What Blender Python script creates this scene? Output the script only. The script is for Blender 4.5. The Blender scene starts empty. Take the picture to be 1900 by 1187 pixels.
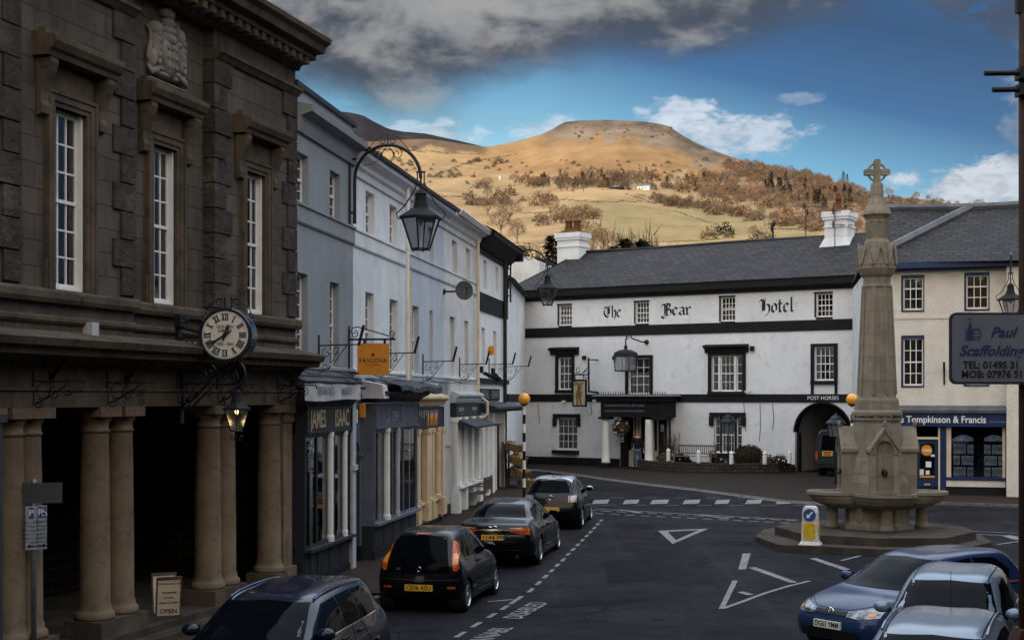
import bpy, bmesh, math, random
import numpy as np
from mathutils import Vector, Matrix, noise as mnoise
from mathutils.bvhtree import BVHTree
R = math.radians
rnd = random.Random(7)
sc = bpy.context.scene
COL = sc.collection
# ------------------------------------------------------------------ camera, sky, sun, exposure
F, CX, HY, HC = 2639.0, 950.0, 735.0, 3.95          # focal length, centre, horizon (photo pixels); eye height (m)
cam = bpy.data.cameras.new('camera'); camo = bpy.data.objects.new('camera', cam); COL.objects.link(camo)
cam.sensor_width = 36; cam.lens = 36*F/1900; cam.clip_end = 12000; cam.clip_start = .2
cam.shift_y = (HY-593.5)/1900
camo.location = (0, 0, HC); camo.rotation_euler = (R(90), 0, 0)
sc.camera = camo
SUN_EL, SUN_AZ = R(24), R(222)                       # azimuth clockwise from +Y: the sun stands behind and left of the camera
sdir = Vector((math.sin(SUN_AZ)*math.cos(SUN_EL), math.cos(SUN_AZ)*math.cos(SUN_EL), math.sin(SUN_EL)))
sun = bpy.data.lights.new('sun', 'SUN'); suno = bpy.data.objects.new('sun', sun); COL.objects.link(suno)
sun.energy = 4.5; sun.angle = R(.5); sun.color = (1, .80, .58)
suno.rotation_euler = (-sdir).to_track_quat('-Z', 'Y').to_euler()
sc.view_settings.view_transform = 'Standard'; sc.view_settings.look = 'None'
sc.view_settings.exposure = 0.22; sc.view_settings.gamma = 1
world = bpy.data.worlds.new('World'); sc.world = world; world.use_nodes = True
class E:                                            # tiny expression builder for math nodes
    def __init__(s, nt, sock): s.nt, s.s = nt, sock
    def _m(s, op, a, b=None, c=None, clamp=False):
        n = s.nt.nodes.new('ShaderNodeMath'); n.operation = op; n.use_clamp = clamp
        for i, v in enumerate((a, b, c)):
            if v is None: continue
            if isinstance(v, E): s.nt.links.new(v.s, n.inputs[i])
            else: n.inputs[i].default_value = v
        return E(s.nt, n.outputs[0])
    def __add__(s, o): return s._m('ADD', s, o)
    def __sub__(s, o): return s._m('SUBTRACT', s, o)
    def __mul__(s, o): return s._m('MULTIPLY', s, o)
    def __truediv__(s, o): return s._m('DIVIDE', s, o)
    def rsub(s, o): return s._m('SUBTRACT', o, s)
    def mx(s, o): return s._m('MAXIMUM', s, o)
    def mn(s, o): return s._m('MINIMUM', s, o)
    def f(s, op, o=None): return s._m(op, s, o)
    def ss(s, a, b):                                # smoothstep
        n = s.nt.nodes.new('ShaderNodeMapRange'); n.interpolation_type = 'SMOOTHSTEP'
        s.nt.links.new(s.s, n.inputs[0]); n.inputs[1].default_value = a; n.inputs[2].default_value = b
        return E(s.nt, n.outputs[0])
def nz(nt, vec, scale, detail=5, rough=.55, dist=0):
    n = nt.nodes.new('ShaderNodeTexNoise'); n.inputs['Scale'].default_value = scale
    n.inputs['Detail'].default_value = detail; n.inputs['Roughness'].default_value = rough; n.inputs['Distortion'].default_value = dist
    if vec is not None: nt.links.new(vec, n.inputs['Vector'])
    return E(nt, n.outputs['Fac'])
def mixc(nt, fac, a, b, mode='MIX'):
    n = nt.nodes.new('ShaderNodeMix'); n.data_type = 'RGBA'; n.blend_type = mode
    for i, v in ((0, fac), (6, a), (7, b)):
        if isinstance(v, E): nt.links.new(v.s, n.inputs[i])
        elif hasattr(v, 'is_linked'): nt.links.new(v, n.inputs[i])
        elif isinstance(v, (int, float)): n.inputs[i].default_value = v
        else: n.inputs[i].default_value = (*v, 1)
    return n.outputs[2]
def ramp(nt, fac, stops):
    n = nt.nodes.new('ShaderNodeValToRGB'); cr = n.color_ramp
    while len(cr.elements) < len(stops): cr.elements.new(.5)
    for e, (p, c) in zip(cr.elements, stops): e.position = p; e.color = (*c, 1)
    nt.links.new(fac.s, n.inputs[0]); return n.outputs[0]
def build_sky():
    nt = world.node_tree; nt.nodes.clear()
    out = nt.nodes.new('ShaderNodeOutputWorld'); bg = nt.nodes.new('ShaderNodeBackground')
    nt.links.new(bg.outputs[0], out.inputs[0]); bg.inputs[1].default_value = .10
    sky = nt.nodes.new('ShaderNodeTexSky'); sky.sky_type = 'NISHITA'; sky.sun_disc = False
    sky.sun_elevation = SUN_EL; sky.sun_rotation = SUN_AZ; sky.altitude = 100; sky.air_density = 1.2; sky.dust_density = .6; sky.ozone_density = 2
    tc = nt.nodes.new('ShaderNodeTexCoord'); sp = nt.nodes.new('ShaderNodeSeparateXYZ'); nt.links.new(tc.outputs['Generated'], sp.inputs[0])
    x, y, z = (E(nt, sp.outputs[i]) for i in range(3))
    az = x.f('ARCTAN2', y)                         # radians right of +Y
    hyp = (x*x+y*y).f('SQRT')
    el = z.f('ARCTAN2', hyp)
    # clear air: pale cyan low in the sky to deep blue high up, a little deeper to the right, warm towards the sun
    t = el + (az-.02).mx(0)*.26
    t = t - (az+.08)._m('ABSOLUTE', az+.08)*0 
    air = ramp(nt, t*1.5, [(0, (.52,.74,.84)), (.17, (.40,.68,.80)), (.25, (.30,.59,.74)), (.31, (.15,.37,.55)), (.38, (.035,.12,.28)), (.46, (.020,.062,.16)), (1, (.10,.22,.46))])
    base = mixc(nt, .90, sky.outputs[0], mixc(nt, 1.0, air, (10,10,10), 'MULTIPLY'))
    # clouds: noise in direction space, stretched along the horizon
    cv = nt.nodes.new('ShaderNodeCombineXYZ')
    nt.links.new((az*1.0).s, cv.inputs[0]); nt.links.new((el*1.9).s, cv.inputs[1]); nt.links.new((hyp*0+.37).s, cv.inputs[2])
    n1 = nz(nt, cv.outputs[0], 9, 8, .56, .25); n2 = nz(nt, cv.outputs[0], 4.5, 6, .55, .2); n3 = nz(nt, cv.outputs[0], 22, 6, .6, .3); n4 = nz(nt, cv.outputs[0], 55, 7, .62, .3)
    bound = (az+.1).mx(0)*.24 + .172
    bound = bound + (az+.02)*(az+.02)*0
    a = (el - bound) + (n1-.5)*.10 + (n2-.5)*.09
    big = a.ss(-.008, .050)
    right_fade = az.ss(.22, .30)*(el.rsub(1).ss(.60, .75))*.85
    big = big*(right_fade.rsub(1))
    lightp = ((n1-.5)*3.0 + (n3-.5)*1.6 + (n2-.5)*1.6 + (az+.06)*(-2.2) + .40).ss(.12, .95)
    greyc = mixc(nt, lightp, (.62,.76,1.02), (3.2,3.2,3.2))
    greyc = mixc(nt, ((n3-.5)*1.2+.25).ss(.1,.7), greyc, mixc(nt, .5, greyc, (1.5,1.65,1.95)))
    hi = el.ss(.30, .6)                             # overhead the cloud deck is brighter and thinner
    greyc = mixc(nt, hi, greyc, (15,17.3,20.3))
    col = mixc(nt, big, base, greyc)
    def blob(a0, e0, ra, re, c, k=1.0):
        nonlocal col
        dx = (az-a0)/ra; dy = (el-e0)/re
        m = (((dx*dx+dy*dy).rsub(1)).mx(-2.2) + (n3-.5)*3.4 + (n4-.5)*2.4).ss(.10, .95)*k
        cc = mixc(nt, ((n4-.5)*2.5+(n3-.5)*1.5+(el-e0)*14+.5).ss(.1,.9), tuple(v*.72 for v in c), c)
        col = mixc(nt, m, col, cc)
    blob(.150, .180, .060, .020, (5.8,6.4,7.3), .8)
    blob(.115, .192, .035, .016, (6.1,6.7,7.6), .75)
    blob(.020, .187, .030, .014, (6.1,6.8,7.7), .6)
    blob(-.055, .180, .055, .013, (6.1,6.8,7.7), .5)
    blob(.325, .140, .080, .020, (6.0,6.3,6.8), .9)
    blob(.355, .185, .030, .045, (2.6,3.0,3.8), .6)
    blob(.200, .202, .022, .005, (4.6,5.4,6.4), .35)
    blob(.340, .262, .070, .030, (.8,.95,1.3), .7)
    # behind the camera the afternoon sky is bright and warm
    back = ((y*-1)).ss(.0, .8)*el.ss(.0,.05)*((el-1.1)*-1).ss(0, .6)
    col = mixc(nt, back*.85, col, (21,18.2,15))
    nt.links.new(col, bg.inputs[0])
build_sky()
# ------------------------------------------------------------------ helpers
def sstep(a, b, v):
    t = min(1, max(0, (v-a)/(b-a))); return t*t*(3-2*t)
def gz(y): return .5*sstep(28, 62, y)
def gp(px, py, dz=0):                               # point of the ground (raised dz) seen at a photo pixel
    Y = 30.
    for _ in range(40): Y = .5*Y+.5*F*(HC-gz(Y)-dz)/(py-HY)
    return Vector(((px-CX)/F*Y, Y, gz(Y)+dz))
def at(px, py, Y): return Vector(((px-CX)/F*Y, Y, HC-(py-HY)/F*Y))
class Fac:                                          # a vertical facade plane; local x along it (to the right), y into the building, z up
    def __init__(s, o, d):
        s.o = Vector(o); s.d = Vector(d).normalized(); s.n = Vector((-s.d.y, s.d.x))
    def M(s, u=0, w=0, z=0):
        p = s.o+s.d*u-s.n*w
        return Matrix(((s.d.x, s.n.x, 0, p.x), (s.d.y, s.n.y, 0, p.y), (0, 0, 1, z), (0, 0, 0, 1)))
    def B(s, u=0, w=0, z=0):                        # frame whose x axis points out from the wall
        p = s.o+s.d*u-s.n*w
        return Matrix(((-s.n.x, s.d.x, 0, p.x), (-s.n.y, s.d.y, 0, p.y), (0, 0, 1, z), (0, 0, 0, 1)))
    def uz(s, px, py=HY, w=0):
        o = s.o-s.n*w; k = (px-CX)/F
        u = (k*o.y-o.x)/(s.d.x-k*s.d.y); Y = o.y+u*s.d.y
        return u, HC-(py-HY)/F*Y
    def U(s, px, w=0): return s.uz(px, HY, w)[0]
    def rect(s, x0, x1, y0, y1, w=0):               # pixel rectangle -> (u0,u1,z0,z1), heights read at its middle
        u0, u1 = s.U(x0, w), s.U(x1, w); xm = (x0+x1)/2
        return (u0, u1, s.uz(xm, y1, w)[1], s.uz(xm, y0, w)[1])
def link(o, parent=None, M=None):
    COL.objects.link(o)
    if parent is not None: o.parent = parent
    if M is not None: o.matrix_world = M
    return o
def tag(o, label=None, cat=None, group=None, kind=None):
    for k, v in (('label', label), ('category', cat), ('group', group), ('kind', kind)):
        if v: o[k] = v
    return o
def thing(name, label, cat, M=None, group=None):
    o = bpy.data.objects.new(name, None); o.empty_display_size = .3; COL.objects.link(o)
    if M is not None: o.matrix_world = M
    return tag(o, label, cat, group)
def T(x, y, z, rz=0): return Matrix.Translation((x, y, z)) @ Matrix.Rotation(rz, 4, 'Z')
def copy_tree(o, parent=None):
    c = o.copy(); COL.objects.link(c); c.parent = parent
    for ch in list(o.children): copy_tree(ch, c)
    return c
class MB:
    def __init__(s): s.v, s.f, s.t = [], [], None
    def add(s, vs, fs):
        b = len(s.v)
        s.v += [tuple(s.t @ Vector(p)) if s.t is not None else tuple(p) for p in vs]
        s.f += [tuple(i+b for i in f) for f in fs]; return s
    def box(s, x0, x1, y0, y1, z0, z1):
        return s.add([(x0,y0,z0),(x1,y0,z0),(x1,y1,z0),(x0,y1,z0),(x0,y0,z1),(x1,y0,z1),(x1,y1,z1),(x0,y1,z1)],
                     [(0,3,2,1),(4,5,6,7),(0,1,5,4),(1,2,6,5),(2,3,7,6),(3,0,4,7)])
    def frus(s, a, z0, b, z1):                       # frustum between two rectangles (x0,x1,y0,y1)
        return s.add([(a[0],a[2],z0),(a[1],a[2],z0),(a[1],a[3],z0),(a[0],a[3],z0),(b[0],b[2],z1),(b[1],b[2],z1),(b[1],b[3],z1),(b[0],b[3],z1)],
                     [(0,3,2,1),(4,5,6,7),(0,1,5,4),(1,2,6,5),(2,3,7,6),(3,0,4,7)])
    def quad(s, *p): return s.add(p, [tuple(range(len(p)))])
    def prism(s, poly, a, b, ax='y'):                # polygon extruded: ax y -> poly in (x,z); x -> poly in (y,z); z -> poly in (x,y)
        n = len(poly)
        g = {'y': lambda p, k: (p[0], k, p[1]), 'x': lambda p, k: (k, p[0], p[1]), 'z': lambda p, k: (p[0], p[1], k)}[ax]
        return s.add([g(p, a) for p in poly]+[g(p, b) for p in poly],
                     [tuple(range(n))[::-1], tuple(range(n, 2*n))]+[(i, (i+1) % n, n+(i+1) % n, n+i) for i in range(n)])
    def rings(s, rings, cap=True, close=True):       # loft through rings of equal length
        n = len(rings[0]); vs = [p for r in rings for p in r]; fs = []
        for k in range(len(rings)-1):
            for i in range(n if close else n-1):
                j = (i+1) % n; fs.append((k*n+i, k*n+j, (k+1)*n+j, (k+1)*n+i))
        if cap and close: fs += [tuple(range(n))[::-1], tuple(range((len(rings)-1)*n, len(rings)*n))]
        return s.add(vs, fs)
    def lathe(s, prof, n=16, c=(0,0,0), a0=0, sx=1, sy=1):
        return s.rings([[(c[0]+sx*r*math.cos(a0+2*math.pi*i/n), c[1]+sy*r*math.sin(a0+2*math.pi*i/n), c[2]+z) for i in range(n)] for r, z in prof])
    def tube(s, pts, r, n=6, cap=True):
        pts = [Vector(p) for p in pts]; m = len(pts); rs = r if isinstance(r, (list, tuple)) else [r]*m
        rg = []; prev = None
        for i, p in enumerate(pts):
            d = (pts[min(i+1, m-1)]-pts[max(i-1, 0)])
            if d.length < 1e-9: d = Vector((0, 0, 1))
            d.normalize()
            if prev is None:
                a = Vector((0, 0, 1)) if abs(d.z) < .9 else Vector((1, 0, 0)); prev = d.cross(a).normalized()
            prev = (prev-d*prev.dot(d)).normalized(); q = d.cross(prev)
            rg.append([p+(prev*math.cos(2*math.pi*k/n)+q*math.sin(2*math.pi*k/n))*rs[i] for k in range(n)])
        return s.rings(rg, cap)
    def ball(s, c, r, n=12, m=8, sz=1):
        return s.lathe([(max(1e-4, r*math.sin(math.pi*i/m)), -r*sz*math.cos(math.pi*i/m)) for i in range(m+1)], n, c)
    def build(s, name, mat, parent=None, smooth=False, M=None, uvs=True):
        me = bpy.data.meshes.new(name); me.from_pydata(s.v, [], s.f); me.update()
        mats = mat if isinstance(mat, (list, tuple)) else [mat]
        for m_ in mats: me.materials.append(m_)
        if smooth: me.polygons.foreach_set('use_smooth', [True]*len(me.polygons))
        if uvs and len(me.loops) < 400000:
            uv = me.uv_layers.new(name='UVMap'); arr = np.zeros(len(me.loops)*2, 'f')
            co = np.zeros(len(me.vertices)*3, 'f'); me.vertices.foreach_get('co', co); co = co.reshape(-1, 3)
            for p in me.polygons:
                nn = p.normal
                h = math.hypot(nn.x, nn.y)
                if h < .25: u = (1, 0, 0); v = (0, 1, 0)
                else:
                    u = (-nn.y/h, nn.x/h, 0); v = (-nn.z*u[1], nn.z*u[0], h)
                for l in p.loop_indices:
                    c = co[me.loops[l].vertex_index]
                    arr[2*l] = c[0]*u[0]+c[1]*u[1]; arr[2*l+1] = c[0]*v[0]+c[1]*v[1]+c[2]*v[2]
            uv.data.foreach_set('uv', arr)
        o = bpy.data.objects.new(name, me); COL.objects.link(o)
        if parent is not None: o.parent = parent
        if M is not None:
            if parent is not None: o.matrix_local = M
            else: o.matrix_world = M
        return o
def wall_with_holes(mb, u0, u1, z0, z1, holes, y=0, depth=.22):
    us = sorted({u0, u1, *[h[0] for h in holes], *[h[1] for h in holes]}); zs = sorted({z0, z1, *[h[2] for h in holes], *[h[3] for h in holes]})
    us = [u for u in us if u0 <= u <= u1]; zs = [z for z in zs if z0 <= z <= z1]
    for a, b in zip(us, us[1:]):
        for c, d in zip(zs, zs[1:]):
            um, zm = (a+b)/2, (c+d)/2
            if any(h[0] < um < h[1] and h[2] < zm < h[3] for h in holes): continue
            mb.quad((a,y,c),(b,y,c),(b,y,d),(a,y,d))
    for h in holes:
        a, b, c, d = h[:4]; e = y+depth
        mb.quad((a,y,c),(a,e,c),(a,e,d),(a,y,d)); mb.quad((b,y,c),(b,y,d),(b,e,d),(b,e,c))
        mb.quad((a,y,d),(a,e,d),(b,e,d),(b,y,d)); mb.quad((a,y,c),(b,y,c),(b,e,c),(a,e,c))
def spiral(cx, cz, r0, r1, a0, a1, n=18):
    return [(cx+(r0+(r1-r0)*i/n)*math.cos(R(a0+(a1-a0)*i/n)), 0, cz+(r0+(r1-r0)*i/n)*math.sin(R(a0+(a1-a0)*i/n))) for i in range(n+1)]
def text(body, size, mat, parent, M, name='lettering', ext=.002, bold=0, shear=0, xs=1, align='CENTER', sp=1):
    cu = bpy.data.curves.new('tmp', 'FONT'); cu.body = body; cu.size = size; cu.extrude = ext; cu.offset = bold; cu.shear = shear
    cu.align_x = align; cu.align_y = 'CENTER'; cu.space_character = sp; cu.resolution_u = 3
    to = bpy.data.objects.new('tmp', cu); COL.objects.link(to)
    me = bpy.data.meshes.new_from_object(to); bpy.data.objects.remove(to); bpy.data.curves.remove(cu)
    me.name = name; me.materials.clear(); me.materials.append(mat)
    if xs != 1: me.transform(Matrix.Diagonal((xs, 1, 1, 1)))
    o = bpy.data.objects.new(name, me); COL.objects.link(o); o.parent = parent; o.matrix_local = M
    return o
UP = Matrix.Rotation(R(90), 4, 'X')                 # text standing upright, facing local -y
def LM(x, y, z): return Matrix.Translation((x, y, z)) @ UP
# ------------------------------------------------------------------ materials
MATS = {}
def mat(name, c, c2=None, ns=2.5, rough=.75, metal=0, bump=0, bs=40, coat=0, brick=None, streak=0, lo=.35, hi=.68, spec=None, c3=None, n3=9, rvar=0, anis=(1,1,1), bdist=.02):
    m = bpy.data.materials.new(name); m.use_nodes = True; nt = m.node_tree; b = nt.nodes['Principled BSDF']
    b.inputs['Roughness'].default_value = rough; b.inputs['Metallic'].default_value = metal
    if spec is None: spec = .06 if rough >= .75 else .25
    b.inputs['Coat Weight'].default_value = coat; b.inputs['Coat Roughness'].default_value = .04; b.inputs['Specular IOR Level'].default_value = spec
    tc = nt.nodes.new('ShaderNodeTexCoord'); mp = nt.nodes.new('ShaderNodeMapping'); nt.links.new(tc.outputs['Object'], mp.inputs[0]); mp.inputs[3].default_value = anis
    vec = mp.outputs[0]; col = None; hgt = None
    if brick:
        br = nt.nodes.new('ShaderNodeTexBrick'); nt.links.new(tc.outputs['UV'], br.inputs['Vector'])
        br.inputs['Scale'].default_value = 1; br.inputs['Brick Width'].default_value = brick[0]; br.inputs['Row Height'].default_value = brick[1]
        br.inputs['Mortar Size'].default_value = brick[2]; br.inputs['Mortar Smooth'].default_value = .3; br.inputs['Bias'].default_value = 0
        br.inputs['Color1'].default_value = (*c, 1); br.inputs['Color2'].default_value = (*(c2 or c), 1); br.inputs['Mortar'].default_value = (*brick[3], 1)
        br.offset = .5; col = br.outputs['Color']; hgt = E(nt, br.outputs['Fac'])*-1.0
        n = nz(nt, vec, ns, 8, .6); dk = tuple(x*.55 for x in c)
        col = mixc(nt, n.ss(lo, hi)*.6, col, c3 or dk)
    elif c2:
        n = nz(nt, vec, ns, 8, .62); col = mixc(nt, n.ss(lo, hi), c, c2)
        if c3: col = mixc(nt, nz(nt, vec, n3, 6, .65).ss(.5, .72), col, c3)
    if streak:
        m2 = nt.nodes.new('ShaderNodeMapping'); nt.links.new(tc.outputs['Object'], m2.inputs[0]); m2.inputs[3].default_value = (2.4, 2.4, .22)
        n = nz(nt, m2.outputs[0], 1.6, 8, .65)
        col = mixc(nt, n.ss(.47, .78)*streak, col if col is not None else c, tuple(x*.35 for x in c))
    if col is None: b.inputs['Base Color'].default_value = (*c, 1)
    else: nt.links.new(col, b.inputs['Base Color'])
    if rvar:
        nt.links.new((nz(nt, vec, 6, 5, .6)*rvar*2+(rough-rvar)).s, b.inputs['Roughness'])
    if bump or hgt is not None:
        bm = nt.nodes.new('ShaderNodeBump'); bm.inputs['Strength'].default_value = bump or .5; bm.inputs['Distance'].default_value = bdist
        h = nz(nt, vec, bs, 7, .62)
        if hgt is not None: h = h*.7+hgt
        nt.links.new(h.s, bm.inputs['Height']); nt.links.new(bm.outputs[0], b.inputs['Normal'])
    MATS[name] = m; return m
def glow(name, c, s):
    m = bpy.data.materials.new(name); m.use_nodes = True; b = m.node_tree.nodes['Principled BSDF']
    b.inputs['Base Color'].default_value = (*c, 1); b.inputs['Emission Color'].default_value = (*c, 1); b.inputs['Emission Strength'].default_value = s; return m
def glassmat(name, tint, k=.25, rough=.03):
    m = bpy.data.materials.new(name); m.use_nodes = True; nt = m.node_tree; nt.nodes.remove(nt.nodes['Principled BSDF']); out = nt.nodes['Material Output']
    tr = nt.nodes.new('ShaderNodeBsdfTransparent'); tr.inputs[0].default_value = (*tint, 1); gl = nt.nodes.new('ShaderNodeBsdfGlossy'); gl.inputs['Roughness'].default_value = rough
    fr = nt.nodes.new('ShaderNodeFresnel'); fr.inputs[0].default_value = 1.5; mx = nt.nodes.new('ShaderNodeMixShader')
    tc = nt.nodes.new('ShaderNodeTexCoord'); bm = nt.nodes.new('ShaderNodeBump'); bm.inputs['Strength'].default_value = .12; bm.inputs['Distance'].default_value = .02
    nt.links.new(nz(nt, tc.outputs['Object'], 2.2, 2, .5).s, bm.inputs['Height']); nt.links.new(bm.outputs[0], gl.inputs['Normal'])
    fac = E(nt, fr.outputs[0])+k*.15
    nt.links.new(fac.s, mx.inputs[0]); nt.links.new(tr.outputs[0], mx.inputs[1]); nt.links.new(gl.outputs[0], mx.inputs[2]); nt.links.new(mx.outputs[0], out.inputs[0]); return m
asphalt = mat('asphalt', (.0115,.0115,.0135), (.022,.022,.0245), .45, .88, bump=.5, bs=90, c3=(.0075,.0075,.009), n3=1.7, bdist=.012, spec=.05)
def crack(m, scale, w, col):
    nt = m.node_tree; b = nt.nodes['Principled BSDF']; src = b.inputs['Base Color'].links[0].from_socket; tc = nt.nodes.new('ShaderNodeTexCoord')
    wn = nt.nodes.new('ShaderNodeTexNoise'); wn.inputs['Scale'].default_value = 1.1; wn.inputs['Detail'].default_value = 6; nt.links.new(tc.outputs['Object'], wn.inputs['Vector'])
    ad = nt.nodes.new('ShaderNodeVectorMath'); ad.operation = 'MULTIPLY_ADD'; nt.links.new(wn.outputs['Color'], ad.inputs[0]); ad.inputs[1].default_value = (1.6, 1.6, 0); nt.links.new(tc.outputs['Object'], ad.inputs[2])
    vo = nt.nodes.new('ShaderNodeTexVoronoi'); vo.feature = 'DISTANCE_TO_EDGE'; vo.inputs['Scale'].default_value = scale; nt.links.new(ad.outputs[0], vo.inputs['Vector'])
    k = E(nt, vo.outputs['Distance']).ss(w, w*.3)*nz(nt, tc.outputs['Object'], .3, 3).ss(.48, .6)
    mp = nt.nodes.new('ShaderNodeMapping'); nt.links.new(tc.outputs['Object'], mp.inputs[0]); mp.inputs[2].default_value = (0, 0, R(-10)); mp.inputs[3].default_value = (1.15, .03, 1)
    tr = nz(nt, mp.outputs[0], 1.0, 3, .5)
    c = mixc(nt, tr.ss(.5, .68)*.45, src, (.031,.031,.034)); c = mixc(nt, nz(nt, tc.outputs['Object'], 1.1, 7, .7).ss(.62, .74)*.7, c, (.005,.005,.006)); c = mixc(nt, k*.9, c, col); nt.links.new(c, b.inputs['Base Color'])
crack(asphalt, .32, .012, (.003,.003,.003))
paving = mat('brick_paving', (.055,.036,.028), (.038,.027,.022), 1.5, .85, bump=.6, brick=(.21,.105,.012,(.03,.026,.024)), bs=60)
cobble = mat('cobbles', (.045,.032,.026), (.028,.022,.019), 1.2, .9, bump=.8, brick=(.24,.14,.03,(.025,.022,.02)), bs=40)
kerbst = mat('kerb_stone', (.14,.13,.12), (.09,.085,.08), 4, .85, bump=.3)
roadpaint = mat('road_paint', (.25,.245,.23), (.15,.15,.145), 7, .8, bump=.3, bs=60, c3=(.035,.035,.035), n3=16)
ashlar = mat('sandstone_ashlar', (.116,.098,.078), (.088,.075,.060), .8, .92, bump=.6, brick=(.72,.36,.010,(.052,.042,.033)), streak=.75, c3=(.045,.038,.032), bs=30, lo=.42, hi=.66)
stone_tr = mat('dressed_sandstone', (.118,.090,.063), (.066,.052,.040), 1.3, .9, bump=.5, streak=.8, bs=28, c3=(.045,.038,.031), n3=3.5)
stone_col = mat('column_sandstone', (.200,.147,.096), (.125,.091,.062), 1.1, .9, bump=.45, streak=.6, bs=34, c3=(.10,.075,.055), n3=4)
quoin_m = mat('rusticated_stone', (.070,.058,.047), (.034,.029,.025), 2.2, .95, bump=.9, bs=7, bdist=.08, c3=(.12,.10,.08), n3=1.1)
carved = mat('carved_stone', (.25,.23,.20), (.17,.155,.14), 5, .9, bump=.6, bs=30)
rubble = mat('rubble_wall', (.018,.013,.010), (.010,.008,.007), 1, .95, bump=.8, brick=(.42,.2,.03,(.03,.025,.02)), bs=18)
white = mat('white_render', (.72,.73,.72), (.64,.65,.65), .9, .85, bump=.35, bs=30, streak=.28, c3=(.55,.56,.56), n3=3)
hotelw = mat('hotel_white_render', (.70,.715,.73), (.61,.63,.65), .45, .85, bump=.5, bs=14, streak=.13, c3=(.55,.56,.57), n3=2.5)
greyr = mat('grey_render', (.27,.285,.30), (.235,.25,.262), 1.1, .9, bump=.25, bs=60, streak=.22)
bluegr = mat('pale_blue_render', (.47,.50,.54), (.41,.44,.48), 1.0, .88, bump=.22, bs=60, streak=.2)
greyw = mat('off_white_render', (.62,.615,.60), (.52,.51,.49), 1.2, .88, bump=.22, bs=50, streak=.32)
creamr = mat('cream_roughcast', (.67,.63,.56), (.59,.555,.49), 1.5, .95, bump=1.0, bs=16, streak=.12, bdist=.04)
blackp = mat('black_paint', (.007,.007,.009), (.011,.011,.012), 3, .7, bump=.15, bs=30, spec=.2)
iron = mat('black_iron', (.008,.008,.010), None, rough=.5, spec=.3)
whitep = mat('white_gloss_paint', (.74,.72,.68), (.66,.64,.60), 3, .45)
creamp = mat('cream_paint', (.62,.52,.38), (.53,.44,.31), 2, .5, bump=.1)
yellowp = mat('yellow_ochre_paint', (.62,.47,.28), (.50,.37,.21), 2.2, .55, bump=.15, streak=.25)
slatep = mat('slate_grey_paint', (.022,.025,.032), (.016,.018,.023), 2, .55, bump=.2)
greyp = mat('mid_grey_paint', (.12,.135,.16), (.09,.10,.12), 2, .6, bump=.2, streak=.3)
ltgrp = mat('light_grey_paint', (.44,.45,.46), (.35,.36,.37), 2.5, .6, bump=.2, streak=.35)
navy = mat('navy_paint', (.012,.030,.085), (.010,.024,.068), 2, .4)
slate = mat('slate_roof', (.011,.010,.011), (.036,.032,.032), .9, .78, bump=1.0, brick=(.42,.27,.034,(.004,.004,.005)), bs=9, c3=(.020,.014,.012), bdist=.06, spec=.3, lo=.45, hi=.7)
lead = mat('lead_flashing', (.11,.115,.125), (.07,.075,.085), 2, .6, bump=.3)
terra = mat('terracotta', (.14,.055,.022), (.07,.032,.016), 5, .85, bump=.3)
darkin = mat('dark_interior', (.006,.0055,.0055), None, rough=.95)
curtain = mat('net_curtain', (.42,.39,.35), (.22,.20,.18), 5, .9, anis=(6,1,.5))
blind = mat('yellow_blind', (.30,.22,.10), (.2,.15,.07), 3, .9)
glass = glassmat('window_glass', (.75,.78,.80), .35)
shopglass = glassmat('shop_glass', (.80,.83,.86), .3)
milk = glassmat('lantern_glass', (.72,.75,.76), 1.2, .25)
orange_s = mat('orange_sign_board', (.62,.24,.03), (.56,.21,.025), 3, .5)
orange_b = mat('orange_plastic', (.75,.28,.03), None, rough=.4)
gold = mat('gold_lettering', (.58,.45,.28), (.38,.29,.18), 12, .45, metal=.2)
blk = mat('black_lettering', (.012,.012,.014), None, rough=.6)
whl = mat('white_lettering', (.70,.70,.68), None, rough=.5)
greyl = mat('grey_lettering', (.16,.18,.21), None, rough=.6)
bluel = mat('navy_lettering', (.02,.028,.075), None, rough=.5)
dial = mat('clock_dial', (.64,.61,.54), (.56,.53,.46), 2, .35)
steel = mat('galvanised_steel', (.22,.23,.24), (.14,.15,.16), 8, .5, metal=.6)
timber = mat('weathered_timber', (.13,.105,.085), (.07,.058,.048), 3, .9, bump=.5, anis=(1,1,6))
granite = mat('monument_granite', (.260,.222,.170), (.215,.185,.142), 2.2, .9, bump=.45, bs=60, streak=.5, brick=(2.6,.62,.008,(.12,.10,.08)), c3=(.14,.12,.095), n3=11)
granite2 = mat('step_stone', (.072,.060,.048), (.042,.035,.029), 2, .92, bump=.4, bs=40)
canvas_b = mat('banner_canvas', (.50,.49,.47), (.36,.34,.31), 2.5, .85, bump=.3, bs=8)
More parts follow.
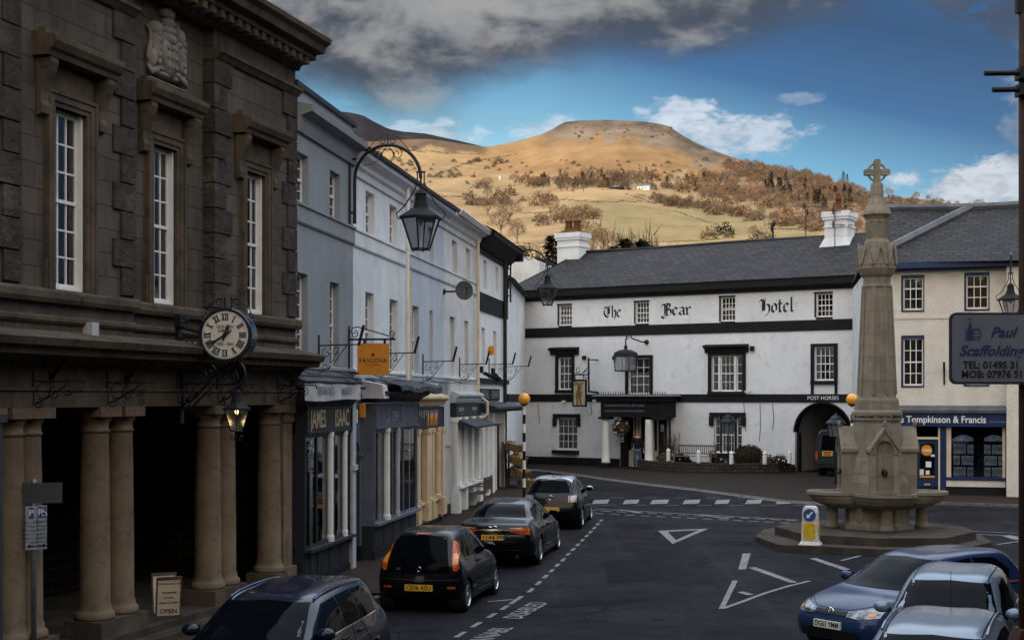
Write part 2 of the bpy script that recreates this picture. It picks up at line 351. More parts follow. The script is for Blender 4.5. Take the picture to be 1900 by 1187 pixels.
# ------------------------------------------------------------------ ground, pavements, markings
TH = Fac((-4.28, 28.1), (.284, 1)); TE = Fac((-4.28, 28.1), (.15, 1)); HO = Fac((.14, 72.3), (1.554, -1))
RB = Fac((12.9, 51.5), (3.2, -1))
def ground():
    xs = [-900,-300,-120,-60,-40]+[i*2 for i in range(-15, 31)]+[70,90,150,400,900]
    ys = [-900,-300,-100,-40,-20]+[i*2 for i in range(-5, 60)]+[130,200,400,900]
    vs = [(x, y, gz(y)-.004) for y in ys for x in xs]; n = len(xs)
    mb = MB(); mb.add(vs, [(j*n+i, j*n+i+1, (j+1)*n+i+1, (j+1)*n+i) for j in range(len(ys)-1) for i in range(n-1)])
    tag(mb.build('road', asphalt, smooth=True), kind='structure')
ground()
def strip(name, inner, outer, h, m, kerb=True, n=24):
    mb, kb = MB(), MB()
    for k in range(n):
        q = []
        for t in (k/n, (k+1)/n):
            a = Vector(inner[0]).lerp(Vector(inner[1]), t); b = Vector(outer[0]).lerp(Vector(outer[1]), t); q.append((a, b))
        (a0, b0), (a1, b1) = q
        z0, z1 = gz(a0.y)+h, gz(a1.y)+h; y0, y1 = gz(b0.y)+h, gz(b1.y)+h
        mb.quad((a0.x,a0.y,z0), (b0.x,b0.y,y0), (b1.x,b1.y,y1), (a1.x,a1.y,z1))
        if kerb:
            d = (b0-a0).normalized()*.14
            c0, c1 = b0+d, b1+d; L = (c1-c0)*.006
            kb.add([(b0.x,b0.y,y0-.2),(c0.x,c0.y,y0-.2),(c0.x+L.x,c0.y+L.y,y0+.004),(b0.x+L.x,b0.y+L.y,y0+.004),(b1.x,b1.y,y1-.2),(c1.x,c1.y,y1-.2),(c1.x-L.x,c1.y-L.y,y1+.004),(b1.x-L.x,b1.y-L.y,y1+.004)],
                   [(0,1,2,3),(4,7,6,5),(3,2,6,7),(1,5,6,2),(0,4,5,1),(0,3,7,4)])
    tag(mb.build(name, m), kind='structure')
    if kerb: tag(kb.build('kerb', kerbst), kind='structure')
def P2(fc, u, w): p = fc.o+fc.d*u-fc.n*w; return (p.x, p.y)
strip('pavement', (P2(TH,-22,-.4), P2(TH,0,-.4)), (P2(TH,-22,1.9), P2(TH,-.1,1.75)), .10, paving)
strip('pavement', (P2(TE,0,-.2), P2(TE,28.5,-.2)), (P2(TE,0,1.75), P2(TE,28.5,1.9)), .10, paving, n=40)
strip('pavement', (P2(RB,-1,-.2), P2(RB,16,-.2)), (P2(RB,-1.5,3.0), P2(RB,16,3.2)), .09, paving)
def sheet(name, poly, h, m, kb=None):               # flat-ish polygon that follows the ground: fine grid clipped by the polygon
    pts = [Vector((p.x, p.y)) for p in poly]
    bmx = bmesh.new(); f = bmx.faces.new([bmx.verts.new((p.x, p.y, 0)) for p in pts])
    y0, y1 = min(p.y for p in pts), max(p.y for p in pts)
    y = math.ceil(y0)
    while y < y1:
        g = bmx.verts[:]+bmx.edges[:]+bmx.faces[:]
        bmesh.ops.bisect_plane(bmx, geom=g, plane_co=(0, y, 0), plane_no=(0, 1, 0)); y += 1.5
    for v in bmx.verts: v.co.z = gz(v.co.y)+h
    mb = MB(); bmx.verts.index_update(); mb.add([v.co[:] for v in bmx.verts], [tuple(v.index for v in f.verts) for f in bmx.faces]); bmx.free()
    return tag(mb.build(name, m), kind='structure')
edge_px = [(930,872),(1000,873),(1060,880),(1120,889),(1200,899),(1290,909),(1380,921),(1450,930),(1520,935),(1600,936)]
edge = [gp(*p) for p in edge_px]
back = [Vector((*P2(HO, u, -.1), 0)) for u in (18.2, 12, 6, 0, -1.2)]
sheet('forecourt', edge+back, .055, cobble)
kb = MB(); kb.tube([e+Vector((0,-.06,.0)) for e in edge], .075, 4); tag(kb.build('kerb', kerbst), kind='structure')
marks = MB()
def mark(pts, h=.008): marks.add([(p.x, p.y, gz(p.y)+h) for p in pts], [tuple(range(len(pts)))])
def mline(a, b, w=.1):
    a, b = Vector(a[:2]), Vector(b[:2]); d = (b-a); L = d.length; d.normalize(); n = Vector((-d.y, d.x))*w/2; k = max(1, int(L/1.5))
    for i in range(k):
        p, q = a.lerp(b, i/k), a.lerp(b, (i+1)/k)
        mark([p-n, q-n, q+n, p+n])
def mpoly(*px): mark([gp(*p) for p in px])
dashes = [(822,1199),(854.6,1177),(884,1158.7),(912.5,1141.7),(936.8,1127),(958,1113),(984.7,1095),(999,1081.7),(1012,1069.5),(1023.5,1058.6),(1034,1048.5),(1045,1038.3),(1054.5,1028),(1063.4,1019.3),(1072.2,1010.5),(1080.7,1002),(1088.4,994.2),(1095.7,987),(1102.6,979.5),(1109,972.3),(1115.6,965.4)]
for i, p in enumerate(dashes):
    a = gp(*p); b = gp(*dashes[min(i+1, len(dashes)-1)]) if i < len(dashes)-1 else a+(a-gp(*dashes[i-1]))
    d = (b-a); L = min(.36, d.length*.27)*(1.5 if i == 5 else 1); d.normalize()
    mline(a-d*L, a+d*L, .09)
mline(gp(906,1116), gp(953,1112), .09)
for a, b in ((1100,1131),(1157,1187),(1208,1242),(1268,1300),(1327,1355),(1384,1415),(1441,1470),(1498,1522)):
    yy = 930+(a-1100)*.0
    mpoly((a-2, 935),(b-4, 934),(b, 926.5),(a+3, 927.5))
for k in range(9): x = 1075+k*59; mline(gp(x+58, 923.5), gp(x+84, 923.2), .07); mline(gp(x+42, 937.5), gp(x+68, 937), .07)
for k in range(17):
    x0 = 1075+k*28.6; y0 = 952+(x0-1100)*.050
    mline(gp(x0, y0), gp(x0+17, y0+.9), .12); mline(gp(x0+12, y0-4.4), gp(x0+30, y0-3.4), .12)
mline(gp(1105,944), gp(1290,954), .10); mline(gp(1290,954), gp(1480,964.5), .10)
mline(gp(1150,945.5), gp(1192,951.5), .14); mline(gp(1298,954.5), gp(1352,962.5), .14)
mline(gp(1700,985.5), gp(1905,995.5), .10); mline(gp(1715,981), gp(1905,990), .07); mline(gp(1850,1010), gp(1905,1002), .09); mline(gp(1866,993), gp(1892,1001), .3)
for i in range(len(edge)-2):
    a, b = edge[i+1], edge[i+2]; o = Vector((.05, -.42, 0)); mline(a+o, b+o, .08)
# give way triangle
def mring(outer, inner):
    n = len(outer)
    for i in range(n):
        j = (i+1) % n; mark([gp(*outer[i]), gp(*outer[j]), gp(*inner[j]), gp(*inner[i])])
mring([(1221,984.5),(1315,980.5),(1248,1009)], [(1239,986.2),(1296,983.2),(1254,1002)])
mpoly((1378,1027),(1393,1026),(1384,1056),(1370,1056)); mpoly((1388,1053),(1402,1052),(1480,1080),(1466,1081))
mpoly((1359,1077),(1369,1077),(1345,1126),(1333,1130)); mpoly((1367,1098.5),(1379,1097),(1399,1103),(1387,1104))
tri = [(1340,1129),(1380,1115),(1420,1100),(1460,1088),(1502,1077.5)]
for a, b in zip(tri, tri[1:]): mline(gp(*a), gp(*b), .10)
mpoly((1502,1036),(1514,1035),(1578,1056),(1566,1058)); mline(gp(1560,1040), gp(1600,1030), .09)
mk = marks.build('road_markings', roadpaint); tag(mk, kind='structure')
for w_, (x0, y0), (x1, y1), sz in (('DISABLED', (952,1146), (1003,1117), .50), ('ANABL', (888,1189), (938,1163), .50)):
    a, b = gp(x0, y0, .009), gp(x1, y1, .009); d = (b-a).normalized(); up = Vector((-d.y, d.x, 0)); m = (a+b)/2
    M_ = Matrix(((d.x, up.x, 0, m.x), (d.y, up.y, 0, m.y), (0, 0, 1, m.z), (0, 0, 0, 1)))
    tw = text(w_, sz, roadpaint, None, Matrix.Identity(4), 'road_lettering', ext=0, bold=.008); wd = tw.dimensions.x
    tw.data.transform(Matrix.Diagonal(((b-a).length/wd*1.02, 1.0, 1, 1))); tw.matrix_world = M_; tag(tw, kind='structure')
# repairs, drains and covers in the road
patchm = mat('asphalt_patch', (.0095,.0095,.011), (.013,.013,.015), 1.2, .9, bump=.4, bs=80, spec=.05); patchl = mat('worn_asphalt', (.022,.022,.025), (.016,.016,.018), 1.4, .92, bump=.5, bs=70, spec=.05)
for k, (pts, m_) in enumerate(((((1120,1040),(1210,1036),(1235,1075),(1128,1082)), patchm), (((1010,1120),(1200,1108),(1204,1114),(1012,1127)), patchm), (((1290,1100),(1322,1096),(1300,1190),(1255,1190)), patchl), (((1140,968),(1215,972),(1212,982),(1150,979)), patchm), (((1300,985),(1400,992),(1392,1006),(1318,1000)), patchl), (((1100,905),(1300,921),(1296,924.5),(1098,908.5)), patchm))):
    q = MB(); ps_ = [gp(*p) for p in pts]; n = 6
    for i in range(n):
        a, b = ps_[0].lerp(ps_[3], i/n), ps_[0].lerp(ps_[3], (i+1)/n); c, d = ps_[1].lerp(ps_[2], i/n), ps_[1].lerp(ps_[2], (i+1)/n); q.add([(v.x, v.y, gz(v.y)+.001+.0006*k) for v in (a, c, d, b)], [(0,1,2,3)])
    tag(q.build('road_patch', m_), kind='structure')
# ------------------------------------------------------------------ windows, generic pieces
def sash(parent, r, y, cols=3, rows=(2, 2), fm=whitep, gm=glass, bar=.022, fr=.055, cur=None, back=True, seed=0, name='window', sill=None):
    a, b, c, d = r; mb = MB(); e = y+.05
    mb.box(a, a+fr, y, e, c, d); mb.box(b-fr, b, y, e, c, d); mb.box(a+fr, b-fr, y, e, d-fr, d); mb.box(a+fr, b-fr, y, e, c, c+fr*1.4)
    mid = c+(d-c)*(rows[1]/(rows[0]+rows[1])) if rows[1] else c
    if rows[1]: mb.box(a+fr, b-fr, y-.015, e-.004, mid-.03, mid+.02)
    for i in range(1, cols):
        x = a+fr+(b-a-2*fr)*i/cols; mb.box(x-bar/2, x+bar/2, y+.006, e-.008, c+fr*1.4, d-fr)
    def bars(z0, z1, n):
        for i in range(1, n):
            z = z0+(z1-z0)*i/n; mb.box(a+fr, b-fr, y+.009, e-.011, z-bar/2, z+bar/2)
    if rows[1]: bars(c+fr*1.4, mid-.03, rows[1]); bars(mid+.02, d-fr, rows[0])
    else: bars(c+fr*1.4, d-fr, rows[0])
    w = mb.build(name, fm, parent)
    MB().box(a+.01, b-.01, y+.026, y+.03, c+.01, d-.01).build('pane', gm, w)
    if cur:
        k = MB(); rr = random.Random(seed); n = 14
        def fold(x0, x1):
            top = [(x0+(x1-x0)*i/n, y+.10+.02*math.sin(i*2.1), d-.03) for i in range(n+1)]
            k.rings([[(p[0], p[1], d-.03) for p in top], [(p[0]+.01, p[1], c+.03) for p in top]], cap=False, close=False)
        W = b-a
        if cur == 'full': fold(a+.02, b-.02)
        elif cur == 'blind': k.box(a+.03, b-.03, y+.09, y+.10, c+.02, d-.02)
        else: fold(a+.02, a+W*rr.uniform(.18,.30)); fold(b-W*rr.uniform(.18,.30), b-.02)
        k.build('curtain', blind if cur == 'blind' else curtain, w)
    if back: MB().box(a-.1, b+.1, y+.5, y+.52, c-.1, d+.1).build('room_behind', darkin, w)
    return w
def shell(parent, u0, u1, z0, z1, depth, m, name='rear_walls', front=.02):
    mb = MB(); mb.quad((u0,front,z0),(u0,depth,z0),(u0,depth,z1),(u0,front,z1)); mb.quad((u1,front,z0),(u1,depth,z0),(u1,depth,z1),(u1,front,z1))
    mb.quad((u0,depth,z0),(u1,depth,z0),(u1,depth,z1),(u0,depth,z1)); return mb.build(name, m, parent)
def scroll_mb(mb, pts, r=.012): mb.tube(pts, r, 5)
# ------------------------------------------------------------------ town hall
def town_hall():
    th = thing('town_hall', 'dark sandstone town hall with paired columns and tall sash windows at the left', 'building', TH.M())
    UL = -17; rec = .20
    uA, uB = TH.U(248), TH.U(378, -rec)
    W1 = TH.rect(98,157,195,537); W2 = TH.rect(281,325,268,562,-rec); W3 = TH.rect(455,489,318,581)
    zs0, zs1 = 5.27, 5.46
    cop = W1[1]-W1[0]
    Ws = [(W1[0],W1[1],5.47,8.07), (W2[0],W2[1],5.47,8.07), (W3[0],W3[1],5.47,8.07), (W1[0]-3.4,W1[1]-3.4,5.47,8.07), (W1[0]-7,W1[1]-7,5.47,8.07)]
    for (nm, a, b, y, hs) in (('wall', UL, uA, 0, [Ws[0],Ws[3],Ws[4]]), ('wall', uA, uB, rec, [Ws[1]]), ('wall', uB, 0, 0, [Ws[2]])):
        mb = MB(); wall_with_holes(mb, a, b, 4.4, 10.45, hs, y, .24)
        if y: mb.quad((a,0,4.4),(a,y,4.4),(a,y,10.45),(a,0,10.45)); mb.quad((b,0,4.4),(b,y,4.4),(b,y,10.45),(b,0,10.45))
        if b == 0: mb.quad((0,0,4.4),(0,8,4.4),(0,8,10.45),(0,0,10.45))
        mb.build(nm, ashlar, th)
    yy = [0, rec, 0, 0, 0]
    for i, (w, y) in enumerate(zip(Ws, yy)):
        s = sash(th, w, y+.11, 3, (3,3), cur='pair', seed=i, fr=.075, bar=.026)
        ln = MB(); ln.box(w[1]-.045, w[1]-.002, y+.03, y+.11, w[2], w[3]); ln.box(w[0]+.002, w[0]+.045, y+.03, y+.11, w[2], w[3]); ln.box(w[0]+.045, w[1]-.045, y+.05, y+.11, w[2], w[2]+.05); ln.build('frame_lining', whitep, s)
        # architrave surround, frieze, consoles and hood
        a, b, c, d = w; sr = MB()
        for k, (o, t) in enumerate(((.0,.07),(.07,.10),(.17,.05))):
            p = .05+.022*k
            sr.box(a-o-t, a-o, y-p, y+.1, 5.47, d+o+t); sr.box(b+o, b+o+t, y-p, y+.1, 5.47, d+o+t); sr.box(a-o, b+o, y-p, y+.1, d+o, d+o+t)
        sr.box(a-.27, a-.22, y-.07, y+.1, 5.47, 5.9); sr.box(b+.22, b+.27, y-.07, y+.1, 5.47, 5.9)
        sr.box(a-.2, b+.2, y-.03, y+.1, d+.22, 8.66)
        sr.build('window_surround', stone_tr, th)
        for x in (a-.42, b+.24):
            cs = MB(); prof = [(y-.02,8.68),(y-.24,8.68),(y-.26,8.60),(y-.22,8.48),(y-.16,8.36),(y-.10,8.20),(y-.09,8.08),(y-.12,8.00),(y-.10,7.90),(y-.02,7.86)]
            cs.prism(prof, x, x+.18, 'x'); cs.tube([(x-.012,y-.15,8.58),(x+.192,y-.15,8.58)], .07, 10); cs.tube([(x-.008,y-.07,7.99),(x+.188,y-.07,7.99)], .045, 10)
            cs.build('console', stone_tr, th)
        hd = MB(); hd.prism([(y,8.68),(y-.26,8.68),(y-.28,8.75),(y-.33,8.78),(y-.38,8.87),(y-.38,8.94),(y-.35,8.96),(y,9.02)], a-.5, b+.5, 'x')
        hd.box(a-.35, b+.35, y-.12, y, 9.02, 9.10); hd.build('window_hood', stone_tr, th)
    # quoins
    rr = random.Random(3); n = 10; hgt = (9.86-5.5)/n
    def qcol(edge, dirn, y, ret=None, face=True):
        q = MB()
        for k in range(n):
            L = (.62 if k % 2 else .40); z = 5.5+k*hgt; p = rr.uniform(.03,.05)
            a, b = (edge, edge+L) if dirn > 0 else (edge-L, edge)
            if ret is None: q.box(a, b, y-p, y+.05, z+.012, z+hgt-.012)
            else: q.box(a-.04, b, y-p, y+ret, z+.012, z+hgt-.012)
        q.build('quoins', quoin_m, th)
    qcol(uB, 1, 0, rec-.002); qcol(uA, -1, 0); qcol(-.001, -1, 0); qcol(TH.U(36), -1, 0); qcol(TH.U(36)-3.6, -1, 0)
    # bands
    def cor(prof, z0=0, segs=((UL,uA,0),(uA,uB,rec),(uB,.05,0)), name='moulding', m=stone_tr):
        c = MB()
        for a, b, y in segs: c.prism([(y+p, z) for p, z in prof], a, b, 'x')
        return c.build(name, m, th)
    cor([(.02,5.27),(-.10,5.27),(-.13,5.33),(-.13,5.42),(-.10,5.46),(.02,5.48)])
    cor([(.02,4.98),(-.03,4.98),(-.06,5.02),(-.06,5.07),(-.03,5.10),(.02,5.10)])
    cor([(.02,9.86),(-.05,9.86),(-.12,9.94),(-.15,9.96),(-.15,10.02),(.02,10.05)], segs=((UL,uA,0),(uB,.05,0)))
    cor([(.02,10.38),(-.06,10.38),(-.10,10.46),(-.16,10.50),(-.16,10.54),(-.42,10.56),(-.42,10.66),(-.60,10.68),(-.64,10.80),(-.74,10.86),(-.76,10.94),(-.70,10.97),(.3,11.1),(.3,10.4)], segs=((UL,.06,0),), name='cornice')
    dn = MB(); x = UL
    while x < -.05: dn.box(x, x+.15, -.40, -.15, 10.42, 10.55); x += .32
    dn.build('modillions', stone_tr, th)
    cor([(.05,4.42),(-.10,4.42),(-.16,4.50),(-.44,4.52),(-.46,4.60),(-.56,4.64),(-.60,4.74),(-.54,4.76),(-.0,4.88),(.05,4.88)], segs=((UL,.12,0),), name='cornice')
    cor([(.55,3.79),(-.02,3.79),(-.02,4.02),(-.05,4.03),(-.05,4.07),(-.00,4.08),(-.00,4.42),(.55,4.42)], segs=((UL,.0,0),), name='entablature')
    # columns
    cen = [TH.U(p, -.25) for p in (14, 48, 176, 221, 386, 414, 499)]
    cen += [cen[2]-3.55, cen[3]-3.55]
    prof = [(.30,.56),(.305,.60),(.30,.66),(.27,.69),(.255,.70),(.25,.76),(.232,.80),(.228,1.8),(.218,2.8),(.205,3.38),(.205,3.40),(.228,3.41),(.228,3.44),(.206,3.45),(.206,3.53),(.22,3.56),(.26,3.62),(.27,3.64)]
    cb = MB().lathe(prof, 28, (0,.25,0)).build('column', stone_col, th, smooth=True); cb.location.x = cen[0]
    first = [cb]
    ab = MB().box(-.29,.29,-.04,.54,3.64,3.79); ab = ab.build('column_capital', stone_col, th); ab.location.x = cen[0]
    for u in cen[1:]:
        for s in (cb, ab):
            c = s.copy(); COL.objects.link(c); c.location.x = u
    pil = MB(); up = -.24; pil.box(up-.2, up+.2, .05, .45, .62, 3.45); pil.box(up-.26, up+.26, -.01, .51, 3.62, 3.79); pil.box(up-.23, up+.23, .02, .48, 3.45, 3.62); pil.box(up-.27,up+.27,-.02,.52,.30,.62); pil.build('pilaster', stone_col, th)
    for a, b in ((cen[0]-.33, cen[1]+.33), (cen[2]-.33, cen[3]+.33), (cen[4]-.33, cen[5]+.33), (cen[6]-.33, up-.275), (cen[7]-.33, cen[8]+.33)): MB().box(a, b, -.07, .57, .05, .56).build('plinth', stone_tr, th)
    MB().box(UL, 0, -.12, 3.4, -.1, .30).build('arcade_floor', granite2, th)
    MB().box(UL, 0, -.45, -.12, -.1, .18).build('step', granite2, th)
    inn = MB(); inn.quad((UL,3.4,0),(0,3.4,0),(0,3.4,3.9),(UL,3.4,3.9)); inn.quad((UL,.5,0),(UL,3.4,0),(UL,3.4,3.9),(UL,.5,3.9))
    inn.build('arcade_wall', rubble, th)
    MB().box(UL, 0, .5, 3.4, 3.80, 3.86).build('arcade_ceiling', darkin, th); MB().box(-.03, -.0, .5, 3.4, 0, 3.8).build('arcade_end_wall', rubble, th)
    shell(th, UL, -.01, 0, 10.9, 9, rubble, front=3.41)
    MB().box(UL, -.02, .26, 9, 10.9, 11.0).build('roof', lead, th)
    # parapet stack above the cornice
    us = TH.U(540,-.9); ck = MB(); ck.box(us-1.0, us, .9, 1.6, 11.0, 11.42); ck.box(us-1.08, us+.08, .82, 1.68, 11.42, 11.62); ck.box(us-.9, us-.1, .95, 1.55, 11.62, 11.8); ck.build('chimney', stone_tr, th)
    # carved heraldic relief over the middle window
    a, b = W2[0], W2[1]; cx = (a+b)/2; y = rec; ar = MB()
    def blobs(lst):
        for (x, z, rx, rz, d) in lst: ar.t = Matrix.Translation((cx+x, y-.05, z)) @ Matrix.Diagonal((rx, d, rz, 1)); ar.ball((0,0,0), 1, 12, 8)
        ar.t = None
    ar.prism([(cx-.24,9.98),(cx+.24,9.98),(cx+.26,9.72),(cx+.12,9.56),(cx,9.50),(cx-.12,9.56),(cx-.26,9.72)], y-.16, y+.02)
    blobs([(0,10.02,.26,.10,.16),(0,10.12,.20,.08,.17),(0,10.22,.15,.09,.16),(0,10.33,.19,.06,.13),(-.12,10.36,.06,.07,.1),(.12,10.36,.06,.07,.1),(0,10.38,.07,.07,.12),
           (-.42,9.86,.11,.26,.14),(-.40,10.08,.12,.11,.17),(-.50,9.70,.09,.14,.12),(-.34,9.98,.16,.06,.12),(.40,9.86,.10,.26,.14),(.38,10.1,.08,.13,.15),(.47,9.68,.08,.15,.12),(.32,10.0,.14,.05,.12),(.34,10.22,.03,.11,.06),
           (-.30,9.60,.2,.05,.1),(.30,9.60,.2,.05,.1),(0,9.54,.4,.05,.11)])
    for s in (-1, 1):
        ar.tube([(cx+s*.50,y-.05,9.6),(cx+s*.60,y-.06,9.72),(cx+s*.57,y-.08,9.86),(cx+s*.50,y-.06,9.9),(cx+s*.53,y-.05,10.05),(cx+s*.60,y-.04,10.1)], [.035,.045,.04,.035,.03,.02], 7)
        ar.tube([(cx+s*.28,y-.1,9.62),(cx+s*.42,y-.12,9.56),(cx+s*.55,y-.1,9.52),(cx+s*.62,y-.06,9.60)], [.03,.05,.05,.02], 6)
        for k in range(5): ar.ball((cx+s*.41, y-.16, 9.66+k*.09), .045, 8, 5)
    for i in range(3):
        for j in range(3): ar.ball((cx-.13+.13*i, y-.165, 9.66+.12*j), .038, 8, 5)
    ar.v = [(v[0], v[1], 9.13+(v[2]-9.46)*1.28) for v in ar.v]; ar.box(cx-.60, cx+.60, y-.10, y+.02, 9.0, 9.12)
    ar.build('carved_relief', carved, th, smooth=True)
    fl = MB(); uu, zz = TH.uz(173, 612, .12); fl.box(uu-.09, uu+.09, -.16, 0, zz-.11, zz+.11); fl.box(uu-.03, uu+.03, -.06, 0, zz-.2, zz-.11)
    tag(fl.build('floodlight', ltgrp, None, M=TH.M()), 'small pale grey box lamp on the stone band under the tall windows', 'lamp')
    return Ws
town_hall()
# ------------------------------------------------------------------ wrought iron brackets and lanterns
def iron_bracket_mesh(L=.8, H=.75):
    m = MB(); m.tube([(0,0,-H*.45),(0,0,H*.2)], .016, 6); m.tube([(0,0,0),(L,0,0)], .013, 6); m.tube([(L,0,0),(L,0,-.07)], .012, 5)
    m.tube([(.03,0,-H*.42),(L*.25,0,-H*.33),(L*.45,0,-H*.2),(L*.62,0,-.08)], .011, 5)
    m.tube(spiral(L*.2,-.13,.11,.11,0,360,16), .009, 5); m.tube(spiral(L*.42,-.17,.10,.02,90,560,22), .009, 5); m.tube(spiral(L*.68,-.10,.10,.02,-120,380,22), .009, 5); m.tube(spiral(.08,-H*.42,.07,.015,90,-380,18), .009, 5)
    return m
protoA = None
for k, px in enumerate((62, 200, 404, 516, 330)):
    u = TH.U(px, .02); zz = 4.16
    if protoA is None:
        protoA = iron_bracket_mesh().build('wall_bracket', iron, None)
        o = protoA
    else: o = protoA.copy(); COL.objects.link(o)
    o.matrix_world = TH.B(u, .02, zz)
    tag(o, ['empty scrolled iron sign bracket on the stone beam, nearest the parking sign', 'empty scrolled iron sign bracket on the stone beam above the second pair of columns', 'empty scrolled iron sign bracket just behind the lit lantern', 'small scrolled iron sign bracket at the far corner of the stone beam', 'empty scrolled iron sign bracket behind the big scroll holding the lantern'][k], 'bracket', 'iron brackets along the stone beam')
rod = None
for k, px in enumerate((128, 266, 468, 566)):
    if rod is None: rod = MB().tube([(.0,0,.0),(.24,0,.30)], .03, 8).box(-.03,.02,-.04,.04,-.06,.1).build('flagpole_holder', iron, None); o = rod
    else: o = rod.copy(); COL.objects.link(o)
    o.matrix_world = TH.B(min(TH.U(px,.3),-.1), .02, 4.2)
    tag(o, ['short slanting flagpole socket under the stone cornice, leftmost', 'short slanting flagpole socket under the stone cornice, second from the left', 'short slanting flagpole socket beside the lit lantern', 'short slanting flagpole socket at the cornice corner by the grey house'][k], 'flag holder', 'flagpole sockets under the stone cornice')
def lantern(name, M, label, s=1.0, n=6, gm=milk, lit=False, hang=True, group=None, collar=True):
    t = thing(name, label, 'lantern', M, group)
    top, bot, h = .40*s, .19*s, .62*s
    def ring(r, z, a=0): return [(r*math.cos(2*math.pi*(i+.5)/n+a), r*math.sin(2*math.pi*(i+.5)/n+a), z) for i in range(n)]
    fr = MB(); A, B_ = ring(top, 0), ring(bot, -h)
    for i in range(n):
        j = (i+1) % n; fr.tube([A[i], B_[i]], .016*s, 5); fr.tube([A[i], A[j]], .018*s, 5); fr.tube([B_[i], B_[j]], .018*s, 5); fr.ball((B_[i][0], B_[i][1], -h-.03*s), .016*s, 6, 4)
    fr.build('frame', iron, t)
    MB().rings([ring(top*.97, -.01*s), ring(bot*.97, -h+.01*s)], cap=False).build('glazing', gm, t)
    rf = MB(); rf.rings([ring(top*1.13, -.03*s), ring(top*1.13, .02*s), ring(.17*s, .20*s)], cap=True)
    rf.lathe([(.17*s,.19*s),(.15*s,.24*s),(.12*s,.34*s),(.11*s,.46*s),(.13*s,.48*s),(.08*s,.54*s),(.03*s,.58*s)], 12); rf.build('lantern_top', blackp, t)
    MB().lathe([(.02*s,0.1*s),(.05*s,0),(.05*s,-.1*s),(.02*s,-.15*s)], 10, (0,0,0)).build('bulb', glow('lit_bulb', (1,.66,.26), 5) if lit else whitep, t, smooth=True)
    if hang:
        hb = MB()
        for sg in (-1, 1): hb.tube([(sg*top*1.13,0,-.02*s),(sg*(top*1.13+.05*s),0,.10*s),(sg*.33*s,0,.25*s),(sg*.12*s,0,.58*s),(sg*.07*s,0,.72*s),(sg*.07*s,0,.92*s)], .014*s, 6)
        hb.tube([(-.09*s,0,.92*s),(.09*s,0,.92*s)], .022*s, 6); hb.tube([(0,0,.5*s),(0,0,.95*s)], .02*s, 6); hb.build('hanger', iron, t)
    if lit:
        l = bpy.data.lights.new('bulb_light', 'POINT'); l.energy = 1.6; l.color = (1,.66,.30); l.shadow_soft_size = .06
        lo = bpy.data.objects.new('bulb_light', l); COL.objects.link(lo); lo.parent = t; lo.location = (0,0,-.25*s)
    return t
# big lanterns on arched brackets
def arch_lamp(fc, px_root, z_root, reach, ztop, name, label, s, px_l=None):
    u = fc.U(px_root, .05); M = fc.B(u, .02, 0)
    t = thing('wall_lamp', label, 'street lamp', M, 'arched iron wall lamps over the street')
    r = reach/2; zs = ztop-r; b = MB()
    b.tube([(.12,0,z_root),(.12,0,zs)]+[(.12+r-r*math.cos(math.pi*k/20), 0, zs+r*math.sin(math.pi*k/20)) for k in range(1, 21)], .035*s, 8)
    e = .12+2*r
    b.tube([(0,0,z_root-.05),(0,0,z_root+1.5*s)], .03*s, 6)
    for z in (z_root+.25, z_root+1.3*s): b.tube([(-.03,0,z),(.15,0,z)], .025*s, 6)
    b.build('bracket_arm', iron, t)
    g = MB(); c = (.12+r, zs+r)
    g.tube([(c[0],0,c[1]),(c[0],0,c[1]+.28)], .014, 5)
    for sg in (-1, 1):
        def mir(pts): return [(c[0]+sg*(p[0]), 0, c[1]+p[2]) for p in pts]
        g.tube(mir([(0,0,.22),(.12,0,.24),(.25,0,.16),(.4,0,-.02),(.52,0,-.16)]), .009, 4); g.tube(mir(spiral(.13,.09,.09,.02,60,500,20)), .009, 4); g.tube(mir(spiral(.62,-.1,.06,.015,0,400,14)), .009, 4)
        g.tube(mir(spiral(.22,-.20,.12,.02,60,-420,22)), .010, 4); g.tube(mir([(0,0,-.02),(.10,0,-.12),(.14,0,-.25),(.04,0,-.36)]), .009, 4); g.tube(mir([(.16,0,-.3),(.35,0,-.42),(r*.8,0,-.46)]), .008, 4)
    g.tube([(c[0]+p[0],0,c[1]+p[2]) for p in spiral(0,-.24,.15,.15,0,360,20)], .011, 4)
    g.build('scrollwork', iron, t)
    lt = lantern('lantern', None, None, s)
    for k in ('label', 'category', 'group'):
        if k in lt.keys(): del lt[k]
    # pieces of the lantern become parts of this lamp
    for ch in list(lt.children):
        ch.parent = t; ch.matrix_parent_inverse = Matrix.Identity(4); ch.location = Vector((e, 0, zs-.80*s))+Vector(ch.location)
    bpy.data.objects.remove(lt)
    return t
p_ = TE.uz(650, 415, .05)
arch_lamp(TE, 651, p_[1], 1.52, TE.uz(715, 266, .9)[1], 'wall_lamp', 'large black lantern hanging from an arched scroll bracket between the grey and white houses', 1.12)
p_ = TE.uz(943, 545, .05)
arch_lamp(TE, 943, 7.6, 1.45, TE.uz(982, 466, .8)[1], 'wall_lamp', 'smaller black lantern on an arched bracket at the far end of the terrace', 1.0)
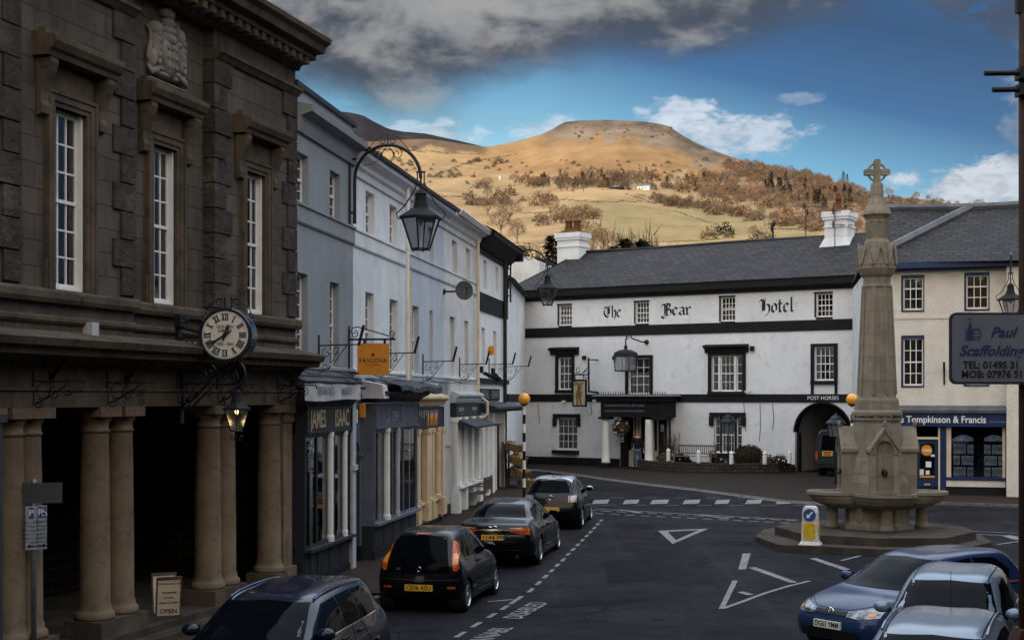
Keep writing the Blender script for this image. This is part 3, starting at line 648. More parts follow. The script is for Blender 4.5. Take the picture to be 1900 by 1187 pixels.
# clock
def clock():
    u0, z0 = TH.uz(330, 620, 0); B = TH.B(u0, .0, 0)
    t = thing('wall_clock', 'round black cased clock with white roman dial jutting from the stone wall', 'clock', B)
    c = (.92, -.0, 4.95)                            # local: x out, y along the street away, z up
    br = MB(); br.box(-.02, .05, -.06, .06, 4.65, 5.25); br.tube([(0,0,5.12),(.25,0,5.05),(.45,0,5.0),(.52,0,4.98)], .035, 7); br.tube([(0,0,4.72),(.3,0,4.76),(.52,0,4.8)], .025, 6); br.tube([(0,0,4.92),(.5,0,4.92)], .018, 5)
    for k in range(4): br.tube([(.1+.11*k+p[0],0,4.84+p[2]) for p in spiral(0,0,.05,.05,0,360,12)], .008, 4)
    br.tube([(.12+p[0],0,5.2+p[2]) for p in spiral(0,0,.07,.02,0,420,16)], .012, 5); br.box(-.01,.10,-.10,.10,5.1,5.3); br.build('bracket', iron, t)
    k = Matrix.Translation(c) @ Matrix.Rotation(R(9), 4, 'Z')  # dial plane turned a little to the street
    def cyl(r0, r1, y0, y1, n=48): return [[(r*math.cos(2*math.pi*i/n), y, r*math.sin(2*math.pi*i/n)) for i in range(n)] for r, y in ((r0, y0), (r1, y1))]
    cs = MB(); n = 48
    cs.rings([[(r*math.cos(2*math.pi*i/n), y, r*math.sin(2*math.pi*i/n)) for i in range(n)] for r, y in ((.385,-.155),(.40,-.17),(.435,-.17),(.45,-.15),(.45,.15),(.435,.17),(.40,.17),(.385,.155))]); cs.build('case', mat('clock_case_paint', (.012,.016,.026), None, rough=.22, coat=.6), t, smooth=False, M=k)
    for sg in (-1, 1):
        d = MB(); d.rings([[(.39*math.cos(2*math.pi*i/n), sg*.158, .39*math.sin(2*math.pi*i/n)) for i in range(n)], [(.01*math.cos(2*math.pi*i/n), sg*.160, .01*math.sin(2*math.pi*i/n)) for i in range(n)]]); dd = d.build('dial', dial, t, M=k)
        if sg > 0: continue
        dt = MB()
        for i in range(60):
            a = 2*math.pi*i/60; r = .368; h = .008 if i % 5 else .010
            x, z = r*math.sin(a), r*math.cos(a); dt.box(x-h*.6, x+h*.6, -.166, -.159, z-h*.6, z+h*.6)
        dt.build('minute_ring', blk, dd)
        for i, nm in enumerate(('XII','I','II','III','IIII','V','VI','VII','VIII','IX','X','XI')):
            a = 2*math.pi*i/12; r = .295; flip = 1
            g = MB(); W = {'I': .032, 'V': .062, 'X': .062}; tot = sum(W[ch] for ch in nm); x = -tot/2; hh = .05
            if tot > .14: x *= .82; sc_ = .82
            else: sc_ = 1
            for ch in nm:
                w = W[ch]*sc_; m_ = x+w/2
                if ch == 'I': g.box(m_-.009, m_+.009, -.167, -.160, -hh, hh)
                elif ch == 'X': g.prism([(m_-w*.42,hh),(m_-w*.12,hh),(m_+w*.42,-hh),(m_+w*.12,-hh)], -.167, -.160); g.prism([(m_+w*.42,hh),(m_+w*.30,hh),(m_-w*.42,-hh),(m_-w*.30,-hh)], -.1675, -.1605)
                else: g.prism([(m_-w*.45,hh),(m_-w*.12,hh),(m_+.006,-hh),(m_-.01,-hh)], -.167, -.160); g.prism([(m_+w*.42,hh),(m_+w*.30,hh),(m_-.004,-hh),(m_+.006,-hh)], -.1675, -.1605)
                x += w
            g.box(-tot/2*sc_-.0, tot/2*sc_, -.1662, -.1602, hh-.006, hh+.004); g.box(-tot/2*sc_, tot/2*sc_, -.1662, -.1602, -hh-.004, -hh+.006)
            rotf = Matrix.Rotation(a, 4, 'Y')
            g.v = [tuple(rotf @ (Vector(p)+Vector((0,0,r)))) for p in g.v]; g.build('numeral', blk, dd)
        for s_, z, sz in (('GOLDEN', .135, .072), ('JUBILEE', .065, .072), ('1952 - 2002', -.15, .062)):
            text(s_, sz, blk, dd, LM(0, -.163, z), bold=.0008, ext=.001)
        hd = MB()
        def hand(ang, L, w):
            m_ = Matrix.Rotation(R(ang), 4, 'Y'); pts = [(-w*.5,-.10),(w*.5,-.10),(w*.8,-.03),(w*.7,L*.55),(w*1.5,L*.66),(w*.4,L*.74),(0,L),(-w*.4,L*.74),(-w*1.5,L*.66),(-w*.7,L*.55),(-w*.8,-.03)]
            b = len(hd.v); hd.prism(pts, -.185, -.172); hd.v[b:] = [tuple(m_ @ Vector(p)) for p in hd.v[b:]]
        hand(20, .19, .022); hand(239, .33, .020); hd.rings([[(.035*math.cos(2*math.pi*i/16), y, .035*math.sin(2*math.pi*i/16)) for i in range(16)] for y in (-.16,-.19)]); hd.build('hands', blk, dd)
    cr = MB()
    for x in (-.05,.06): cr.tube([(x,0,.44),(x,0,.60)], .016, 6); cr.ball((x,0,.61), .022, 8, 6)
    for sg in (-1, 1):
        cr.tube([(sg*p[0],0,p[2]) for p in spiral(.15,.53,.07,.02,180,-240,18)], .009, 4); cr.tube([(sg*.36,0,.32),(sg*.38,0,.40),(sg*.30,0,.50),(sg*.2,0,.60),(sg*.09,0,.60)], .010, 5); cr.tube([(sg*p[0],0,p[2]) for p in spiral(.40,.32,.05,.015,90,480,14)], .009, 4)
    cr.build('cresting', iron, t, M=k)
clock()
# lit lantern hung from a great scroll
def lit_lamp():
    u0 = TH.U(336, .0); B = TH.B(u0, 0, 0)
    t = thing('scroll_bracket', 'large black iron scroll arm holding out the lit lantern', 'bracket', B)
    m = MB(); m.tube([(.0,0,3.72),(.2,0,3.76),(.45,0,3.95),(.72,0,4.18),(1.0,0,4.36)], .020, 6); m.tube([(.02,0,3.64),(.25,0,3.68),(.52,0,3.88),(.8,0,4.1),(1.05,0,4.28)], .016, 6)
    m.tube(spiral(1.18,4.20,.22,.22,150,-80,22), .026, 6); m.tube(spiral(1.12,4.16,.14,.03,120,-420,24), .014, 5); m.tube(spiral(.62,4.26,.14,.03,0,420,22), .013, 5); m.tube(spiral(.36,4.12,.12,.03,90,-330,20), .012, 5)
    m.tube([(.05,0,3.6),(.05,0,4.3)], .02, 6); m.tube([(-.02,0,4.28),(.5,0,4.24)], .014, 5); m.tube(spiral(.02,3.85,.2,.12,80,-80,10), .012, 5); m.tube([(1.22,0,3.98),(1.22,0,4.06)], .02, 5)
    m.tube(spiral(.16,3.72,.09,.02,-90,-520,20), .013, 5)
    m.tube([(.9,0,3.78),(1.0,0,3.93),(1.22,0,3.98)], .01, 5); m.tube(spiral(.95,3.74,.07,.02,90,450,16), .009, 4)
    m.v = [(x*.84, y, z+.10) for x, y, z in m.v]; m.build('arm', iron, t); MB().box(-.03,.03,-.05,.05,3.5,4.4).build('wall_plate', iron, t)
    P_ = B @ Vector((1.02, 0, 3.74))
    l = lantern('lantern', Matrix.Translation(P_) @ Matrix.Rotation(R(10),4,'Z'), 'lit black lantern with a glowing amber bulb under the stone beam', .58, 6, lit=True, hang=False)
    f = MB(); f.tube([(0,0,.3),(0,0,.42)], .015, 5); f.tube([(0,0,-.40),(0,0,-.55)], .012, 5)
    for sg in (-1,1): f.tube([(sg*p[0]+sg*-.0, 0, p[2]) for p in spiral(.06,-.48,.05,.015,90,-300,14)], .008, 4)
    f.build('finial', iron, l)
lit_lamp()
# parking sign, A-board, grey cabinet
def parking_sign(px, py_top, Y, label, s=1.0, second=True, yaw=0):
    b = Vector(((px-CX)/F*Y, Y)); g = gz(Y)+.1
    t = thing('parking_sign', label, 'sign', Matrix.Translation((b.x, b.y, 0)) @ Matrix.Rotation(yaw, 4, 'Z'), 'parking sign posts')
    zt = HC-(py_top-HY)/F*Y
    MB().lathe([(.038,g-.1),(.038,zt+.05*s),(.02,zt+.07*s)], 12, (.0,.03,0)).build('post', steel, t, smooth=True)
    return t, zt
t, zt = parking_sign(62, 898, 19.6, 'grey post with two small parking plates below a blank board, in front of the columns', yaw=R(12))
MB().box(-.30,.38,-.01,.02,zt-.26,zt+.02).build('blank_board', mat('grey_board', (.06,.065,.06), (.05,.053,.05), 3, .6), t)
def plate(t, x0, x1, z0, z1, lines, icons, arrow, y=-.03):
    x0, x1 = x0*.72, x1*.72; pm = MB().box(x0, x1, y, y+.006, z0, z1).build('parking_plate', MATS.get('plate_face') or mat('plate_face', (.30,.32,.36), None, rough=.6), t)
    cx = (x0+x1)/2; W = x1-x0; k = len(icons)
    for i, ic in enumerate(icons):
        xc = cx+(i-(k-1)/2)*W*.46; zc = z1-.095
        q = MB().box(xc-W*.2, xc+W*.2, y-.003, y, zc-.075, zc+.075).build('blue_square', mat('sign_blue', (.03,.07,.25)) if 'sign_blue' not in MATS else MATS['sign_blue'], pm)
        if ic == 'P': text('P', .12, whl, pm, LM(xc, y-.005, zc), bold=.002)
        else:
            w = MB(); w.tube([(xc-.01,y-.005,zc+.05),(xc-.01,y-.005,zc),(xc+.02,y-.005,zc),(xc+.035,y-.005,zc-.04)], .006, 4); w.tube([(xc+p[0],y-.005,zc-.015+p[2]) for p in spiral(-.005,0,.032,.032,60,330,10)], .004, 4); w.build('symbol', whl, pm)
    for i, ln in enumerate(lines): text(ln, .052, blk, pm, LM(cx, y-.002, z1-.22-i*.055), ext=.0005)
    a = MB(); zc = z0+.05; s = -1 if arrow == 'l' else 1
    a.prism([(cx-s*.05,zc-.008),(cx+s*.01,zc-.008),(cx+s*.01,zc-.03),(cx+s*.055,zc),(cx+s*.01,zc+.03),(cx+s*.01,zc+.008),(cx-s*.05,zc+.008)], y-.003, y-.0005); a.build('arrow', blk, pm)
plate(t, -.14, .07, zt-.90, zt-.30, ['8 am - 6 pm', '1 hour', 'No return', 'within 1 hour', '8 am - 6 pm', '1 awr', 'Dim dychwelyd'], ['P'], 'l')
plate(t, .085, .25, zt-.89, zt-.29, ['Disabled', 'badge', 'holders', 'only', 'Deiliaid', 'bathodyn', 'yn unig'], ['P', 'w'], 'r')
t, zt = parking_sign(575, 824, 28.6, 'slim grey post with a narrow blue topped parking plate beside the dark shop front', yaw=R(-20))
plate(t, -.09, .045, zt-.55, zt, ['8 am', '6 pm', '1 hour', 'No', 'return'], ['P'], 'l'); plate(t, .05, .13, zt-.54, zt+.005, ['Dis', 'only'], ['w'], 'r')
def a_board():
    g = TH.uz(305, HY, .0); p = TH.o+TH.d*TH.U(303,.02)-TH.n*.02
    Y = 23.6; x = (309-CX)/F*Y; z0 = .19
    t = thing('sandwich_board', 'cream sandwich board reading OPEN standing between the column pairs', 'sandwich board', Matrix.Translation((x, Y, z0+.01)) @ Matrix.Rotation(R(22), 4, 'Z') @ Matrix.Scale(.88, 4))
    for sg, nm in ((-1, 'front_panel'), (1, 'rear_panel')):
        k = Matrix.Rotation(sg*R(-11), 4, 'X'); k = Matrix.Translation((0, sg*.17, 0)) @ k
        f = MB(); f.box(-.235,-.205,-.012,.012,0,.92); f.box(.205,.235,-.012,.012,0,.92); f.box(-.205,.205,-.012,.012,.86,.92); f.box(-.205,.205,-.012,.012,.13,.17)
        fo = f.build('board_frame', timber, t, M=k)
        pn = MB().box(-.205,.205,-.006,.006,.17,.86).build(nm, creamp, fo)
        if sg < 0:
            for s_, z, sz in (('The Courtroom Cafe', .79, .052), ('Homemade', .62, .055), ('Lunches', .52, .055), ('Snacks & Cakes', .42, .055), ('OPEN', .25, .125)):
                text(s_, sz, blk, pn, LM(0, -.009, z), ext=.001, shear=0 if s_ == 'OPEN' else .25, bold=.001)
a_board()
def cabinet():
    Y = 15.5; x1 = (17-CX)/F*(Y+.75)
    t = thing('grey_kiosk', 'dark grey panelled kiosk cut by the left edge of the picture', 'kiosk', T(x1-.45, Y+.2, 0, R(4)))
    kp = mat('kiosk_paint', (.030,.033,.040), (.022,.024,.03), 2, .6); MB().box(-.45,.45,-.4,.4,0,HC-(785-HY)/F*Y).build('body', kp, t); zt = HC-(785-HY)/F*Y
    MB().box(-.49,.49,-.44,.44,zt,zt+.09).build('cap', slatep, t)
    p = MB()
    for a, b in ((.25, 1.2), (1.35, 2.25), (2.4, zt-.15)):
        for x0, x1_ in ((-.38,-.04),(.04,.38)):
            p.box(x0, x1_, -.42,-.4,a,a+.05); p.box(x0,x1_,-.42,-.4,b-.05,b); p.box(x0,x0+.05,-.42,-.4,a+.05,b-.05); p.box(x1_-.05,x1_,-.42,-.4,a+.05,b-.05)
    p.box(-.47,.47,-.43,-.4,2.28,2.34); p.build('panel_moulding', kp, t)
cabinet()
# ------------------------------------------------------------------ the terrace
def tr(px0, px1, y0, y1, w=0): return TE.rect(px0, px1, y0, y1, w)
UG, UW, UB_, UO, UE = TE.U(655), TE.U(757), TE.U(823.5), TE.U(885), 27.4
def moul(parent, u0, u1, prof, m, name='moulding'):
    return MB().prism(prof, u0, u1, 'x').build(name, m, parent)
def string(parent, u0, u1, z0, z1, m, p=.05, cap=None):
    o = moul(parent, u0, u1, [(.02,z0),(-p*.5,z0+.01),(-p,z0+.05),(-p,z1-.06),(-p-.035,z1-.05),(-p-.035,z1),(.02,z1+.03)], m, 'string_course')
    return o
def house(name, label, u0, u1, ztop, m, up, first, front_z=4.1, win=whitep, second=7.8, extra=None):
    t = thing(name, label, 'house', TE.M())
    mb = MB(); hs = []
    for r in up: hs.append((r[0], r[1], 7.82, 8.82))
    for r in first: hs.append((r[0], r[1], 4.58, 6.42))
    wall_with_holes(mb, u0, u1, front_z, ztop, hs, 0, .26)
    mb.build('wall', m, t)
    for i, h in enumerate(hs):
        two = i < len(up)
        sash(t, h, .13, 2 if two else 2, (2,2) if two else (3,3), fm=win, seed=i, cur='pair' if (i*7) % 3 else 'full', fr=.06)
    shell(t, u0+(1.2 if u0 == 0 else .01), u1-.01, 0, ztop, 8, m)
    return t
def shopfront(t, u0, u1, zs, zw, zf, m, mull, fascia_m, proud=.12, items=(), cols=(), cols_m=whitep, sill_p=.1, door=None, risem=None, split=None, cornice=None, base_m=blackp):
    y = -proud; g = gz(TE.o.y+TE.d.y*(u0+u1)/2)
    rs = MB(); segs = [(u0, u1)] if not door else [(u0, door[0]), (door[1], u1)]
    for a, b in segs:
        if b-a < .05: continue
        rs.box(a, b, y+.02, .1, -.1, zs-.06)
        k = max(1, int((b-a)/.8))
        for i in range(k): rs.box(a+(b-a)*i/k+.08, a+(b-a)*(i+1)/k-.08, y+.005, y+.02, g+.3, zs-.14)
    rs.build('stall_riser', risem or m, t)
    bs = MB()
    for a, b in segs: bs.box(a-.01, b+.01, y-.01, y+.02, -.1, g+.26) if b-a > .05 else None
    bs.build('plinth', base_m, t)
    sl = MB()
    for a, b in segs: sl.box(a, b, y-sill_p, .06, zs-.06, zs) if b-a > .05 else None
    sl.build('window_sill', m, t)
    fr = MB(); zt = zf[0]
    for x in mull: fr.box(x-.03, x+.03, y, y+.07, zs, zt)
    fr.box(u0, u0+.08, y-.01, .1, zs, zt); fr.box(u1-.08, u1, y-.01, .1, zs, zt); fr.box(u0+.08, u1-.08, y, y+.07, zt-.09, zt); fr.box(u0+.08, u1-.08, y, y+.07, zs, zs+.05)
    if zw: fr.box(u0+.08, u1-.08, y+.004, y+.066, zw-.025, zw+.025)
    fo = fr.build('shop_window', m, t)
    MB().box(u0+.08, u1-.08, y+.03, y+.034, zs, zt).build('pane', shopglass, fo)
    ib = MB(); a, b = u0+.02, u1-.02
    ib.quad((a,1.6,0),(b,1.6,0),(b,1.6,zt+.2),(a,1.6,zt+.2)); ib.quad((a,.1,0),(a,1.6,0),(a,1.6,zt+.2),(a,.1,zt+.2)); ib.quad((b,.1,0),(b,1.6,0),(b,1.6,zt+.2),(b,.1,zt+.2)); ib.quad((a,.1,zs-.08),(b,.1,zs-.08),(b,1.6,zs-.08),(a,1.6,zs-.08)); ib.quad((a,.1,zt+.05),(b,.1,zt+.05),(b,1.6,zt+.05),(a,1.6,zt+.05))
    ib.build('shop_interior', darkin, t)
    for x, r_, mm in cols: MB().lathe([(r_*1.25,zs),(r_*1.25,zs+.1),(r_,zs+.14),(r_,zt-.12),(r_*1.2,zt-.08),(r_*1.2,zt)], 12, (x, y-.02, 0)).build('window_column', mm, t, smooth=False)
    for x, w_, z0, z1, mm in items: MB().box(x, x+w_, y+.35, y+.5, z0, z1).box(x+.02, x+w_-.02, y+.32, y+.35, z0+.03, z1-.03).build('display_panel', mm, t)
    fa = MB(); fa.box(u0, u1, y-.04, .05, zf[0], zf[1]); fa.box(u0, u1, y-.07, y-.04, zf[0], zf[0]+.05); fa.box(u0, u1, y-.07, y-.04, zf[1]-.05, zf[1]); fa.box(u0,u0+.05,y-.065,y-.04,zf[0]+.05,zf[1]-.05); fa.box(u1-.05,u1,y-.065,y-.04,zf[0]+.05,zf[1]-.05)
    f = fa.build('fascia', fascia_m, t)
    if cornice:
        z, p, mm = cornice
        moul(t, u0-.08, u1+.08, [(.02,z),(-proud-.05,z),(-proud-.08,z+.06),(-proud-p*.5,z+.12),(-proud-p,z+.20),(-proud-p,z+.26),(-.03,z+.36),(.02,z+.36)], mm, 'shop_cornice')
    return f
def archdoor(t, ua, ub, zs, m, dep=.55, z_to=4.3, wall_to=4.5, face=None, reveal=None):
    # wall pier with a round-headed recess
    mb = MB(); n = 12; r = (ub-ua)/2; c = (ua+ub)/2
    a0, b0 = face; arc = [(c-r*math.cos(math.pi*i/n), zs+r*math.sin(math.pi*i/n)) for i in range(n+1)]
    mb.box(a0, ua, 0, .3, -.1, zs); mb.box(ub, b0, 0, .3, -.1, zs)
    mb.quad(*[(a0,0,zs),(a0,0,wall_to)]+[(c,0,wall_to)]+[(p[0],0,p[1]) for p in arc[:n//2+1]][::-1]); mb.quad(*[(c,0,wall_to),(b0,0,wall_to),(b0,0,zs)]+[(p[0],0,p[1]) for p in arc[n//2:]][::-1])
    for (p, q) in zip(arc, arc[1:]): mb.quad((p[0],0,p[1]),(q[0],0,q[1]),(q[0],dep,q[1]),(p[0],dep,p[1]))
    mb.quad((ua,0,-.1),(ua,dep,-.1),(ua,dep,zs),(ua,0,zs)); mb.quad((ub,0,-.1),(ub,dep,-.1),(ub,dep,zs),(ub,0,zs))
    mb.build('door_pier', m, t)
    MB().box(ua-.01, ub+.01, dep, dep+.05, -.1, zs+r+.02).build('door', slatep, t)
    im = MB(); im.box(a0-.03, ua+.03, -.05, .0, zs-.06, zs+.04); im.box(ub-.03, b0+.03, -.05, 0, zs-.06, zs+.04); im.box(ub-.03, ub+.0, 0, dep, zs-.06, zs+.04); im.build('impost', m, t)
    g = gz(TE.o.y+TE.d.y*c); MB().box(ub-.012, b0+.015, -.02, dep-.02, -.1, g+.45).box(a0-.01, ua+.01, -.02, .02, -.1, g+.45).build('pier_base', blackp, t)
# grey house
t = house('grey_house', 'grey rendered house beside the stone hall, dark shop front below', 0, UG, 9.25, greyr, [tr(551,572,1,2), tr(612,631,1,2)], [tr(551,571,1,2), tr(612,629,1,2)], 4.1)
string(t, 0, UG, 7.38, 7.80, greyr); string(t, 0, UG, 4.36, 4.56, greyr, .03)
moul(t, .0, UG, [(.02,9.2),(-.06,9.2),(-.10,9.32),(-.12,9.5),(-.34,9.58),(-.36,9.70),(.02,9.78)], greyr, 'cornice')
MB().box(0, UG+.12, .02, .45, 9.25, 10.1).build('parapet', greyr, t); MB().box(-.02, UG+.17, -.05, .52, 10.1, 10.2).build('parapet_coping', slatep, t)
MB().quad((0,.45,9.6),(UG,.45,9.6),(UG,4,10.7),(0,4,10.7)).quad((0,4,10.7),(UG,4,10.7),(UG,8,9.3),(0,8,9.3)).build('roof', slate, t)
f = shopfront(t, .15, 3.62, .9, None, (3.20, 3.74), slatep, [1.05, 2.35], slatep, .14, items=((1.3,.35,.95,2.6,terra),(2.5,.25,1.0,1.5,gold),(.3,.5,.95,1.6,ltgrp)), cols=((1.95,.07,whitep),(3.1,.06,whitep)), cornice=(3.74,.26,slatep), sill_p=.16)
for s_, uu in (('JAMES', .98), ('ISAAC', 2.78)): text(s_, .52, gold, f, LM(uu, -.19, 3.47), bold=.006, xs=.80)
pil = MB(); 
for a in (3.62,): pil.box(a, a+.30, -.2, .05, -.1, 3.8); pil.box(a-.02, a+.34, -.24, .05, 2.3, 2.42)
pil.build('shop_pilaster', ltgrp, t)
archdoor(t, 4.42, 5.0, 2.62, greyp, face=(3.93, 5.18))
MB().box(UG, 5.18, .001, .03, 4.1, 4.5)  # (no-op)
bn = tag(None or thing('canvas_banner', 'weathered white canvas banner above the gold lettered shop fascia', 'banner', TE.M()))
cl = MB(); n = 24
b0, b1 = TE.U(566,.45), TE.U(668,.45)
rg = [[(b0+(b1-b0)*i/n, -.45+.02*math.sin(i*1.3)*(1-j)+.012*math.sin(i*.7+j), 3.87-.0+.36*j-.02*math.sin(i*.26)*(1-j)) for i in range(n+1)] for j in (0,.33,.66,1)]
cl.rings(rg, cap=False, close=False); co = cl.build('canvas', canvas_b, bn, smooth=True)
for s_, uu in (('CRICKHOWELL', b0+(b1-b0)*.34), ('MARKETS', b0+(b1-b0)*.72)): text(s_, .22, greyl, co, LM(uu, -.475, 4.06), bold=.003, xs=.82)
MB().tube([(b0-.1,-.45,4.24),(b1+.1,-.45,4.24)], .03, 6).tube([(b0,-.45,4.24),(b0,0,4.3)], .02, 5).tube([(b1,-.45,4.24),(b1,0,4.3)], .02, 5).build('rail', iron, bn)
moul(t, .0, UG-.2, [(.02,4.16),(-.32,4.10),(-.36,4.16),(-.02,4.34),(.02,4.36)], lead, 'lead_canopy')
# white house
t = house('white_house', 'white rendered house with a white drainpipe, between the grey and the pale blue houses', UG, UW, 9.2, white, [tr(678.6,694.6,1,2), tr(723,737,1,2)], [tr(678,693.5,1,2), tr(723,738,1,2)], 4.0)
string(t, UG, UW, 7.36, 7.79, white); string(t, UG, UW, 4.36, 4.56, white, .03)
moul(t, UG, UW, [(.02,9.0),(-.05,9.0),(-.07,9.14),(-.14,9.2),(-.16,9.3),(-.34,9.42),(-.36,9.52),(.02,9.56)], white, 'cornice')
MB().prism([(-.42,9.52),(-.30,9.50),(-.28,9.58),(3.4,10.6),(3.4,10.7),(-.42,9.62)], UG, UB_-.0, 'x').build('roof', slate, t)
def pipe(t, px, z0, z1, m, w=.08, r=.05, offs=None, name='drainpipe'):
    u = TE.U(px, w); pts = [(u,-w,z1)]+([(u, -w, offs[0]), (u+.12, -w-.30, offs[0]-.25), (u+.12, -w-.30, offs[1]), (u,-w,offs[1]-.25)] if offs else [])+[(u,-w,z0)]
    mb = MB().tube(pts, r, 8); z = z0+.6
    while z < z1: mb.lathe([(r*1.25,-.04),(r*1.25,.04)], 8, (u, -w, z)) if not offs or not (offs[1]-.3 < z < offs[0]+.1) else None; z += 1.75
    mb.build(name, m, t)
pipe(t, 756.5, .2, 9.4, whitep, .22, .052); pipe(t, 761, .2, 7.3, yellowp, .10, .045)
us0 = 5.18; us1 = UW-.25
f = shopfront(t, us0, us1, .98, None, (3.18, 3.78), greyp, [us0+.45, us0+1.9, us0+3.1], greyp, .30, items=((us0+.8,.5,1.0,1.9,timber),(us0+3.3,.6,1.1,2.6,ltgrp)), cols=((us0+1.15,.085,whitep),(us0+2.3,.06,ltgrp)), cornice=(3.80,.34,slatep), sill_p=.12, risem=slatep)
text('DEW', .34, ltgrp, f, LM(us0+1.9, -.36, 3.46), bold=.0, xs=.8)
sw = MB()
for sg in (-1,1): sw.tube([(us0+1.9+sg*p[0]*1.0, -.355, 3.48+p[2]) for p in spiral(.9,0,.25,.18,100,260,12)], .012, 4); sw.tube([(us0+1.9+sg*.6,-.355,3.66),(us0+1.9+sg*.72,-.355,3.58)], .012, 4)
sw.build('painted_swirl', ltgrp, f)
# weathered lead canopy over this shop
cv = MB(); rr = random.Random(5); n = 26; rg = []
for j, (yy, zz) in enumerate(((-.02,4.34),(-.45,4.30),(-.86,4.18),(-.90,4.06),(-.84,4.05),(-.5,4.12))):
    rg.append([(us0+.25+(us1-us0+.25)*i/n, yy+rr.uniform(-.02,.02), zz+rr.uniform(-.025,.025)+.03*math.sin(i*.5)) for i in range(n+1)])
cv.rings(rg, cap=False, close=False); cv.build('lead_canopy', lead if False else slatep, t)
MB().prism([(-.02,4.1),(-.62,4.08),(-.5,3.95),(-.30,3.86),(-.02,3.8)], us0+.4, us1+.2, 'x').build('canopy_soffit', slatep, t)
MB().prism([(-.05,4.32),(-.55,4.22),(-.6,3.90),(-.05,3.9)], us0-.25, us0+.24, 'x').build('peeling_box', greyw, t)
tag(MB().box(0,.12,-.05,.05,-.16,.16).box(.005,.115,-.062,-.05,-.12,.0).build('alarm_box', orange_b, None, M=TE.B(TE.U(668,.05),.05,3.62)), 'tilted orange alarm box on the pier between the two dark shop fronts', 'alarm box')
tag(MB().box(0,.10,-.045,.045,-.15,.15).box(.10,.105,-.03,.03,-.02,.08).build('notice_box', whitep, None, M=TE.B(TE.U(655,.05),.05,3.50)), 'small white box on the pier, left of the orange alarm box', 'box')
# pale blue-grey house with the ochre shop
t = house('pale_blue_house', 'pale blue grey house above the ochre shop front', UW, UB_, 9.2, bluegr, [tr(766,778.6,1,2), tr(794.7,805,1,2)], [tr(765,777,1,2), tr(797,803,1,2)], 4.0)
string(t, UW+.1, UB_, 7.36, 7.79, bluegr); string(t, UW+.1, UB_, 4.36, 4.54, bluegr, .03)
moul(t, UW, UB_, [(.02,9.0),(-.05,9.0),(-.07,9.14),(-.14,9.2),(-.16,9.3),(-.34,9.42),(-.36,9.52),(.02,9.56)], bluegr, 'cornice')
ua, ub = UW+.22, TE.U(814)
f = shopfront(t, ua, ub, 1.0, None, (3.06, 3.66), yellowp, [ua+.75, ua+1.4, ua+2.6], slatep, .10, cols=((ua+.42,.10,yellowp),(ua+1.75,.13,yellowp),(ua+2.25,.10,yellowp),(ua+3.1,.11,yellowp)), cornice=(3.68,.22,yellowp), sill_p=.08)
for a, w_ in ((ua, .28), (ua+1.25, .42), (ua+2.0, .22), (ub-.5, .46)): pp = MB(); pp.box(a, a+w_, -.22, .0, 1.0, 3.04); pp.box(a-.02, a+w_+.02, -.25, 0, 2.92, 3.04); pp.box(a-.02, a+w_+.02, -.26, 0, .5, 1.0); pp.build('shop_pilaster', yellowp, t)
dg = MB()
for k, (dx, h_, w_) in enumerate(((1.7,.34,.10),(2.2,.36,.20),(2.75,.36,.16))): dg.prism([(ua+dx-w_,3.12),(ua+dx-w_*.5,3.12),(ua+dx-w_*.3,3.12+h_*.5),(ua+dx+w_*.3,3.12+h_*.5),(ua+dx+w_*.5,3.12),(ua+dx+w_,3.12),(ua+dx+w_,3.12+h_),(ua+dx-w_,3.12+h_)], -.155, -.142)
dg.build('sign_figures', orange_s, f)
w2 = MB()
for k in range(9): w2.box(ua+.5+k*.3, ua+.56+k*.3, -.156, -.143, 3.42-.04*(k % 3), 3.56)
w2.build('sign_marks', ltgrp, f)
archdoor(t, TE.U(817)-.0, TE.U(825)+.0, 2.5, ltgrp, face=(TE.U(814), TE.U(835)), wall_to=4.4)
# off-white house
t = house('off_white_house', 'off white house with a satellite dish, second from the far end of the terrace', UB_, UO, 9.2, greyw, [tr(838.7,848,1,2), tr(864.5,873,1,2)], [tr(834.6,843.5,1,2), tr(862,869,1,2)], 4.0)
string(t, UB_, UO, 7.36, 7.79, greyw); string(t, UB_, UO, 4.36, 4.54, greyw, .03)
moul(t, UB_, UO, [(.02,9.0),(-.05,9.0),(-.07,9.14),(-.14,9.2),(-.2,9.36),(-.36,9.40),(-.40,9.52),(.02,9.54)], greyw, 'cornice')
gt = MB()
for k in range(3): gt.tube([(UB_+.3,-.44-.03*k,9.50+.05*k),(UO+.1,-.44-.03*k,9.46+.05*k)], .03, 5)
gt.build('gutter', whitep, t)
MB().prism([(-.42,9.52),(-.28,9.58),(3.4,10.4),(3.4,10.5),(-.42,9.62)], UB_, UO, 'x').build('roof', slate, t)
cs = MB(); c0, c1 = TE.U(829,-1.2), TE.U(889,-1.2); cs.box(c0, c1, 1.2, 2.0, 9.6, 10.55); cs.build('chimney', greyw, t); MB().box(c0-.1, c1+.12, 1.1, 2.1, 10.55, 10.72).build('chimney_cap', blackp, t)
pipe(t, 887, .3, 9.3, creamp, .14, .055, offs=(4.0, 3.35))
ua, ub = TE.U(837), TE.U(883)
f = shopfront(t, ua, ub, 1.15, None, (3.30, 3.74), whitep, [ua+1.1, ua+2.4, ua+3.3], slatep, .10, cols=((ua+.7,.08,whitep),(ua+1.8,.09,whitep),(ua+2.9,.08,whitep)), cornice=(3.76,.18,ltgrp), sill_p=.25, risem=whitep, base_m=ltgrp, items=((ua+.9,.8,1.3,3.1,ltgrp),(ua+2.2,1.2,1.3,3.1,ltgrp)))
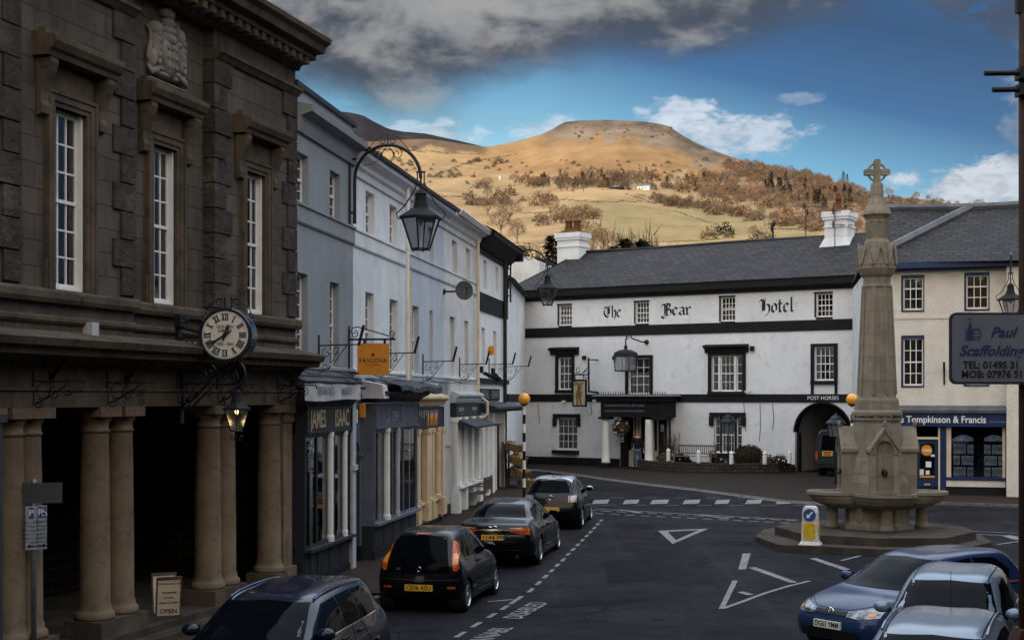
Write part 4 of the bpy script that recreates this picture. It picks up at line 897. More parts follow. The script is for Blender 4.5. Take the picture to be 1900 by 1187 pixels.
for a, w_ in ((ua, .35), (ua+1.2, .35), (ua+2.55, .5), (ub-.55, .5)): pp = MB(); pp.box(a, a+w_, -.20, .0, 1.15, 3.3); pp.box(a-.03, a+w_+.03, -.24, 0, 3.15, 3.3); pp.box(a-.03, a+w_+.03, -.26, 0, .2, 1.15); pp.build('shop_pilaster', whitep, t)
MB().prism([(-.05,3.30),(-.75,3.02),(-.75,2.96),(-.05,3.2)], ua, ub, 'x').build('folded_awning', slatep, t)
w2 = MB(); 
for uu in (ua+.9, ua+3.3): w2.box(uu-.45, uu+.45, -.156, -.143, 3.48, 3.60); w2.box(uu-.1,uu+.3,-.156,-.143,3.38,3.42)
w2.build('sign_marks', greyl, f)
# end house, black banded
t = thing('black_banded_house', 'white house with black bands and hipped slate roof at the terrace end', 'house', TE.M())
hs = [(*tr(897,903.5,1,2)[:2],7.75,8.75), (*tr(919.3,925,1,2)[:2],7.75,8.75), (*tr(893.5,900,1,2)[:2],4.62,6.35), (*tr(915.3,921,1,2)[:2],4.62,6.35)]
mb = MB(); wall_with_holes(mb, UO, UE, 3.35, 9.1, hs, 0, .26); mb.quad((UE,0,.2),(UE,6,.2),(UE,6,9.1),(UE,0,9.1)); mb.build('wall', white, t); shell(t, UO+.01, UE-.01, 0, 9.1, 6.5, white)
for i, h in enumerate(hs): sash(t, h, .15, 2, (2,2) if i < 2 else (3,3), seed=i)
MB().box(UO+.05, UE+.02, -.06, .02, 6.92, 7.55).build('black_band', blackp, t)
MB().box(UO+.1, UE+.04, -.09, .02, 8.90, 9.02).build('black_band', blackp, t); MB().box(UO+.1, UE+.05, -.10, .02, 4.40, 4.58).build('black_band', blackp, t)
MB().prism([(.05,9.05),(-.10,9.05),(-.5,9.35),(-.62,9.42),(-.62,9.62),(.05,9.66)], UO-.05, UE+.35, 'x').box(UE, UE+.5, -.6, 6.6, 9.2, 9.62).build('eaves', blackp, t)
a0, b0 = UO-.3, UE+.5; rz = 11.3
rf = MB(); rf.quad((a0,-.66,9.6),(b0,-.66,9.6),(b0-2.2,2.9,rz),(a0,2.9,rz)); rf.quad((b0,-.66,9.6),(b0,6.8,9.6),(b0-2.2,2.9,rz)); rf.quad((a0,6.8,9.6),(a0,2.9,rz),(b0-2.2,2.9,rz),(b0,6.8,9.6)); rf.quad((a0,-.66,9.6),(a0,2.9,rz),(a0,6.8,9.6)); rf.build('roof', slate, t)
u = TE.U(936,.1); MB().tube([(u,-.12,9.3),(u,-.12,.4)], .075, 8).tube([(u,-.12,9.3),(u+.1,-.5,9.5)], .075, 8).build('drainpipe', iron, t)
sg = MB().box(TE.U(887.5), TE.U(925), -.05, .02, 3.78, 4.22).build('name_board', blackp, t); 
for i, s_ in enumerate(('NATURAL', 'GRANARY')): text(s_, .42, greyl, sg, LM(TE.U(896.5 if i == 0 else 916.5), -.06, 4.0), bold=.004, xs=.92)
moul(t, UO+.2, UE+.55, [(.02,3.45),(-.5,3.40),(-.66,3.5),(-.66,3.58),(-.05,3.74),(.02,3.74)], slatep, 'lead_canopy')
ua = TE.U(888)
px_p = MB()
for a, b in ((888,893),(899,902),(905,912),(929.5,934)): px_p.box(TE.U(a), TE.U(b), -.14, .06, .2, 3.4)
px_p.box(TE.U(893), TE.U(899), -.02, .06, .2, 3.4); px_p.box(TE.U(902), TE.U(905), -.05, .06, .2, 3.4); px_p.build('white_panelling', whitep, t)
MB().box(ua, TE.U(934), -.12, .05, 2.95, 3.4).build('fascia', ltgrp, t)
dr = MB(); dr.box(TE.U(912), TE.U(929.5), .25, .3, .3, 3.0); dr.build('shop_door', blackp, t)
MB().box(TE.U(918.2), TE.U(919.6), -.05, .0, .3, 2.95).build('door_post', whitep, t); MB().quad((UO+.02,.3,0),(UE-.02,.3,0),(UE-.02,.3,3.5),(UO+.02,.3,3.5)).build('shop_interior', darkin, t)
# ------------------------------------------------------------------ things fixed to the terrace
def sign_bracket_mesh():
    m = MB(); m.tube([(0,0,-.62),(0,0,.22)], .018, 6); m.tube([(0,0,0),(.85,0,.02)], .016, 6)
    m.tube([(.03,0,-.55),(.28,0,-.42),(.5,0,-.12),(.6,0,0)], .009, 4); m.tube(spiral(.16,-.16,.11,.02,100,480,18), .008, 4); m.tube(spiral(.38,-.13,.10,.02,60,420,18), .008, 4); m.tube(spiral(.14,-.44,.09,.02,0,-400,16), .008, 4); m.tube([(.2,0,-.5),(.42,0,-.05)], .007, 4)
    return m
proto = None; pr2 = None
labs = ['by the grey wall left of the orange sign', 'just right of the orange sign', 'on the pale blue wall', 'under the satellite dish', 'beside the far orange sign', 'at the far corner of the terrace']
for k, (px, py) in enumerate(((592,641),(706,656),(785,671),(853,676),(907.5,676),(940,680))):
    u, z = TE.uz(px, py, .02)
    if proto is None:
        proto = thing('flag_bracket', 'x', 'bracket', None); sign_bracket_mesh().build('iron_arm', iron, proto); MB().tube([(.85,0,.0),(.96,0,.42)], .032, 8).build('flag_socket', iron, proto); o = proto
    else: o = copy_tree(proto)
    o.matrix_world = TE.B(u, .02, z); tag(o, 'scrolled iron flag bracket '+labs[k], 'bracket', 'flag brackets along the terrace')
u, z = TE.uz(648, 628, .02)
t = thing('hanging_sign', 'square orange shop sign hanging from a black scrolled arm on the white house', 'sign', TE.B(u, .02, z))
m = MB(); m.tube([(-.04,0,-.02),(1.06,0,-.02)], .026, 6); m.tube([(0,0,-.85),(0,0,.28)], .02, 6); m.tube([(.02,0,.12),(.08,0,.24),(.2,0,.26),(.9,0,.06),(1.02,0,.0)], .014, 5); m.tube(spiral(.12,.1,.09,.02,90,-360,18), .012, 5); m.tube(spiral(.98,.10,.08,.02,-90,380,18), .012, 5)
m.tube([(.35,0,-.02),(.35,0,-.12)], .03, 6); m.tube([(.82,0,-.02),(.82,0,-.12)], .03, 6); m.tube([(0,0,-.78),(.25,0,-.78)], .025, 6); m.build('bracket', iron, t)
bd = MB().box(.19,.92,-.02,.02,-.82+.0,-.11).build('board', orange_s, t)
text('PAVLOVA', .150, blk, bd, LM(.555, -.022, -.50), ext=.001, bold=.001, xs=.98); text('CHOCOLATIER', .045, blk, bd, LM(.555, -.022, -.60), ext=.001)
lf = MB()
for a, L in ((-50,.055),(-25,.075),(0,.085),(25,.075),(50,.055)):
    m_ = Matrix.Translation((.555, 0, -.40)) @ Matrix.Rotation(R(a), 4, 'Y'); b = len(lf.v)
    lf.prism([(0,.0),(.013,L*.5),(0,L),(-.013,L*.5)], -.0232, -.0215); lf.v[b:] = [tuple(m_ @ Vector(p)) for p in lf.v[b:]]
lf.build('leaf_mark', blk, bd)
u, z = TE.uz(905, 650, .02); tag(MB().lathe([(.01,-.17),(.09,-.15),(.12,0),(.09,.15),(.01,.17)], 10, (.12,0,0), sy=.3).build('hanging_disc', orange_s, None, M=TE.B(u,.02,z)), 'small orange oval sign jutting from the black banded house', 'sign')
u, z = TE.uz(824, 541, .02); M = TE.B(u, .02, z)
t = thing('satellite_dish', 'dark grey satellite dish on the off white wall', 'satellite dish', M)
d = MB(); n = 24; rg = []
ax = Vector((.35, -.93, .12)).normalized(); c = Vector((.62, -.05, .02)); s1 = ax.cross(Vector((0,0,1))).normalized(); s2 = ax.cross(s1)
for k in range(7): r = .27*k/6+.001; rg.append([tuple(c+s1*r*math.cos(2*math.pi*i/n)+s2*r*1.08*math.sin(2*math.pi*i/n)+ax*(r*r*.35)) for i in range(n)])
d.rings(rg, cap=False); d.build('dish', mat('dish_grey', (.045,.047,.052), (.035,.037,.04), 4, .5), t, smooth=True)
MB().tube([(0,0,0),(.25,0,0),(.55,.0,0)], .03, 6).tube([tuple(c+s2*.27), tuple(c+s2*.24+ax*.40), tuple(c+ax*.45)], .012, 5).box(.0,.03,-.08,.08,-.08,.08).ball(tuple(c+ax*.45), .04, 8, 6).build('arm', iron, t)
t = None
for k, (px, py) in enumerate(((893, 690), (916, 693))):
    u, z = TE.uz(px, py, .1); M = TE.B(u, .02, z)
    if k == 0:
        cm0 = thing('security_camera', 'x', 'security camera'); MB().box(0,.14,-.07,.07,-.02,.2).tube([(.08,0,0),(.18,0,-.05)], .03, 6).build('mount', iron, cm0); b = MB(); b.t = Matrix.Translation((.2,0,-.06)) @ Matrix.Rotation(R(25),4,'Y'); b.box(-.02,.42,-.06,.06,-.05,.06); b.box(-.03,.48,-.075,.075,.06,.075); b.build('camera_body', blackp, cm0); o = cm0
    else: o = copy_tree(cm0)
    o.matrix_world = M @ (Matrix.Identity(4) if k == 0 else Matrix.Rotation(R(70), 4, 'Z')); tag(o, ['black security camera pointing along the street above the dark name board', 'black security camera pointing back at the wall, nearest the black drainpipe'][k], 'security camera', 'security cameras')
# overhead cables sagging along the sill band
for k, (x0, y0, x1, y1, lab) in enumerate(((552,683,757,699,'black cable clipped along the sill band of the grey and white houses'),(760,704,884,706,'black cable sagging along the sill band of the pale blue and off white houses'))):
    a = TE.uz(x0,y0,.12); b = TE.uz(x1,y1,.12); pts = [(a[0]+(b[0]-a[0])*i/12, -.12, a[1]+(b[1]-a[1])*i/12-.06*math.sin(i*1.7)*(i % 2)-.05*math.sin(math.pi*(i % 6)/6)) for i in range(13)]
    tag(MB().tube(pts, .014, 4).build('cable', iron, None, M=TE.M()), lab, 'cable')
# bench and crates outside the end shop
def bench(name, M, label, L=1.5, m=timber, back=.95):
    t = thing(name, label, 'bench', M, 'wooden benches')
    s = MB()
    for i in range(5): s.box(-L/2, L/2, -.45+.10*i, -.45+.10*i+.075, .42, .445)
    s.build('seat', m, t)
    b = MB(); b.box(-L/2, L/2, .08,.12,back-.08,back); b.box(-L/2,L/2,.07,.11,.52,.58); k = int(L/.1)
    for i in range(k): x = -L/2+.06+(L-.12)*i/(k-1); b.box(x-.02,x+.02,.085,.105,.58,back-.08)
    b.build('backrest', m, t)
    for sx in (-1, 1):
        x = sx*(L/2-.03); MB().box(x-.03,x+.03,-.47,-.40,0,.66).build('leg', m, t); MB().box(x-.03,x+.03,.07,.13,0,back+.02).build('leg', m, t); MB().box(x-.04,x+.04,-.50,.13,.66,.70).build('armrest', m, t)
    return t
Yb = 46.6; xb = (902-CX)/F*Yb
bench('wooden_bench', Matrix.Translation((TE.o.x+.15*18.55+.62, TE.o.y+18.3, gz(46.3)+.1)) @ Matrix.Rotation(math.atan2(1,.15)+R(180), 4, 'Z') @ Matrix.Rotation(0,4,'Z'), 'dark wooden bench against the panelled shop, facing the road', 1.5)
basket = mat('wicker', (.16,.115,.05), (.09,.062,.028), 14, .85, bump=.8, bs=50); orange_f = mat('orange_fruit', (.40,.19,.03), (.24,.17,.04), 9, .5); greens = mat('pale_vegetables', (.36,.36,.30), (.12,.17,.06), 9, .7)
u_c = TE.U(926, .0)
rk = thing('crate_stand', 'timber display stand holding three tiers of wicker trays outside the end shop', 'display stand', TE.B(u_c+.6, .12, gz(52)+.1))
s = MB()
for y in (-.75,.75): s.prism([(.0,0),(.08,0),(.08,1.75),(.0,1.75)], y-.02, y+.02, 'y'); s.prism([(.85,0),(.91,0),(.10,1.7),(.04,1.7)], y-.02, y+.02, 'y')
s.build('frame', timber, rk)
B0 = TE.B(u_c+.6, .12, gz(52)+.1)
tray = None; rr = random.Random(11)
for k, (x, z, fm, lab) in enumerate(((.34,1.42,greens,'topmost wicker tray, filled with pale vegetables'),(.46,.92,orange_f,'middle wicker tray heaped with orange fruit'),(.58,.42,orange_f,'lowest of the three wicker trays of orange fruit'),(.82,.02,orange_f,'small wicker tray of fruit on the pavement in front of the stand'))):
    t = thing('produce_tray', lab, 'tray', B0 @ Matrix.Translation((x,0,z)) @ Matrix.Rotation(R(16) if k < 3 else 0, 4, 'Y'), 'wicker trays of produce'); w = .28; L = .72 if k < 3 else .4
    b = MB(); b.box(-w,w,-L,L,0,.02); b.box(-w,-w+.02,-L,L,.02,.26); b.box(w-.02,w,-L,L,.02,.26); b.box(-w+.02,w-.02,-L,-L+.02,.02,.26); b.box(-w+.02,w-.02,L-.02,L,.02,.26)
    for i in range(14): y = -L+2*L*i/13; b.box(w,w+.012,y-.015,y+.015,.0,.26)
    b.box(w-.025,w+.02,-L-.01,L+.01,.24,.28); b.build('basket', basket, t)
    fz = MB()
    for i in range(46 if k < 3 else 20): fz.ball((rr.uniform(-w+.06,w-.06), rr.uniform(-L+.07,L-.07), .2+rr.uniform(0,.09)), rr.uniform(.045,.065), 7, 5)
    fz.build('fruit' if fm is orange_f else 'vegetables', fm, t)
tag(MB().box(-.3,.3,-.02,.02,.0,.75).build('chalkboard', blackp, None, M=B0 @ Matrix.Translation((1.15,.3,.0)) @ Matrix.Rotation(R(62),4,'Y')), 'small dark board leaning low beside the fruit trays', 'board')
# ------------------------------------------------------------------ the hotel
GZH = .5
def hotel():
    t = thing('hotel', 'long white hotel with black bands and black lettering under a slate roof', 'hotel', HO.M())
    UR = HO.U(1592); small = [HO.rect(1037,1061,566,604), HO.rect(1179,1204,560,600), HO.rect(1337,1364,551,596), HO.rect(1514,1545,544,588)]
    W2 = HO.rect(1166,1206,664,731); W1 = HO.rect(1036,1061,663,723); W3 = HO.rect(1320,1378,659,726); W4 = HO.rect(1511,1548,643,706)
    G1 = HO.rect(1033,1071,775,834); G3 = HO.rect(1324,1377,773,840)
    UA0, UA1 = HO.U(1475), HO.U(1579); r = (UA1-UA0)/2; c = (UA0+UA1)/2; zs = HO.uz(1527,748)[1]-r
    pu0, pu1 = HO.U(1156), HO.U(1222); zd = 3.05
    door = (pu0, pu1, GZH-.1, zd)
    hs = [*small, W1, W2, W3, W4, G1, G3, door, (UA0, UA1, -.2, zs+r)]
    mb = MB(); wall_with_holes(mb, 0, UR, -.1, 9.2, hs, 0, .22)
    n = 20; arc = [(c-r*math.cos(math.pi*i/n), zs+r*math.sin(math.pi*i/n)) for i in range(n+1)]; top = zs+r
    mb.quad(*[(UA0,0,top),(c,0,top)]+[(p[0],0,p[1]) for p in arc[:n//2]][::-1]); mb.quad(*[(c,0,top),(UA1,0,top)]+[(p[0],0,p[1]) for p in arc[n//2+1:]][::-1])
    mb.build('wall', hotelw, t)
    # passage behind the arch, open at the back
    pg = MB(); D = 8.5
    for p, q in zip(arc, arc[1:]): pg.quad((p[0],.0,p[1]),(q[0],.0,q[1]),(q[0],.5,q[1]),(p[0],.5,p[1]))
    pg.build('arch_soffit', blackp, t)
    MB().box(UA0-.0, UA0+.12, .22, .5, -.1, zs).box(UA1-.12, UA1, .22, .5, -.1, zs).build('arch_jamb', blackp, t)
    pw = MB(); pw.quad((UA0-.3,.5,-.1),(UA0-.3,D,-.1),(UA0-.3,D,4.2),(UA0-.3,.5,4.2)); pw.quad((UA1+.3,.5,-.1),(UA1+.3,D,-.1),(UA1+.3,D,4.2),(UA1+.3,.5,4.2)); pw.quad((UA0-.3,.5,4.0),(UA1+.3,.5,4.0),(UA1+.3,D,4.0),(UA0-.3,D,4.0)); pw.build('passage_wall', greyw, t)
    tr_ = MB(); pts = [(c-(r+.07)*math.cos(math.pi*i/n), zs+(r+.07)*math.sin(math.pi*i/n)) for i in range(n+1)]
    for (p, q, a, b) in zip(pts, pts[1:], arc, arc[1:]): tr_.add([(a[0],-.03,a[1]),(b[0],-.03,b[1]),(q[0],-.03,q[1]),(p[0],-.03,p[1]),(a[0],.02,a[1]),(b[0],.02,b[1]),(q[0],.02,q[1]),(p[0],.02,p[1])], [(0,1,2,3),(0,4,5,1),(2,6,7,3)])
    tr_.build('arch_trim', blackp, t)
    rw = shell(t, 0.01, UR-.01, 0, 9.2, 8.6, hotelw)
    w = t
    # windows
    def blackframe(r_, p=.06, wd=.16, name='window_surround', bot=True, top=.14):
        a, b, cc, d = r_; m = MB(); m.box(a-wd,a,-p,.02,cc,d+top); m.box(b,b+wd,-p,.02,cc,d+top); m.box(a,b,-p,.02,d,d+top)
        if bot: m.box(a-wd,b+wd,-p-.05,.02,cc-.16,cc)
        return m.build(name, blackp, t)
    for i, r_ in enumerate(small):
        sash(t, r_, .13, 4, (1,2) if False else (2,2), seed=i+20, bar=.028, fr=.05)
        a, b, cc, d = r_; MB().box(a-.10, b+.02, -.02, .03, d, d+.07).box(a, b, -.012, .2, cc-.10, cc-.004).box(a-.07, a, -.014, .03, cc, d).build('window_trim', blackp, t)
    for i, (r_, cols, bot) in enumerate(((W1,3,1),(W2,3,0),(W4,4,1))):
        sash(t, r_, .12, cols, (2,2), seed=i+30, cur='pair', bar=.03); blackframe(r_, bot=bool(bot))
        if i != 1:
            pass
    # tripartite windows
    for i, r_ in enumerate((W3, G3)):
        a, b, cc, d = r_; L = b-a
        sash(t, (a+.02,a+L*.22,cc,d), .12, 1, (2,2), seed=40+i, cur='pair'); sash(t, (a+L*.27,b-L*.27,cc,d), .10, 4 if i else 3, (2,2), seed=50+i, cur='pair'); sash(t, (b-L*.22,b-.02,cc,d), .12, 1, (2,2), seed=60+i)
        MB().box(a+L*.22, a+L*.27, .02, .2, cc, d).box(b-L*.27, b-L*.22, .02, .2, cc, d).build('mullion', whitep if i == 0 else blackp, t)
    blackframe(W3, bot=True)
    sash(t, G1, .12, 4, (2,2), seed=70)
    for r_, o, dr in ((W1,.42,0),(W3,.30,0)):
        a, b, cc, d = r_; m = MB(); m.prism([(.02,d+.12),(-.10,d+.12),(-.14,d+.3),(-.34,d+.38),(-.34,d+.46),(.02,d+.52)], a-o, b+o, 'x'); m.build('window_hood', blackp, t)
    for r_ in (G1, G3):
        a, b, cc, d = r_; m = MB(); m.box(a-.18, b+.18, -.10, .02, d, d+.2); m.box(a-.19,a-.0,-.11,.02,d-.42,d-.003); m.box(b,b+.19,-.11,.02,d-.42,d-.003); m.build('label_mould', blackp, t)
        m = MB(); m.box(a-.12, b+.12, -.30, .02, cc-.20, cc-.02); m.build('window_box', blackp, t)
    # bands
    for z0, z1 in ((6.89,7.37),(3.68,4.05)): MB().box(-.02, UR, -.05, .02, z0, z1).build('black_band', blackp, t)
    pb = MB(); pb.box(-.02, HO.U(1150), -.05, .02, -.1, .93); pb.box(HO.U(1224), UA0-.001, -.05, .02, -.1, .88); pb.build('plinth', blackp, t)
    lg = MB(); lg.box(HO.U(1505),HO.U(1510),-.05,.02,4.06,4.55); lg.box(HO.U(1549),HO.U(1554),-.05,.02,4.06,4.55); lg.build('window_leg', blackp, t)
    # eaves, roof
    MB().prism([(.02,8.72),(-.12,8.72),(-.16,8.85),(-.42,8.93),(-.42,9.28),(.02,9.3)], -.35, UR+.0, 'x').build('eaves', blackp, t)
    hp = HO.uz(1077, 470, -4.2)[0]; rz = 11.55; y0 = -.50; d2 = 8.9
    sg = MB(); a0 = -.45
    N = 40                                          # slightly sagging old roof
    def RP(u, k, side=1):
        f = k; yy = y0+(4.2-y0)*f; zz = 9.26+(rz-9.26)*f; wob = -.05*math.sin(u*.55)*math.sin(math.pi*f)-.05*math.sin(u*.21+1)*f
        return (u, yy, zz+wob)
    for i in range(N):
        for j in range(4):
            f0, f1 = j/4, (j+1)/4
            def uu(i_, f): lo = a0+(hp-a0)*f; return lo+(UR+.05-lo)*i_/N
            sg.quad(RP(uu(i,f0),f0), RP(uu(i+1,f0),f0), RP(uu(i+1,f1),f1), RP(uu(i,f1),f1))
    sg.quad((a0,y0,9.26),(hp,4.2,rz),(a0,d2,9.26)); sg.quad((a0,d2,9.26),(hp,4.2,rz),(UR+.05,4.2,rz),(UR+.05,d2,9.26)); sg.build('roof', slate, t)
    MB().tube([(hp,4.2,rz+.02),(hp+4,4.2,rz-.02),(hp+9,4.2,rz+.03),(UR,4.2,rz)], .07, 6).build('ridge_tiles', slatep, t)
    for (x0,x1,y0p,y1p) in ((1082,1088,660,667),(1138,1144,660,667),(1393,1400,642,651),(1585,1590,635,645)):
        r_ = HO.rect(x0,x1,y0p,y1p); MB().box(r_[0],r_[1],-.12,.01,r_[2],r_[3]).build('vent_box', blackp, t)
    # chimneys
    def stack(px0, px1, y, z0, z1, pots, flare=False, tall=1.0):
        u0, u1 = HO.U(px0,-y), HO.U(px1,-y); y0_, y1_ = y, y+1.0; m = MB(); m.box(u0,u1,y0_,y1_,z0,z1-.75)
        m.box(u0-.05,u1+.05,y0_-.05,y1_+.05,z1-.75,z1-.68); m.box(u0,u1,y0_,y1_,z1-.68,z1-.38); m.box(u0-.08,u1+.08,y0_-.08,y1_+.08,z1-.38,z1-.26); m.box(u0-.12,u1+.12,y0_-.12,y1_+.12,z1-.26,z1)
        if flare: m.frus((u0-.8,u1+.5,y0_-.35,y1_+.2), z0-.3, (u0,u1,y0_,y1_), z0+1.15)
        k = m.build('chimney', hotelw, t); m = MB(); m.frus((u0-.05,u1+.05,y0_-.05,y1_+.05), z1, (u0+.35,u1-.35,y0_+.3,y1_-.3), z1+.22); 
        for x in pots: 
            cx = u0+(u1-u0)*x; m.lathe([(.26,.1),(.19,.35),(.17,.60),(.20,.62),(.20,.68),(.13,.68)] if tall == 1 else [(.22,.1),(.13,.35),(.12,.55),(.16,.6),(.08,.9)], 12, (cx, (y0_+y1_)/2, z1+.0))
        m.build('chimney_pots', terra, k)
    stack(1034, 1074, 3.4, 9.6, HO.uz(1053,432,-3.4)[1], (.32,.70))
    stack(1530, 1572, 3.0, 10.2, HO.uz(1550,392,-3.0)[1], (.45,), flare=True, tall=.5)
    # drainpipes
    u = .06; MB().tube([(u,-.12,8.8),(u,-.12,.5)], .07, 8).build('drainpipe', iron, t)
    # porch
    uP = HO.U(1116,1.5), HO.U(1224,1.5); zc0, zc1 = 3.18, 3.95
    MB().box(uP[0]-.15, uP[1]+.25, -1.72, -.0, 3.70, 3.95).box(uP[0], uP[1]+.1, -1.58, -.0, 2.98, 3.68).box(uP[0]-.1, uP[0]+.45, -1.66, -1.1, 2.86, 2.98).box(uP[1]-.35, uP[1]+.2, -1.66, -1.1, 2.86, 2.98).build('porch_canopy', blackp, t)
    MB().frus((uP[0]-.35,uP[1]+.45,-1.95,0), 3.95, (uP[0]-.2,uP[1]+.3,-1.8,0), 4.03).build('porch_roof', lead, t)
    sp = MB(); x = uP[0]-.3
    while x < uP[1]+.4: sp.prism([(x,4.02),(x+.05,4.02),(x+.025,4.2)], -1.75, -1.72, 'y'); x += .13
    sp.build('porch_spikes', iron, t)
    for px in (1124, 1204):
        uu = HO.U(px, 1.4); MB().lathe([(.21,.78),(.21,.85),(.20,.86),(.195,1.4),(.175,2.75),(.175,2.86)], 20, (uu,-1.4,0)).build('porch_column', whitep, t, smooth=True); MB().box(uu-.24,uu+.24,-1.64,-1.16,GZH-.1,.78).build('column_base', blackp, t)
    for px in (1159, 1230): uu = HO.U(px, .1); MB().box(uu-.17,uu+.17,-.22,-.0,GZH-.1,3.2).build('pilaster', blackp, t)
    lt = MB(); a, b = uP[0]+.2, uP[1]-.75
    for z in (3.50, 3.24): lt.box(a, b, -1.595, -1.58, z-.012, z+.012)
    lt.build('name_lines', greyl, t)
    text('THE BEAR HOTEL   EST 1432', .17, greyl, t, HO_l(( a+b)/2, -1.60, 3.52)); text('LICENSED TO SELL ALES WINES AND SPIRITS', .11, greyl, t, HO_l((a+b)/2, -1.60, 3.27), xs=.95)
    # recessed entrance
    en = MB(); en.quad((pu0,1.3,GZH),(pu1,1.3,GZH),(pu1,1.3,zd),(pu0,1.3,zd)); en.quad((pu0,.22,zd),(pu1,.22,zd),(pu1,1.3,zd),(pu0,1.3,zd)); en.quad((pu0,.22,GZH),(pu0,1.3,GZH),(pu0,1.3,zd),(pu0,.22,zd)); en.quad((pu1,.22,GZH),(pu1,1.3,GZH),(pu1,1.3,zd),(pu1,.22,zd)); en.build('entrance_lobby', darkin, t)
    fr = MB(); W = pu1-pu0
    for x0, x1 in ((.03,.30),(.34,.47),(.80,.97)):
        a, b = pu0+W*x0, pu0+W*x1; fr.box(a,a+.09,.12,.18,GZH,zd-.05); fr.box(b-.09,b,.12,.18,GZH,zd-.05); fr.box(a+.09,b-.09,.12,.18,GZH,1.35); fr.box(a+.09,b-.09,.12,.18,zd-.14,zd-.05)
    fr.build('door_frame', whitep, t)
    lf = MB().box(pu0+W*.50, pu0+W*.78, .9,.95,GZH,zd-.2).build('door', blackp, t); MB().ball((pu0+W*.54,.88,1.5),.04,8,6).build('handle', gold, lf)
    MB().tube([(HO.U(1232,.3),-.9,3.6),(HO.U(1232,.3)+.25,-.5,3.45),(HO.U(1240,.1)+.1,-.14,3.3),(HO.U(1240,.1)+.1,-.14,.6)], .05, 7).build('drainpipe', iron, t)
    for px, z in ((1157, 1.9), (1231, 2.45)):
        uu = HO.U(px, .1); q = MB().box(uu-.08,uu+.08,-.235,-.222,z-.16,z+.16).build('notice_plate', whitep, t); MB().ball((uu,-.235,z+.07),.035,8,5).box(uu-.05,uu+.05,-.240,-.236,z-.12,z-.02).build('crest_mark', greyl, q)
    # lettering with a broad nib
    G = {
     'T': (.82, [[(.02,.72),(.14,.90),(.34,.84),(.56,.92),(.78,.98)], [(.30,.82),(.10,.60),(.08,.30),(.28,.06),(.52,.04),(.74,.20)], [(.48,.86),(.48,.20)], [(.62,.84),(.60,.30)]]),
     'h': (.56, [[(.10,1.02),(.12,.92),(.12,.08),(.20,.0)], [(.12,.48),(.34,.64),(.46,.50),(.46,.12),(.34,-.18)]]),
     'e': (.50, [[(.24,.64),(.08,.50),(.08,.14),(.24,.0),(.44,.12)], [(.24,.64),(.42,.50),(.12,.30)]]),
     'B': (.86, [[(.0,.74),(.14,.94),(.30,.84)], [(.30,.92),(.30,.08),(.12,-.02),(.04,-.16)], [(.46,.90),(.46,.10)], [(.30,.94),(.56,.98),(.72,.82),(.66,.62),(.48,.52)], [(.48,.52),(.76,.44),(.78,.14),(.58,.0),(.30,.02)], [(.0,.28),(.14,.40)], [(.02,-.12),(.22,-.26),(.40,-.16)]]),
     'a': (.54, [[(.08,.56),(.26,.64),(.42,.54),(.42,.08),(.50,.0)], [(.42,.36),(.12,.26),(.10,.08),(.24,.0),(.42,.12)]]),
     'r': (.44, [[(.04,.60),(.14,.52),(.14,.06),(.22,.0)], [(.14,.46),(.30,.64),(.42,.54)]]),
     'H': (.94, [[(.02,.74),(.16,.94),(.30,.84)], [(.32,.92),(.30,.12),(.14,-.02),(.02,-.10)], [(.46,.88),(.44,.16)], [(.46,.46),(.66,.60),(.82,.46),(.82,.10),(.66,-.14),(.50,-.20)], [(.32,.92),(.52,.98)]]),
     'o': (.52, [[(.26,.64),(.08,.50),(.08,.14),(.24,.0),(.42,.14),(.42,.48),(.26,.64)]]),
     't': (.40, [[(.16,.88),(.14,.10),(.24,.0),(.36,.08)], [(.02,.60),(.36,.62)]]),
     'l': (.36, [[(.14,1.04),(.14,.10),(.24,.0),(.34,.08)]])}
    nx, nzz = .085*math.cos(R(38)), .085*math.sin(R(38))
    for word, (x0, x1, yb, yt) in (('The', (1120,1153,588,567)), ('Bear', (1227,1282,584,562)), ('Hotel', (1408,1474,579,553))):
        u0, u1 = HO.U(x0), HO.U(x1); zb = HO.uz((x0+x1)/2, yb)[1]; zt = HO.uz((x0+x1)/2, yt)[1]; H = (zt-zb); tot = sum(G[ch][0] for ch in word); sx = (u1-u0)/tot; m = MB(); x = 0; k = 0
        for ch in word:
            wd, st = G[ch]
            for s_ in st:
                for (p, q) in zip(s_, s_[1:]):
                    k += 1; yy = -.012-.0006*(k % 12)
                    def Q(pt, s2): return (u0+(x+pt[0]+s2*nx)*sx, yy, zb+(pt[1]+s2*nzz)*H)
                    m.quad(Q(p,-1),Q(q,-1),Q(q,1),Q(p,1))
            x += wd
        m.build('blackletter_word', blk, t)
    text('POST HORSES', .235, whl, t, HO_l(HO.U(1527,.05), -.055, 3.87), xs=1.0)
    for pts in ([(1410,747),(1411,790),(1409,818)],[(1433,748),(1436,775),(1433,798)],[(1374,720),(1380,748),(1384,800)],[(998,748),(1001,780),(1001,785)],[(1096,748),(1098,765),(1095,770)]):
        q = [HO.uz(px, py, .02) for px, py in pts]; MB().tube([(a, -.02, b) for a, b in q], .012, 4).build('loose_cable', iron, t)
    return t
def HO_l(u, y, z): return LM(u, y, z)
hotel()
# things on the hotel front
u, z = HO.uz(1052, 833, .3)
# picture sign
ub_, zt_ = HO.uz(1092, 664, .05); B = HO.B(ub_, .02, 0)
us0 = HO.U(1065,.1); 
t = thing('inn_sign', 'hanging inn sign painted with a brown standing bear, beside the upper window', 'sign', HO.M(HO.U(1091,.9), 0, 0))
